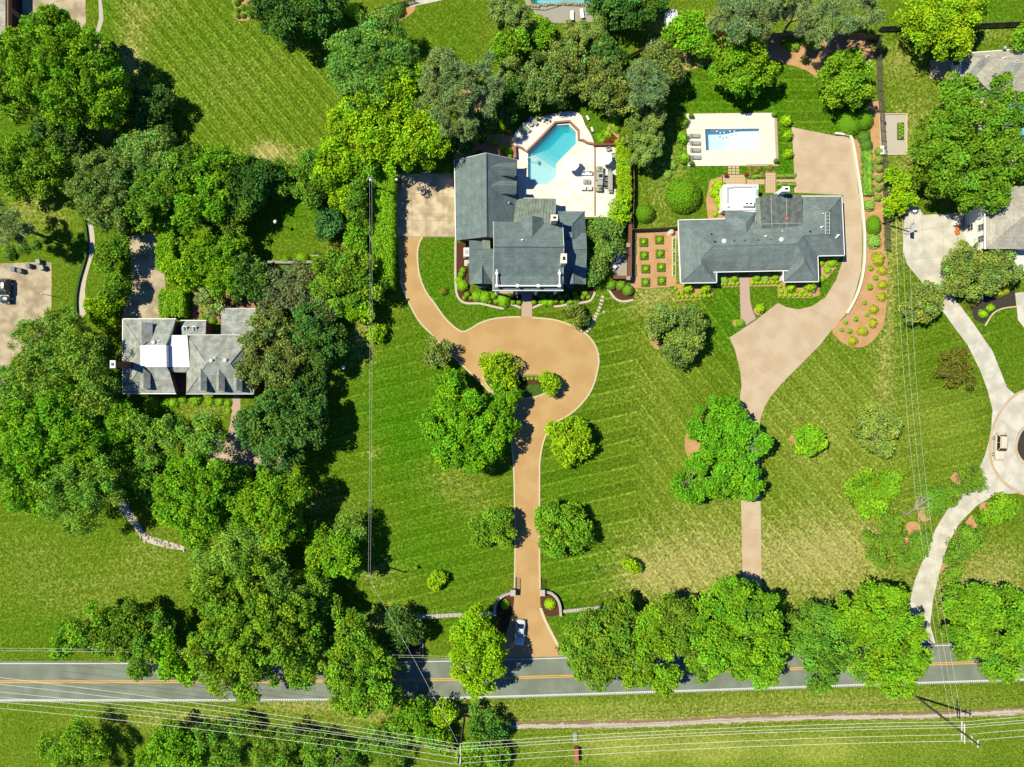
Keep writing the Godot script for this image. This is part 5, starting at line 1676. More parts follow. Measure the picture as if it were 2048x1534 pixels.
func ranch_house() -> void:
	var o := thing("ranch_house", "long low ranch house with blue-grey hipped roofs beside the beige drive", "house")
	var R: Material = M.shingle_ranch
	var e := 3.0
	var k := 5.4
	var outline := [[1356.2, 440.3, e], [1449, 438, e], [1452, 421, e], [1602.8, 392.5, e], [1683.2, 392.5, e], [1688.6, 510.8, e], [1635.3, 511.7, e], [1637, 563, e], [1566.7, 564, e], [1566.7, 543, e], [1433, 545, e], [1433, 565, e], [1361.6, 566, e]]
	walls(o, outline, 0.55, M.white_paint)
	var A := [1425.8, 491.8, k]
	var B := [1593.8, 487.3, k]
	var C := [1402.3, 517, 4.7]
	var D := [1402.3, 528, 4.7]
	var E := [1607, 471, 5.0]
	var F := [1655.2, 467.4, 5.0]
	var G := [1655.2, 425.9, 5.0]
	var J := [1606.4, 512.6, 4.7]
	var L := [1610, 526, 4.7]
	roof_face(o, [[1356.2, 440.3, e], A, C, D, [1361.6, 566, e]], R)
	roof_face(o, [[1361.6, 566, e], D, [1433, 565, e]], R)
	roof_face(o, [[1433, 565, e], D, C, [1427.5, 545, e], [1433, 546, e]], R)
	roof_face(o, [C, A, B, J, [1576, 541, e], [1425.8, 544, e]], R)
	roof_face(o, [[1356.2, 440.3, e], [1449.2, 438, e], [1492.6, 466.5, 4.25], [1510, 440, e + 0.1], [1603, 440, 3.7], E, B, A], R)
	roof_face(o, [B, E, [1635.3, 511.7, e], [1637, 563, e], L, J], R)
	roof_face(o, [J, L, [1566.7, 564, e], [1566.7, 541.5, e], [1576, 541, e]], R)
	roof_face(o, [L, [1637, 563, e], [1566.7, 564, e]], R)
	roof_face(o, [E, F, [1688.6, 510.8, e], [1635.3, 511.7, e]], R)
	roof_face(o, [F, G, [1683.2, 392.5, e], [1688.6, 510.8, e]], R)
	roof_face(o, [G, [1683.2, 392.5, e], [1602.8, 392.5, e]], R)
	roof_face(o, [G, F, E, [1603, 440, 3.7], [1602.8, 392.5, e]], R)
	# small rear hip
	roof_face(o, [[1449.2, 438, e], [1451, 420, e], [1491.7, 445.8, 4.3], [1492.6, 466.5, 4.3]], R)
	roof_face(o, [[1451, 420, e], [1511, 424, e], [1491.7, 445.8, 4.3]], R)
	roof_face(o, [[1511, 424, e], [1510, 442, e], [1492.6, 466.5, 4.3], [1491.7, 445.8, 4.3]], R)
	caps(o, [[A, B], [C, D], [A, C], [B, J, L], [B, E, F], [F, G], [[1491.7, 445.8, 4.3], [1492.6, 466.5, 4.3]], [[1356.2, 440.3, e], A], [[1361.6, 566, e], D, [1433, 565, e]], [[1566.7, 564, e], L, [1637, 563, e]], [F, [1688.6, 510.8, e]], [G, [1683.2, 392.5, e]], [G, [1602.8, 392.5, e]]], R, 0.07)
	fascia(o, [[1449, 437.6, e], [1356, 440, e], [1361.4, 566.4, e], [1433.3, 565.4, e], [1433.3, 545.5, e]], M.white_paint)
	fascia(o, [[1425.8, 544.4, e], [1577, 541.4, e]], M.white_paint)
	fascia(o, [[1566.4, 543, e], [1566.4, 564.4, e], [1637.3, 563.4, e], [1635.6, 512, e], [1689, 511.2, e], [1683.5, 392.2, e], [1603, 392.2, e]], M.white_paint)
	# flat white roof of the sun room and its clutter
	var sr := MB.new()
	var a := P(1447.5, 370.5, 3.0)
	var b := P(1515, 420, 3.0)
	sr.box(Vector3((a.x + b.x) / 2, 1.5, (a.z + b.z) / 2), Vector3(b.x - a.x, 3.0, b.z - a.z))
	put("sun_room", sr, M.white_paint, o)
	var top := MB.new()
	top.cbox(Vector3((a.x + b.x) / 2, 3.06, (a.z + b.z) / 2), Vector3(b.x - a.x + 0.3, 0.12, b.z - a.z + 0.2), 0.03)
	put("flat_roof", top, M.white_roof, o)
	for q in [[1459, 376, 1.1, 0.3], [1485, 374, 3.6, 0.25], [1455.5, 392, 0.25, 2.6], [1457.5, 414, 0.5, 0.4], [1514, 385, 0.4, 1.1], [1510, 373, 0.4, 0.3]]:
		var c := P(q[0], q[1], 3.2)
		var mb := MB.new()
		mb.cbox(Vector3(c.x, 3.2, c.z), Vector3(q[2], 0.18, q[3]), 0.04)
		put("roof_duct", mb, M.grey_metal, o)
	var un := P(1497, 408, 3.6)
	var mu := MB.new()
	mu.cbox(Vector3(un.x, 3.5, un.z), Vector3(1.9, 0.75, 0.9), 0.06)
	var ou := put("roof_air_unit", mu, M.white_paint, o)
	for q in [-0.35, 0.35]:
		var fan := MB.new()
		fan.box(Vector3(un.x + q, 3.885, un.z), Vector3(0.42, 0.02, 0.3))
		put("grille", fan, M.black_metal, ou)
	# flat membrane roof with a bowed rear edge
	var mm := MB.new()
	var pp := PackedVector2Array()
	for q in [[1520, 393], [1540, 388.5], [1565, 386], [1590, 388.5], [1603.5, 392.5], [1604, 455], [1524, 456]]:
		var w := P(q[0], q[1], 4.1)
		pp.append(Vector2(w.x, w.z))
	mm.prism(pp, 2.9, 4.1)
	put("membrane_roof", mm, M.membrane, o)
	roof_face(o, [[1511, 396, 3.4], [1520.5, 392.8, 4.05], [1524.5, 456, 4.05], [1512, 440, 3.3]], M.patina_metal, "metal_skirt")
	for q in [[[1542, 390, 4.13], [1544, 455, 4.13]], [[1573, 388, 4.13], [1574, 455, 4.13]], [[1524, 448, 4.13], [1603, 446, 4.13]]]:
		var mb := MB.new()
		mb.tube([P(q[0][0], q[0][1], q[0][2]), P(q[1][0], q[1][1], q[1][2])], [0.03, 0.03], 4)
		put("roof_seam", mb, M.trim_grey, o)
	var rt := MB.new()
	rt.lathe(P(1573, 438, 4.1), [Vector2(0.36, 0.0), Vector2(0.36, 0.2), Vector2(0.3, 0.28), Vector2(0.001, 0.3)], 14)
	put("roof_vent", rt, M.terracotta, o)
	chimney(o, 1572, 378, 1.1, 0.7, 0.0, 6.6, M.white_paint, M.white_paint)
	# lantern strip on the eastern ridge
	var ls := MB.new()
	for q in [1651, 1659.5]:
		ls.tube([P(q, 425, 5.25), P(q, 468, 5.25)], [0.05, 0.05], 4)
	for q in 7:
		ls.tube([P(1651, 425 + q * 7.1, 5.25), P(1659.5, 425 + q * 7.1, 5.25)], [0.04, 0.04], 4)
	put("roof_ladder", ls, M.trim_grey, o)
	for q in [[1447, 483, 4.2], [1563, 463, 4.2], [1531, 473, 4.6], [1644, 428, 4.6], [1643.5, 454, 4.7], [1672, 475, 4.0], [1676, 471, 4.0]]:
		pipe(o, q[0], q[1], q[2])
	for q in [[1447.5, 482.5, 4.9], [1562, 479.5, 5.1]]:
		vent(o, q[0], q[1], q[2], 0.42)
	for q in [[1422.5, 469, 4.3], [1430, 484, 5.0], [1468.5, 483, 4.9], [1490, 482.5, 4.9], [1516, 481.5, 4.9], [1541, 481.5, 4.9], [1588, 480, 4.9], [1587, 463, 4.2], [1620.5, 463.5, 4.7]]:
		var c := P(q[0], q[1], q[2])
		var mb := MB.new()
		mb.cbox(Vector3(c.x, q[2], c.z), Vector3(0.38, 0.3, 0.38), 0.06)
		put("roof_box_vent", mb, M.black_metal, o)
	# front
	var fz := P(1490, 543, 3.0).z - 0.56
	door(o, Vector3(P(1489, 543, 2).x, 0.05, fz), Vector3.BACK, 1.5, 2.2, M.door_wood)
	for x in [1445, 1462, 1515, 1535, 1555]:
		window(o, Vector3(P(x, 543, 2).x, 1.4, fz + 0.02), Vector3.BACK, 1.2, 1.5, M.white_paint)
	for q in [[1385, 566], [1412, 566], [1587, 564], [1615, 564]]:
		window(o, Vector3(P(q[0], q[1], 2).x, 1.4, P(q[0], q[1], 3.0).z - 0.54), Vector3.BACK, 1.3, 1.5, M.white_paint)

func western_house() -> void:
	var o := thing("western_house", "grey-roofed house with a white flat roof among the western trees", "house")
	var R: Material = M.shingle_grey
	var e := 4.6
	var t := 6.2
	walls(o, [[246, 638, e], [351, 638, e], [344, 669, e], [372, 671, e], [372, 743, e], [339, 744, e], [351, 787, e], [246, 787, e]], 0.3, M.brick)
	roof_face(o, [[245.6, 637.8, e], [351.5, 637.8, e], [344, 669, e + 0.6], [332, 690, t - 0.2], [281, 690, t - 0.2]], R)
	roof_face(o, [[245.6, 637.8, e], [281, 690, t - 0.2], [281, 734, t - 0.2], [245.6, 787, e]], R)
	roof_face(o, [[245.6, 787, e], [281, 734, t - 0.2], [333, 734, t - 0.2], [339, 744, e + 0.9], [351.5, 787, e]], R)
	roof_face(o, [[333, 734.2, 5.1], [379, 734.2, 5.1], [371, 745, 4.7], [339, 744, 4.7]], R)
	for q in [[[281, 690], [332, 690], [333, 734], [281, 734], t, 1.2], [[332.6, 670.4], [374.2, 670.4], [379.5, 734], [332.6, 734], 5.2, 0.8]]:
		var fr := MB.new()
		var pp := PackedVector2Array()
		for i in 4:
			var w := P(q[i][0], q[i][1], q[4])
			pp.append(Vector2(w.x, w.z))
		fr.prism(pp, q[4] - q[5], q[4])
		var fo := put("flat_roof", fr, M.white_roof, o)
		for i in 3:
			var sm := MB.new()
			var u := (i + 1) / 4.0
			sm.tube([P(lerpf(q[0][0], q[1][0], u), q[0][1] + 1, q[4] + 0.01), P(lerpf(q[3][0], q[2][0], u), q[2][1] - 1, q[4] + 0.01)], [0.04, 0.04], 4)
			put("membrane_seam", sm, M.white_roof, fo)
	# eastern hip
	walls(o, [[373, 671, e], [505, 671, e], [505, 787, e], [373, 787, e]], 0.3, M.brick)
	var a := [414, 727, 7.4]
	var b := [460, 727, 7.4]
	roof_face(o, [[374, 670, e], [507, 670, e], b, a], R)
	roof_face(o, [[507, 670, e], [507, 787.7, e], b], R)
	roof_face(o, [[372.7, 787.7, e], [507, 787.7, e], b, a], R)
	roof_face(o, [[374, 670, e], a, [372.7, 787.7, e]], R)
	caps(o, [[a, b], [[374, 670, e], a, [372.7, 787.7, e]], [[507, 670, e], b, [507, 787.7, e]], [[245.6, 637.8, e], [281, 690, t - 0.2]], [[281, 734, t - 0.2], [245.6, 787, e]]], R, 0.08)
	fascia(o, [[351.7, 637.6, e], [245.4, 637.6, e], [245.4, 787.3, e], [351.7, 787.3, e]], M.white_paint)
	fascia(o, [[372.5, 788, e], [507.3, 788, e], [507.3, 669.6, e], [374, 669.6, e]], M.trim_grey)
	for q in [[405, 781], [441, 781], [476, 781]]:
		dormer(o, q[0], q[1], Vector3.BACK, 1.5, 2.9, 6.3, 7.0, 1.5, R, M.teal_glass)
	dormer(o, 291, 777, Vector3.BACK, 1.7, 2.6, 5.8, 6.5, 1.4, R, M.teal_glass)
	dormer(o, 289, 645, Vector3.FORWARD, 2.8, 3.0, 5.6, 6.5, 1.4, R, M.teal_glass)
	# recess between the two halves: brown boarding
	var rc := MB.new()
	var c0 := P(340, 745, 2.5)
	var c1 := P(371, 783, 2.5)
	rc.cbox(Vector3((c0.x + c1.x) / 2, 1.25, (c0.z + c1.z) / 2), Vector3(c1.x - c0.x, 2.5, c1.z - c0.z), 0.02)
	put("entry_roof", rc, M.brick_dark, o)
	# rear link with two skylights and the garage roof
	walls(o, [[362, 642, 3.0], [412, 642, 3.0], [412, 676, 3.0], [362, 676, 3.0]], 0.2, M.brick)
	roof_face(o, [[361.4, 641, 3.0], [412, 641, 3.0], [411, 672, 4.4], [364, 672, 4.4]], R)
	fascia(o, [[361.2, 640.8, 3.0], [412.3, 640.8, 3.0]], M.white_paint)
	for x in [370.5, 389.5]:
		var f := MB.new()
		f.cbox(P(x, 659, 3.9), Vector3(0.72, 0.2, 1.25), 0.03, Basis.from_euler(Vector3(0.42, 0, 0)))
		var so := put("skylight", f, M.white_paint, o)
		var g := MB.new()
		g.box(P(x, 659, 3.9) + Vector3(0, 0.115, 0), Vector3(0.5, 0.03, 1.0), Basis.from_euler(Vector3(0.42, 0, 0)))
		put("pane", g, M.teal_glass, so)
	walls(o, [[443, 618, 3.0], [510, 618, 3.0], [510, 676, 3.0], [443, 676, 3.0]], 0.25, M.brick)
	roof_face(o, [[442, 617, 3.0], [511, 617, 3.0], [511, 672, 3.9], [442, 672, 3.9]], R)
	fascia(o, [[442, 616.8, 3.0], [511, 616.8, 3.0]], M.trim_grey)
	chimney(o, 226, 728.5, 0.75, 1.1, 0.0, 10.5, M.brick_dark, M.white_roof)
	for q in [[308, 685, 5.9], [423, 721, 7.2], [451, 720.5, 7.2]]:
		vent(o, q[0], q[1], q[2], 0.33)
	pipe(o, 430, 715.5, 6.9)
	pipe(o, 318, 683, 5.8)
	for x in [390, 420, 450, 485]:
		window(o, Vector3(P(x, 787, 3).x, 1.6, P(x, 787.7, e).z - 0.28), Vector3.BACK, 1.0, 1.6, M.white_paint)
	for x in [265, 295, 325]:
		window(o, Vector3(P(x, 787, 3).x, 1.6, P(x, 787, e).z - 0.28), Vector3.BACK, 1.0, 1.6, M.white_paint)
	door(o, Vector3(P(473, 787, 2).x, 0.0, P(473, 787.7, e).z - 0.28), Vector3.BACK, 1.1, 2.2, M.door_wood)

func eastern_houses() -> void:
	var o := thing("white_walled_house", "two-storey house with tall white side wall and brown-grey roof", "house")
	var R: Material = M.shingle_brown
	var e := 6.0
	var x0 := P(1971, 440, e).x
	var x1 := x0 + 17.0
	var z0 := P(1971, 372, e).z
	var z1 := P(1975, 498, e).z
	var w := MB.new()
	w.prism(PackedVector2Array([Vector2(x0 + 0.35, z0 + 0.3), Vector2(x1, z0 + 0.3), Vector2(x1, z1 - 0.3), Vector2(x0 + 0.35, z1 - 0.3)]), 0, e - 0.1)
	put("wall", w, M.white_paint, o)
	var r := MB.new()
	var zm := (z0 + z1) / 2
	var A := Vector3(x0, e, z0)
	var B := Vector3(x0, e, z1)
	var C := Vector3(x1 + 0.4, e, z1)
	var D := Vector3(x1 + 0.4, e, z0)
	var k1 := Vector3(x0 + 5.2, e + 2.4, zm)
	var k2 := Vector3(x1 - 5.0, e + 2.4, zm)
	for f in [[A, B, k1], [B, C, k2, k1], [D, A, k1, k2], [C, D, k2]]:
		var mb := MB.new()
		mb.face(f)
		put("roof_slope", mb, R, o)
	var ga := MB.new()
	ga.box(Vector3(x0 - 0.05, e - 0.08, zm), Vector3(0.2, 0.18, z1 - z0))
	put("gutter", ga, M.white_paint, o)
	var lw := MB.new()
	var c := P(2020, 522, 3.0)
	lw.cbox(Vector3(c.x + 2.0, 1.5, c.z), Vector3(9.0, 3.0, 4.0), 0.1)
	put("entrance_wing", lw, M.trim_grey, o)
	for q in [[393, 1.6], [393, 4.4], [455, 4.4], [455, 1.6], [478, 4.4]]:
		window(o, Vector3(x0 + 0.33, q[1], P(1950, q[0], q[1]).z), Vector3.LEFT, 1.1, 1.5, M.trim_grey)
	var p2 := MB.new()
	var pc := P(1930, 490, 0)
	p2.cbox(Vector3(pc.x - 0.6, 0.25, pc.z), Vector3(1.7, 0.5, 3.0), 0.05)
	put("porch_step", p2, M.grey_concrete, o)
	# upper right house
	var u := thing("grey_roofed_house", "house with plain grey hipped roof beside the turquoise pool", "house")
	var G: Material = M.shingle_brown
	var he := 3.4
	var rh := 5.2
	var wl := [[1921, 107.5, he], [2110, 93, he], [2110, 186, he], [1992, 186, he], [1950, 153, he], [1922, 153, he]]
	walls(u, wl, 0.35, M.white_paint)
	roof_face(u, [[1920.7, 107.4, he], [2120, 92, he], [2120, 124, rh], [2015, 127, rh], [1985, 117, 4.9], [1962, 117, 4.9]], G)
	roof_face(u, [[1920.7, 107.4, he], [1962, 117, 4.9], [1932, 152, he], [1922, 153.5, he]], G)
	roof_face(u, [[1962, 117, 4.9], [1985, 117, 4.9], [1950, 153.5, he], [1932, 152, he]], M.shingle_grey)
	roof_face(u, [[1985, 117, 4.9], [2015, 127, rh], [1978, 180, he], [1950, 153.5, he]], G)
	roof_face(u, [[2015, 127, rh], [2048, 125, rh], [2006, 182, he], [1978, 180, he]], M.shingle_grey)
	roof_face(u, [[2048, 125, rh], [2120, 124, rh], [2120, 186, he], [2006, 182, he]], G)
	fascia(u, [[1922, 153.5, he], [1920.5, 107, he], [2120, 91.6, he]], M.white_paint)
	for q in [[1974, 113, 4.3], [2007, 117, 4.6], [2032, 122, 5.0]]:
		pipe(u, q[0], q[1], q[2])
	vent(u, 2009, 96, 4.0, 0.3, M.grey_metal)
	var wz := MB.new()
	var wc := P(1916, 145, 0)
	wz.cbox(Vector3(wc.x - 3.0, 0.08, wc.z - 0.5), Vector3(4.4, 0.16, 3.4), 0.02)
	put("patio", wz, M.beige_concrete, u)
	var aw := MB.new()
	aw.face([P(1906, 118, 2.4), P(1921, 109, 3.0), P(1922, 128, 3.0), P(1907, 132, 2.4)])
	put("awning", aw, M.teal_glass, u)
	# brick garage in the top left corner
	var b := thing("brick_garage", "brown brick garage with two tall dark doors in the top corner", "garage")
	var bw := MB.new()
	var g0 := P(18, 0, 3.2)
	bw.box(Vector3(g0.x - 4.0, 1.7, g0.z - 1.0), Vector3(8.0, 3.4, 14.5))
	put("wall", bw, M.brick, b)
	var br := MB.new()
	br.cbox(Vector3(g0.x - 4.3, 3.5, g0.z - 1.0), Vector3(8.0, 0.25, 14.9), 0.06)
	put("roof", br, M.shingle_brown, b)
	for q in [10, 50]:
		door(b, Vector3(g0.x, 0, P(20, q, 1).z), Vector3.RIGHT, 2.6, 2.4, M.black_metal)

func make_houses() -> void:
	slate_house()
	ranch_house()
	western_house()
	eastern_houses()

# ---------------------------------------------------------------- pools
# ring between an outline and the pool inside it, without holes: cut in two halves along the pool's middle
func ring_sheet(mb: MB, outer: PackedVector2Array, inner: PackedVector2Array, y: float) -> void:
	var c := Vector2.ZERO
	for k in inner:
		c += k
	c /= inner.size()
	for s in [-1.0, 1.0]:
		var half := PackedVector2Array([Vector2(c.x, c.y - 60), Vector2(c.x + 60 * s, c.y - 60), Vector2(c.x + 60 * s, c.y + 60), Vector2(c.x, c.y + 60)])
		for part in Geometry2D.intersect_polygons(outer, half):
			for q in Geometry2D.clip_polygons(part, inner):
				mb.sheet(q, y)

# pool shell: walls, sloping floor, water; floor depth falls along a direction
func pool(called: String, label: String, inner: PackedVector2Array, y: float, shallow: float, deep: float, axis: Vector2, plaster: Material, water: Material, layers: int) -> Node3D:
	var o := thing(called, label, "pool")
	var lo := INF
	var hi := -INF
	for k in inner:
		lo = minf(lo, k.dot(axis))
		hi = maxf(hi, k.dot(axis))
	var dep := func(k: Vector2) -> float:
		var t := clampf(((k.dot(axis) - lo) / (hi - lo) - 0.3) / 0.35, 0.0, 1.0)
		return y - lerpf(shallow, deep, t * t * (3.0 - 2.0 * t))
	# floor as fine strips across the axis
	var fl := MB.new()
	var n := Vector2(-axis.y, axis.x)
	for i in 16:
		var a := lerpf(lo, hi, i / 16.0)
		var b := lerpf(lo, hi, (i + 1) / 16.0)
		var strip := PackedVector2Array([axis * a - n * 60, axis * b - n * 60, axis * b + n * 60, axis * a + n * 60])
		for q in Geometry2D.intersect_polygons(inner, strip):
			var t := Geometry2D.triangulate_polygon(q)
			for j in range(0, t.size(), 3):
				var p := []
				for u in 3:
					var k: Vector2 = q[t[j + u]]
					p.append(Vector3(k.x, dep.call(k), k.y))
				fl.tri_up(p[0], p[1], p[2])
	put("floor", fl, plaster, o)
	var wl := MB.new()
	for i in inner.size():
		var a := inner[i]
		var b := inner[(i + 1) % inner.size()]
		var cen := (a + b) / 2
		wl.face([Vector3(a.x, y, a.y), Vector3(b.x, y, b.y), Vector3(b.x, y - deep, b.y), Vector3(a.x, y - deep, a.y)], Vector3.INF if (a - b).length() < 0.001 else Vector3(-(b - a).y, 0, (b - a).x) * (1.0 if Geometry2D.is_polygon_clockwise(inner) else -1.0))
	put("pool_wall", wl, plaster, o)
	var wat := MB.new()
	wat.sheet(inner, y - 0.12)
	var ws := put("water", wat, M.water_surface, o)
	for i in layers:
		var l := MB.new()
		l.sheet(inner, y - 0.12 - (deep - 0.2) * (i + 0.6) / layers)
		put("water_depth", l, water, ws)
	return o

func make_pools() -> void:
	# angled pool of the slate house
	var deck := smooth(gp([1027, 272, 1040, 255, 1060, 242, 1090, 234, 1120, 227, 1145, 225, 1162, 233, 1170, 252, 1182, 272, 1187, 288]), false, 3)
	deck.append_array(gp([1236, 291, 1237, 434, 1110, 434, 1036, 418, 1034, 300, 1028, 297]))
	var inner := gp([1112.7, 250.8, 1137, 249, 1152, 264, 1152, 287, 1112, 327.5, 1112, 353.5, 1095, 369, 1072, 369, 1056, 355, 1056, 305.6])
	var d := MB.new()
	ring_sheet(d, deck, inner, 0.05)
	structure("pool_deck", d, M.deck)
	holes.append(deck)
	pool("angled_pool", "angular turquoise swimming pool set in the white deck", inner, 0.05, 0.9, 2.7, Vector2(0.55, -0.83).normalized(), M.plaster_aqua, M.water_teal, 4)
	# raised terrace behind it with a brick-capped wall
	var up := MB.new()
	var wall_line := gp([1028, 295, 1036, 294, 1045, 298, 1053, 304.5, 1082, 276, 1110, 246.5, 1138.5, 244, 1156.5, 262, 1157, 281, 1165, 281.5, 1174, 287, 1188, 289.5])
	var terr := PackedVector2Array(wall_line)
	var back := smooth(gp([1027, 272, 1040, 255, 1060, 242, 1090, 234, 1120, 227, 1145, 225, 1162, 233, 1170, 252, 1182, 272, 1188, 289]), false, 3)
	back.reverse()
	terr.append_array(back)
	up.prism(terr, 0.0, 0.5)
	structure("raised_terrace", up, M.deck)
	var cap := MB.new()
	ribbon(cap, wall_line, 0.36, 0.0, 0.6)
	structure("terrace_wall", cap, M.brick)
	band("brick_border", [1190, 291, 1190, 432], 0.3, 0.0, 0.075, M.brick, 1)
	band("planter_wall", [1187, 291.5, 1233, 291], 0.36, 0.0, 0.75, M.brick_dark, 1)
	band("terrace_end_wall", [1029.5, 296, 1031, 318], 0.36, 0.0, 0.9, M.brick, 1)
	# rectangular pool behind the ranch house
	var deck2 := gp([1372, 228, 1552, 226, 1557, 331, 1375, 332.5])
	var in2 := gp([1409, 257, 1519, 256, 1520, 301.5, 1411, 302.5])
	var d2 := MB.new()
	d2.prism(deck2, 0.0, 0.12, false)
	ring_sheet(d2, deck2, in2, 0.12)
	structure("pool_terrace", d2, M.deck_stone)
	holes.append(deck2)
	pool("rectangular_pool", "pale blue rectangular swimming pool behind the ranch house", in2, 0.12, 0.9, 1.9, Vector2(-1, 0), M.plaster_pale, M.water_pale, 2)
	band("pool_coping", [1409, 257, 1519, 256, 1520, 301.5, 1411, 302.5], 0.3, 0.0, 0.135, M.deck, 1, true)
	band("terrace_border", [1550, 228, 1554.5, 330], 0.5, 0.0, 0.14, M.pink_paver, 1)
	band("terrace_border", [1492, 331.2, 1557, 330.5], 0.4, 0.0, 0.15, M.pink_paver, 1)
	# teal pool at the top edge
	var in3 := smooth(gp([1062, 4, 1068, 10, 1082, 12, 1100, 10, 1115, 4, 1130, 2, 1150, 3, 1170, 5, 1196, 4, 1200, -30, 1060, -30]), true, 2)
	var deck3 := gp([1052, 12, 1066, 18, 1090, 20, 1125, 10, 1165, 12, 1198, 14, 1204, -60, 1040, -60])
	var d3 := MB.new()
	ring_sheet(d3, deck3, in3, 0.05)
	structure("stone_surround", d3, M.stone)
	holes.append(deck3)
	pool("teal_pool", "teal pool with rocky rim cut by the top edge", in3, 0.05, 1.2, 2.2, Vector2(0, -1), M.plaster_aqua, M.water_teal, 4)
	sheet("flagstone_terrace", [1066, 20, 1090, 22, 1125, 12, 1165, 14, 1192, 16, 1192, 44, 1160, 44, 1120, 46, 1085, 46, 1072, 34], 0.02, M.stone)
	# turquoise pool under the widest right tree
	var in4 := gp([2000, 205, 2070, 190, 2080, 300, 2030, 305, 1995, 262])
	var deck4 := gp([1960, 195, 2090, 170, 2090, 330, 1985, 335, 1955, 280])
	var d4 := MB.new()
	ring_sheet(d4, deck4, in4, 0.05)
	structure("pool_patio", d4, M.deck_stone)
	holes.append(deck4)
	pool("turquoise_pool", "turquoise pool half hidden under the widest right tree", in4, 0.05, 1.0, 2.0, Vector2(1, 0), M.plaster_aqua, M.water_teal, 3)

# ---------------------------------------------------------------- shrubs and hedges
const ORDER := ["first", "second", "third", "fourth", "fifth", "sixth", "seventh", "eighth", "ninth", "tenth", "eleventh", "twelfth", "thirteenth", "fourteenth", "fifteenth", "sixteenth", "seventeenth"]

# a group of alike shrubs; each label counts them along the longer way of the group
func row(list: Array, ht: float, m: String, called: String, label: String, group: String, shape := "round") -> void:
	var lo := Vector2(INF, INF)
	var hi := -lo
	for k in list:
		lo = lo.min(Vector2(k[0], k[1]))
		hi = hi.max(Vector2(k[0], k[1]))
	var across := hi.x - lo.x > hi.y - lo.y
	var q := list.duplicate()
	q.sort_custom(func(a, b): return a[0] < b[0] if across else a[1] < b[1])
	for i in q.size():
		var k: Array = q[i]
		bush(k[0], k[1], k[2], ht * k[2] / float(list[0][2]), m, called, "%s, %s from the %s" % [label, ORDER[i], "left" if across else "top"], group, shape)

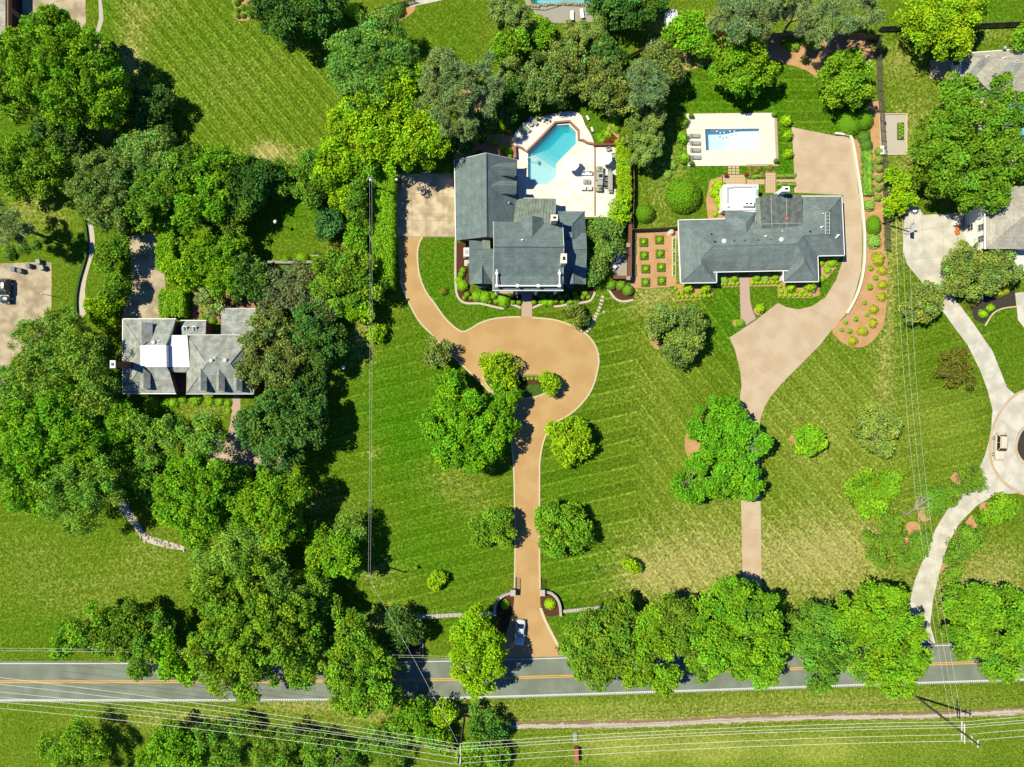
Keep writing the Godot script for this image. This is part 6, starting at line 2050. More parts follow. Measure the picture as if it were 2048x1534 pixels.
func make_planting() -> void:
	hedge([774, 352, 772, 420, 771, 500, 769, 578], 3.7, 3.0, "leaf_lime", "long wide hedge between the twin wires and the slate house driveway", 0.9)
	hedge([346, 405, 344, 475, 342, 545], 2.7, 2.6, "leaf_lime", "narrow hedge on the right side of the tan western driveway", 0.9)
	hedge([356, 584, 356, 634], 4.2, 2.6, "leaf_lime", "square dark green hedge block touching the western house drive", 0.9)
	hedge([1243, 288, 1245, 340, 1246, 420], 1.9, 2.4, "leaf_bright", "long yellow-green hedge dividing the two pool gardens", 0.9)
	hedge([1732, 303, 1732, 392], 1.9, 0.7, "leaf_light", "pale low hedge strip along the white drive wall")
	hedge([1553, 352.5, 1590, 352], 0.55, 0.5, "leaf_olive", "low dark hedge at the upper side of the short paved path")
	hedge([1553, 370, 1590, 369.5], 0.55, 0.5, "leaf_olive", "low dark hedge at the lower side of the short paved path")
	hedge([1492, 353.5, 1527, 353], 0.55, 0.5, "leaf_olive", "low dark hedge in front of the small herb bed")
	bush(1366, 390, 37, 3.4, "leaf_shrub", "round_shrub", "biggest round clipped shrub, on the lawn left of the ranch house", "", "big")
	bush(1290, 426, 20, 2.2, "leaf_shrub", "round_shrub", "round shrub beside the garden fence corner", "", "big")
	bush(1548, 1208, 26, 1.7, "leaf_shrub", "round_shrub", "smooth dome shrub behind the street trees", "", "big")
	bush(1262, 1196, 12, 1.4, "leaf_fresh", "round_shrub", "small dome shrub behind the eastern stone wall")
	bush(1699, 247, 26, 1.6, "leaf_shrub", "round_shrub", "broad clipped shrub at the end of the white drive wall", "", "big")
	bush(1728, 240, 20, 1.7, "leaf_shrub", "round_shrub", "clipped shrub right of the broad one at the drive wall end", "", "big")
	bush(1728, 275, 13, 1.3, "leaf_dark", "round_shrub", "upper of two dark round shrubs over the pale hedge strip")
	bush(1733, 291, 13, 1.3, "leaf_dark", "round_shrub", "lower of two dark round shrubs over the pale hedge strip")
	bush(1747, 450, 18, 1.9, "leaf_shrub", "round_shrub", "tall oval clipped shrub under the street light pole", "", "big", 0.85)
	bush(1747, 482, 14, 1.1, "leaf_light", "round_shrub", "feathery pale shrub below the oval clipped shrub", "", "loose")
	bush(1738, 410, 11, 1.0, "leaf_light", "round_shrub", "feathery pale shrub above the oval clipped shrub", "", "loose")
	row([[1758, 303, 9], [1758, 320, 9], [1758, 337, 8], [1757, 357, 8], [1757, 376, 8], [1756, 395, 8]], 1.2, "leaf_olive", "fence_shrub", "dark round shrub in the row along the picket fence", "shrubs along the picket fence")
	row([[1573, 241, 10], [1575, 271, 9], [1576, 308, 9]], 1.6, "leaf_bright", "clipped_shrub", "yellow-green clipped shrub between the pale pool and the ranch drive", "clipped shrubs right of the pale pool", "loose")
	row([[1366, 243, 11], [1366, 277, 11], [1368, 315, 11]], 1.6, "leaf_fresh", "clipped_shrub", "green shrub at the left edge of the pale pool terrace", "shrubs left of the pale pool", "loose")
	row([[1756, 518, 13], [1764, 540, 9], [1764, 569, 9], [1763, 594, 9], [1747, 619, 9], [1746, 646, 9], [1725, 662, 10], [1705, 682, 9]], 1.1, "leaf_yellow", "golden_shrub", "yellow shrub in the curved pine straw bed", "yellow shrubs of the pine straw bed", "loose")
	row([[1742, 537, 5], [1751, 556, 5], [1739, 574, 6], [1729, 606, 4], [1711, 638, 5], [1691, 645, 4], [1699, 662, 5], [1734, 630, 4], [1683, 660, 4]], 0.6, "leaf_fresh", "bedding_plant", "small green plant in the curved pine straw bed", "small plants of the pine straw bed", "loose")
	row([[1575, 90, 10], [1588, 93, 10], [1606, 80, 9], [1630, 89, 11], [1611, 121, 6]], 1.0, "leaf_fresh", "bed_shrub", "green shrub in the mulch below the top right wooden fence", "shrubs below the wooden fence", "loose")
	row([[1400, 122, 11], [1378, 128, 7], [1360, 118, 8], [1420, 105, 9]], 1.2, "leaf_olive", "bed_shrub", "olive shrub in the mulch bed above the mown rear lawn", "shrubs above the mown rear lawn", "loose")
	# front of the slate house
	row([[925, 571, 12], [918, 560, 8], [954, 593, 11], [970, 595, 12], [1007, 601, 14], [1091, 604, 9], [1101, 605, 9], [1141, 602, 7], [1153, 598, 8], [1149, 588, 6]], 1.3, "leaf_lime", "lime_shrub", "lime green shrub in the mulch before the slate-roofed house", "lime shrubs before the slate-roofed house")
	row([[934, 589, 6], [929, 596, 5], [942, 596, 4.5], [987, 593, 6], [979, 603, 5], [992, 603, 5.5], [1026, 604, 6], [1038, 604, 6], [1068, 604, 6], [1081, 603, 5], [1112, 602, 5.5], [1125, 603, 5.5], [1165, 595, 5], [1177, 594, 5], [1171, 587, 6], [926, 541, 7], [923, 549, 7]], 0.75, "leaf_fresh", "boxwood", "small round boxwood edging the slate-roofed house bed", "boxwoods before the slate-roofed house")
	row([[1085, 590, 9], [1101, 592, 7], [1119, 593, 7], [1132, 591, 7], [1019, 592, 7]], 0.9, "leaf_dark", "boxwood", "dark round shrub in the porch shade of the slate-roofed house", "dark shrubs at the slate house porch")
	row([[1222, 570, 11], [1242, 571, 11], [1256, 580, 12]], 1.3, "leaf_mid", "corner_shrub", "rounded shrub at the end of the brick wall by the lawn", "shrubs at the brick wall end")
	row([[1048, 757, 4.5], [1056, 757, 4.5], [1064, 757, 4.5], [1073, 757, 4.5], [1082, 757, 4.5], [1090, 758, 4.5]], 0.5, "leaf_fresh", "boxwood", "tiny clipped boxwood in the driveway island row", "boxwoods of the driveway island")
	bush(1100, 1208, 12, 1.1, "leaf_bright", "round_shrub", "round shrub inside the right curved gate wall")
	bush(1010, 1208, 10, 1.0, "leaf_bright", "round_shrub", "round shrub inside the left curved gate wall")
	bush(887, 583, 8, 0.9, "leaf_bronze", "round_shrub", "lone bronze-green bush on the lawn inside the driveway bend", "", "loose")
	# front of the ranch house
	for q in [[8, 1357, 8.8, 594.5, -0.45, "small clipped boxwood in the row before the ranch's left wing"], [5, 1443, 7.9, 568.8, -0.4, "small clipped boxwood left of the ranch front walk"], [7, 1505, 8.1, 566, -0.3, "small clipped boxwood right of the ranch front walk"], [7, 1560, 10, 591, -0.2, "small clipped boxwood in the row before the ranch's right wing"]]:
		var b := []
		for i in q[0]:
			b.append([q[1] + i * q[2], q[3] + i * q[4], 4.4])
		row(b, 0.6, "leaf_bright", "boxwood", q[5], "boxwoods before the ranch house")
	row([[1355, 586, 4], [1364, 587, 4], [1400, 585, 4.5], [1351, 577, 4]], 0.6, "leaf_bright", "boxwood", "boxwood behind the ranch left wing's front row", "boxwoods before the ranch house")
	row([[1563, 582, 5], [1571, 585, 4.5], [1594, 582, 4], [1605, 583, 5], [1560, 572, 4.5]], 0.6, "leaf_bright", "boxwood", "boxwood behind the ranch right wing's front row", "boxwoods before the ranch house")
	row([[1375, 578, 10], [1411, 576, 10], [1581, 575, 10], [1619, 573, 11]], 1.6, "leaf_bright", "specimen_shrub", "taller leafy yellow-green shrub at a front corner of the ranch house", "specimen shrubs before the ranch house", "loose")
	row([[1469, 557, 8], [1513, 556, 8], [1550, 555, 8]], 1.0, "leaf_fresh", "foundation_shrub", "oval green shrub under the ranch house front eave", "foundation shrubs of the ranch house")
	row([[1448, 560, 9], [1531, 557, 8]], 0.7, "leaf_light", "hosta", "pale leafy clump under the ranch house front eave", "pale clumps of the ranch house", "loose")
	row([[1663, 525, 10], [1641, 525, 7], [1643, 556, 7], [1655, 540, 7]], 0.9, "leaf_lime", "bed_plant", "leafy plant in the bed at the ranch house's east corner", "plants at the ranch house's east corner", "loose")
	row([[1437, 372, 12], [1430, 385, 10], [1437, 400, 9], [1440, 413, 8], [1430, 428, 6]], 1.1, "leaf_bright", "bed_plant", "yellow-green bush beside the white flat-roofed sun room", "bushes beside the sun room", "loose")
	bush(1520, 617, 9, 1.2, "leaf_bright", "round_shrub", "lime bush in a mulch ring right of the ranch front walk", "", "loose")
	bush(1480, 646, 8, 1.0, "leaf_fresh", "round_shrub", "green bush in a mulch ring left of the ranch front walk", "", "loose")
	row([[1500, 345, 6], [1512, 342, 6], [1524, 348, 5], [1500, 337, 5], [1540, 336, 6], [1518, 337, 5]], 0.5, "leaf_bronze", "herb_clump", "small mixed herb clump by the pale pool terrace steps", "herb clumps by the pale pool terrace", "loose")
	# eight garden squares
	var sq := [[1287, 485], [1318.5, 480], [1288, 511.5], [1320, 508], [1291, 538], [1322, 535], [1291, 565], [1323, 562]]
	for i in sq.size():
		var k: Array = sq[i]
		rng.seed = int(k[0] * 3 + k[1])
		var o := thing("garden_square", "low clipped hedge square in the gravel garden, %s row, %s" % [["top", "second", "third", "bottom"][i / 2], "right" if i % 2 else "left"], "planting", P(k[0], k[1]), 0.0, "squares of the gravel garden")
		var w := 0.72
		for c in [[-1, -1], [0, -1], [1, -1], [-1, 0], [1, 0], [-1, 1], [0, 1], [1, 1]]:
			var e := add("box_clump", bush_mesh("round%d" % (rng.randi() % 3)), M.leaf_dark, o, Vector3(c[0] * 0.52, 0, c[1] * 0.52))
			e.scale = Vector3(0.34, 0.38, 0.34)
			e.rotation.y = rnd(0, TAU)
		var p := add("centre_plant", bush_mesh("loose%d" % (rng.randi() % 3)), M.leaf_bright, o)
		p.scale = Vector3(0.5, 0.8, 0.5)
	# elsewhere
	row([[473, 5, 7], [487, 15, 7], [474, 20, 6], [497, 15, 6], [475, 31, 6], [486, 31, 6], [497, 26, 6], [504, 24, 5], [480, -3, 6]], 0.9, "leaf_mid", "boxwood", "round boxwood in the cluster at the top edge", "boxwood cluster at the top edge")
	sheet("pine_straw_bed", [466, -10, 470, 20, 468, 36, 485, 42, 505, 36, 520, 28, 520, -10], 0.008, M.pine_straw, 2)
	sheet("pine_straw_bed", [755, 18, 790, 28, 825, 10, 830, 20, 810, 36, 785, 42, 760, 35], 0.008, M.pine_straw, 2)
	bush(797, 21, 13, 1.5, "leaf_dark", "round_shrub", "dark round shrub beside the top picket fence")
	bush(778, 26, 9, 0.8, "leaf_yellow", "golden_shrub", "yellow shrub left of the dark round one at the top fence", "", "loose")
	bush(707, 22, 15, 1.8, "leaf_lime", "round_shrub", "lime dome shrub at the very dark tree's right side", "", "big")
	bush(1076, 43, 12, 1.4, "leaf_yellow", "golden_shrub", "larger golden shrub below the teal pool", "", "loose")
	bush(1092, 46, 9, 1.2, "leaf_yellow", "golden_shrub", "smaller golden shrub below the teal pool", "", "loose")
	bush(605, 518, 13, 1.3, "leaf_lime", "round_shrub", "green dome shrub on the low wall of the small western lawn", "", "big")
	bush(573, 520, 9, 1.0, "leaf_mid", "round_shrub", "dull shrub left of the dome on the low wall")
	bush(667, 513, 6, 0.7, "leaf_dark", "round_shrub", "tiny dark shrub near the white square board")
	bush(668, 492, 13, 1.4, "leaf_bronze", "round_shrub", "left one of two purple-bronze shrubs on the western lawn", "", "loose")
	bush(698, 494, 15, 1.5, "leaf_bronze", "round_shrub", "right one of two purple-bronze shrubs on the western lawn", "", "loose")
	row([[1228, 240, 9], [1236, 224, 13], [1227, 252, 7], [1232, 259, 7], [1215, 268, 10], [1204, 281, 8], [1199, 273, 7]], 1.0, "leaf_fresh", "bed_shrub", "green shrub along the brown path of the pool garden", "shrubs of the pool garden path", "loose")
	bush(1216, 281, 9, 0.8, "leaf_red", "rose_bush", "red flowering bush behind the brick planter wall", "", "loose")
	bush(1227, 281, 8, 0.8, "leaf_red", "rose_bush", "red flowering bush next to the long yellow-green hedge", "", "loose")
	row([[1005, 296, 7], [1017, 302, 7], [1020, 312, 5], [990, 285, 7]], 0.9, "leaf_lime", "bed_shrub", "bright shrub in the bed left of the pool terrace", "shrubs left of the pool terrace", "loose")
	row([[305, 808, 15], [328, 806, 11], [345, 806, 10], [366, 798, 8], [392, 799, 11], [420, 803, 8], [440, 803, 8], [456, 806, 7], [458, 822, 5]], 1.2, "leaf_fresh", "foundation_shrub", "shrub along the front wall of the western house", "shrubs along the western house front", "loose")
	row([[1975, 583, 8], [1988, 584, 8], [2001, 585, 8], [2010, 582, 7]], 0.8, "leaf_yellow", "golden_shrub", "golden shrub in the row under the broad magnolia", "golden shrubs under the broad magnolia", "loose")
	row([[1966, 627, 8], [1980, 616, 8]], 0.9, "leaf_lime", "bed_shrub", "lime shrub on the dark bed by the white bench", "lime shrubs on the dark bed", "loose")
	row([[1938, 603, 13], [1924, 584, 11], [2018, 566, 11]], 1.0, "leaf_bronze", "bed_shrub", "brownish shrub bordering the dark bed", "brownish shrubs of the dark bed", "loose")
	bush(1192, 1137, 6, 0.7, "leaf_dark", "round_shrub", "tiny dark plant on the lawn between the two driveways", "", "loose")
	bush(350, 555, 8, 1.0, "leaf_mid", "round_shrub", "little shrub at the bottom of the narrow western hedge", "", "loose")
	row([[20, 505, 14], [45, 495, 12], [70, 490, 10]], 1.4, "leaf_dark", "round_shrub", "dark shrub behind the bins at the left edge", "shrubs behind the bins", "loose")
	row([[406, 640, 10], [425, 641, 8]], 0.9, "leaf_mid", "patio_hedge", "clipped green block on the western rear patio", "clipped blocks of the western patio")
	row([[1345, 330, 9], [1335, 350, 8]], 0.8, "leaf_light", "weed_clump", "loose weedy clump on the worn grass left of the pale pool", "weedy clumps left of the pale pool", "loose")

# ---------------------------------------------------------------- vehicles
# side profile sections along the length: [z, half width low, half width high, y sill, y belt]
func car(label: String, x: float, y: float, turn: float, L: float, W: float, paint: Material, suv: bool) -> void:
	var o := thing("parked_car", label, "car", P(x, y), turn)
	var hh := 1.75 if suv else 1.42
	var belt := 1.02 if suv else 0.86
	# body: rounded outline lofted from sill to belt
	var outline := func(inset: float, nose: float) -> Array:
		var p := []
		for i in 40:
			var a := TAU * i / 40.0
			var c := cos(a)
			var s := sin(a)
			var ex := signf(c) * pow(absf(c), 0.42) * (W / 2 - inset)
			var ez := signf(s) * pow(absf(s), 0.30) * (L / 2 - inset * 1.2)
			ez = clampf(ez, -L / 2 + inset, L / 2 - inset)
			ex *= 1.0 - nose * pow(absf(ez) / (L / 2), 6.0)
			p.append(Vector2(ex, ez))
		return p
	var rings := [[0.05, 0.12, 0.28], [0.0, 0.10, 0.45], [0.0, 0.10, belt - 0.2], [0.05, 0.12, belt - 0.05], [0.14, 0.14, belt]]
	var body := MB.new()
	for i in rings.size() - 1:
		var a: Array = outline.call(rings[i][0], rings[i][1])
		var b: Array = outline.call(rings[i + 1][0], rings[i + 1][1])
		for k in a.size():
			var j := (k + 1) % a.size()
			body.quad(Vector3(a[j].x, rings[i][2], a[j].y), Vector3(a[k].x, rings[i][2], a[k].y), Vector3(b[k].x, rings[i + 1][2], b[k].y), Vector3(b[j].x, rings[i + 1][2], b[j].y))
	var t: Array = outline.call(0.14, 0.14)
	var tp := PackedVector2Array()
	for k in t:
		tp.append(k)
	body.sheet(tp, belt)
	# bonnet crease lines as a low raised panel
	body.dome(Vector3(0, belt, -L * 0.33), W * 0.86, L * 0.28, 0.16)
	body.dome(Vector3(0, belt, L * 0.41), W * 0.84, L * 0.13, 0.09)
	put("body", body, paint, o)
	# cabin: glass house and roof panel
	var z0 := -L * 0.17
	var z1 := L * (0.44 if suv else 0.34)
	var r0 := z0 + (0.62 if suv else 0.85)
	var r1 := z1 - (0.35 if suv else 0.75)
	var wb := W / 2 - 0.13
	var wt := W / 2 - 0.30
	var A := [Vector3(-wb, belt, z0), Vector3(wb, belt, z0), Vector3(wb, belt, z1), Vector3(-wb, belt, z1)]
	var B := [Vector3(-wt, hh - 0.06, r0), Vector3(wt, hh - 0.06, r0), Vector3(wt, hh - 0.06, r1), Vector3(-wt, hh - 0.06, r1)]
	var names := ["windscreen", "side_window", "rear_window", "side_window"]
	var outs := [Vector3(0, 0.5, -1), Vector3(1, 0.3, 0), Vector3(0, 0.5, 1), Vector3(-1, 0.3, 0)]
	for i in 4:
		var j := (i + 1) % 4
		var g := MB.new()
		g.face([A[i], A[j], B[j], B[i]], outs[i])
		put(names[i], g, M.glass_dark, o)
	var roof := MB.new()
	roof.dome(Vector3(0, hh - 0.05, (r0 + r1) / 2), wt * 2 + 0.06, r1 - r0 + 0.1, 0.13)
	roof.cbox(Vector3(0, hh - 0.1, (r0 + r1) / 2), Vector3(wt * 2 + 0.02, 0.06, r1 - r0 + 0.06), 0.02)
	for s in [-1.0, 1.0]:
		roof.tube([Vector3(s * wb, belt, z0), Vector3(s * wt, hh - 0.05, r0)], [0.05, 0.05], 5)
		roof.tube([Vector3(s * wb, belt, z1), Vector3(s * wt, hh - 0.05, r1)], [0.07, 0.07], 5)
		roof.tube([Vector3(s * (wb + 0.01), belt, (z0 + z1) / 2), Vector3(s * (wt + 0.01), hh - 0.05, (r0 + r1) / 2)], [0.04, 0.04], 5)
	put("roof", roof, paint, o)
	if suv:
		for s in [-1.0, 1.0]:
			var rk := MB.new()
			rk.tube([Vector3(s * (wt - 0.08), hh + 0.06, r0 + 0.2), Vector3(s * (wt - 0.08), hh + 0.06, r1 - 0.1)], [0.025, 0.025], 5)
			put("roof_rail", rk, M.black_metal, o)
	for s in [-1.0, 1.0]:
		for z in [-L * 0.31, L * 0.29]:
			var w := Node3D.new()
			w.name = "wheel"
			o.add_child(w, true)
			var ty := MB.new()
			var n := 18
			for k in n:
				var a0 := TAU * k / n
				var a1 := TAU * (k + 1) / n
				var cx := Vector3(s * (W / 2 - 0.1), 0.33, z)
				var p0 := Vector3(0, sin(a0), cos(a0)) * 0.33
				var p1 := Vector3(0, sin(a1), cos(a1)) * 0.33
				var q := Vector3(0.11, 0, 0)
				ty.face([cx + p0 - q, cx + p1 - q, cx + p1 + q, cx + p0 + q], p0 + p1)
				ty.face([cx + q * s, cx + p0 + q * s, cx + p1 + q * s], Vector3(s, 0, 0))
			put("tyre", ty, M.rubber, w)
			var ri := MB.new()
			for k in n:
				var a0 := TAU * k / n
				var a1 := TAU * (k + 1) / n
				var cx := Vector3(s * (W / 2 + 0.015), 0.33, z)
				ri.face([cx, cx + Vector3(0, sin(a0), cos(a0)) * 0.2, cx + Vector3(0, sin(a1), cos(a1)) * 0.2], Vector3(s, 0, 0))
			put("rim", ri, M.light_metal, w)
		var mi := MB.new()
		mi.cbox(Vector3(s * (W / 2 + 0.08), belt + 0.06, z0 + 0.35), Vector3(0.2, 0.14, 0.1), 0.03)
		put("wing_mirror", mi, paint, o)
		var hl := MB.new()
		hl.cbox(Vector3(s * W * 0.36, belt - 0.16, -L / 2 + 0.12), Vector3(0.36, 0.15, 0.14), 0.03)
		put("headlight", hl, M.lamp_clear, o)
		var tl := MB.new()
		tl.cbox(Vector3(s * W * 0.38, belt - 0.12, L / 2 - 0.1), Vector3(0.26, 0.2, 0.12), 0.03)
		put("tail_light", tl, M.lamp_red, o)

# ---------------------------------------------------------------- garden furniture
func umbrella(label: String, x: float, y: float, r: float) -> void:
	var g := P(x, y, 2.5)
	var o := thing("parasol", label, "parasol", Vector3(g.x, 0.05, g.z))
	var b := MB.new()
	b.lathe(Vector3.ZERO, [Vector2(0.3, 0), Vector2(0.3, 0.06), Vector2(0.06, 0.12), Vector2(0.001, 0.12)], 16)
	put("base", b, M.grey_metal, o)
	var p := MB.new()
	p.tube([Vector3(0, 0.1, 0), Vector3(0, 2.95, 0)], [0.03, 0.03], 8)
	put("pole", p, M.light_metal, o)
	var c := MB.new()
	for i in 8:
		var a0 := TAU * (i + 0.5) / 8
		var a1 := TAU * (i + 1.5) / 8
		var e0 := Vector3(cos(a0), 0, sin(a0)) * r + Vector3(0, 2.3, 0)
		var e1 := Vector3(cos(a1), 0, sin(a1)) * r + Vector3(0, 2.3, 0)
		var top := Vector3(0, 2.85, 0)
		var m0 := e0.lerp(top, 0.5) + Vector3(0, 0.03, 0)
		var m1 := e1.lerp(top, 0.5) + Vector3(0, 0.03, 0)
		c.face([e0, e1, m1, m0])
		c.face([m0, m1, top])
		c.face([e0, e1, e1 - Vector3(0, 0.14, 0), e0 - Vector3(0, 0.14, 0)], e0 + e1 - Vector3(0, 4.6, 0))
	put("canopy", c, M.canvas_white, o)
	var f := MB.new()
	f.lathe(Vector3(0, 2.84, 0), [Vector2(0.05, 0), Vector2(0.04, 0.08), Vector2(0.001, 0.14)], 8)
	put("finial", f, M.light_metal, o)
	for i in 8:
		var a := TAU * (i + 0.5) / 8
		var q := MB.new()
		q.tube([Vector3(0, 2.2, 0), Vector3(cos(a) * r * 0.5, 2.52, sin(a) * r * 0.5)], [0.012, 0.012], 4)
		put("rib", q, M.light_metal, o)

func lounger(label: String, x: float, y: float, turn: float, base: float, cloth: Material, group := "") -> void:
	var o := thing("sun_lounger", label, "sun lounger", P(x, y, 0.3) * Vector3(1, 0, 1) + Vector3(0, base, 0), turn, group)
	var f := MB.new()
	for s in [-0.32, 0.32]:
		f.box(Vector3(0, 0.3, s), Vector3(1.95, 0.06, 0.05))
	f.box(Vector3(-0.95, 0.3, 0), Vector3(0.05, 0.06, 0.6))
	f.box(Vector3(0.95, 0.3, 0), Vector3(0.05, 0.06, 0.6))
	put("frame", f, M.grey_metal, o)
	for a in [-0.85, 0.85]:
		for s in [-0.3, 0.3]:
			var l := MB.new()
			l.box(Vector3(a, 0.14, s), Vector3(0.05, 0.28, 0.05))
			put("leg", l, M.grey_metal, o)
	var c := MB.new()
	c.cbox(Vector3(0.28, 0.37, 0), Vector3(1.3, 0.1, 0.62), 0.03)
	put("cushion", c, cloth, o)
	var b := MB.new()
	b.cbox(Vector3(-0.62, 0.52, 0), Vector3(0.62, 0.09, 0.62), 0.03, Basis.from_euler(Vector3(0, 0, -0.5)))
	put("backrest", b, cloth, o)

func armchair(called: String, label: String, x: float, y: float, turn: float, w: float, cloth: Material, frame: Material, base := 0.05, group := "") -> void:
	var o := thing(called, label, "sofa" if called == "sofa" else "chair", P(x, y, 0.4) * Vector3(1, 0, 1) + Vector3(0, base, 0), turn, group)
	var f := MB.new()
	f.cbox(Vector3(0, 0.2, 0), Vector3(w, 0.12, 0.8), 0.02)
	put("frame", f, frame, o)
	for a in [-1, 1]:
		for b in [-1, 1]:
			var l := MB.new()
			l.box(Vector3(a * (w / 2 - 0.05), 0.08, b * 0.34), Vector3(0.06, 0.16, 0.06))
			put("leg", l, frame, o)
		var r := MB.new()
		r.cbox(Vector3(a * (w / 2 - 0.05), 0.42, 0), Vector3(0.1, 0.32, 0.8), 0.03)
		put("armrest", r, frame, o)
	var n := maxi(1, int(w / 0.75))
	var sw := (w - 0.22) / n
	for i in n:
		var c := MB.new()
		c.cbox(Vector3(-w / 2 + 0.11 + sw * (i + 0.5), 0.34, 0.06), Vector3(sw - 0.03, 0.16, 0.62), 0.05)
		put("seat_cushion", c, cloth, o)
		var d := MB.new()
		d.cbox(Vector3(-w / 2 + 0.11 + sw * (i + 0.5), 0.56, -0.28), Vector3(sw - 0.03, 0.34, 0.16), 0.06)
		put("back_cushion", d, cloth, o)
	if called == "sofa":
		for k in [-1, 1]:
			var q := MB.new()
			q.cbox(Vector3(k * (w / 2 - 0.32), 0.5, -0.1), Vector3(0.36, 0.32, 0.14), 0.05, Basis.from_euler(Vector3(-0.3, k * 0.4, 0)))
			put("throw_pillow", q, M.black_metal, o)

func table(called: String, label: String, x: float, y: float, turn: float, sx: float, sz: float, hgt: float, m: Material, base := 0.05) -> Node3D:
	var o := thing(called, label, "table", P(x, y, hgt) * Vector3(1, 0, 1) + Vector3(0, base, 0), turn)
	var n := maxi(2, int(sx / 0.2))
	for i in n:
		var t := MB.new()
		t.cbox(Vector3(-sx / 2 + sx / n * (i + 0.5), hgt - 0.03, 0), Vector3(sx / n - 0.015, 0.05, sz), 0.008)
		put("plank", t, m, o)
	for a in [-1, 1]:
		for b in [-1, 1]:
			var l := MB.new()
			l.box(Vector3(a * (sx / 2 - 0.06), (hgt - 0.06) / 2, b * (sz / 2 - 0.06)), Vector3(0.07, hgt - 0.06, 0.07))
			put("leg", l, m, o)
	return o

func pot(label: String, x: float, y: float, r: float, base: float, m: Material, leaf: String, group := "") -> void:
	var o := thing("potted_plant", label, "potted plant", P(x, y) + Vector3(0, base, 0), 0.0, group)
	var p := MB.new()
	p.lathe(Vector3.ZERO, [Vector2(r * 0.65, 0), Vector2(r * 0.95, 0.42), Vector2(r, 0.5), Vector2(r * 0.85, 0.5), Vector2(r * 0.8, 0.42), Vector2(0.001, 0.42)], 14)
	put("pot", p, m, o)
	var b := add("foliage", bush_mesh("loose0"), M[leaf], o, Vector3(0, 0.42, 0))
	b.scale = Vector3(r * 1.2, 0.6, r * 1.2)

func air_unit(label: String, x: float, y: float, sx: float, sz: float, round_one: bool) -> void:
	var o := thing("air_conditioner", label, "air conditioner", P(x, y, 0.9) * Vector3(1, 0, 1))
	var b := MB.new()
	if round_one:
		b.lathe(Vector3.ZERO, [Vector2(sx / 2, 0.1), Vector2(sx / 2, 0.86), Vector2(sx / 2 - 0.06, 0.92), Vector2(0.001, 0.92)], 18)
	else:
		b.cbox(Vector3(0, 0.48, 0), Vector3(sx, 0.86, sz), 0.05)
	put("cabinet", b, M.white_paint, o)
	var p := MB.new()
	p.box(Vector3(0, 0.04, 0), Vector3(sx + 0.2, 0.1, sz + 0.2))
	put("plinth", p, M.grey_concrete, o)
	var g := MB.new()
	g.lathe(Vector3(0, 0.93, 0), [Vector2(minf(sx, sz) * 0.38, 0), Vector2(minf(sx, sz) * 0.38, 0.012), Vector2(0.001, 0.012)], 16)
	put("fan_opening", g, M.black_metal, o)
	for i in 4:
		var f := MB.new()
		f.box(Vector3(0, 0.955, 0), Vector3(minf(sx, sz) * 0.74, 0.015, 0.06), Basis.from_euler(Vector3(0, i * PI / 4, 0)))
		put("grille_bar", f, M.white_paint, o)

func lamp_post(label: String, x: float, y: float, hgt: float, r: float) -> void:
	var t := P(x, y, hgt)
	var o := thing("lamp_post", label, "lamp post", Vector3(t.x, 0, t.z))
	var p := MB.new()
	p.tube([Vector3(0, 0, 0), Vector3(0, hgt - 0.2, 0)], [0.06, 0.045], 8)
	put("post", p, M.black_metal, o)
	var h := MB.new()
	h.lathe(Vector3(0, hgt - 0.25, 0), [Vector2(0.08, 0), Vector2(r * 0.7, 0.1), Vector2(r, 0.2), Vector2(r * 0.7, 0.34), Vector2(0.1, 0.42), Vector2(0.001, 0.44)], 14)
	put("lantern", h, M.white_paint, o)

# ---------------------------------------------------------------- poles and wires
func pole(label: String, x: float, y: float, hgt: float, arms: Array, turn: float, r := 0.17) -> Node3D:
	var o := thing("utility_pole", label, "utility pole", P(x, y), turn)
	var p := MB.new()
	p.tube([Vector3.ZERO, Vector3(0, hgt * 0.5, 0), Vector3(0, hgt, 0)], [r * 1.15, r, r * 0.75], 9)
	put("shaft", p, M.pole_wood, o)
	for a in arms:
		var m := MB.new()
		m.box(Vector3(0.12, a[0], 0), Vector3(0.12, 0.14, a[1] * 2))
		var c := put("crossarm", m, M.light_metal, o)
		for s in [-1.0, -0.45, 0.45, 1.0]:
			var i := MB.new()
			i.lathe(Vector3(0.12, a[0] + 0.07, s * (a[1] - 0.08)), [Vector2(0.05, 0), Vector2(0.07, 0.08), Vector2(0.04, 0.18), Vector2(0.001, 0.2)], 8)
			put("insulator", i, M.light_metal, c)
	return o

func wire(label: String, a: Vector3, b: Vector3, sag: float, group := "", r := 0.03) -> void:
	var p := []
	var rr := []
	for i in 17:
		var t := i / 16.0
		p.append(a.lerp(b, t) - Vector3(0, sag * 4.0 * t * (1.0 - t), 0))
		rr.append(r)
	var m := MB.new()
	m.tube(p, rr, 4, false)
	var o := put("overhead_wire", m, M.wire)
	tag(o, label, "wire", group)

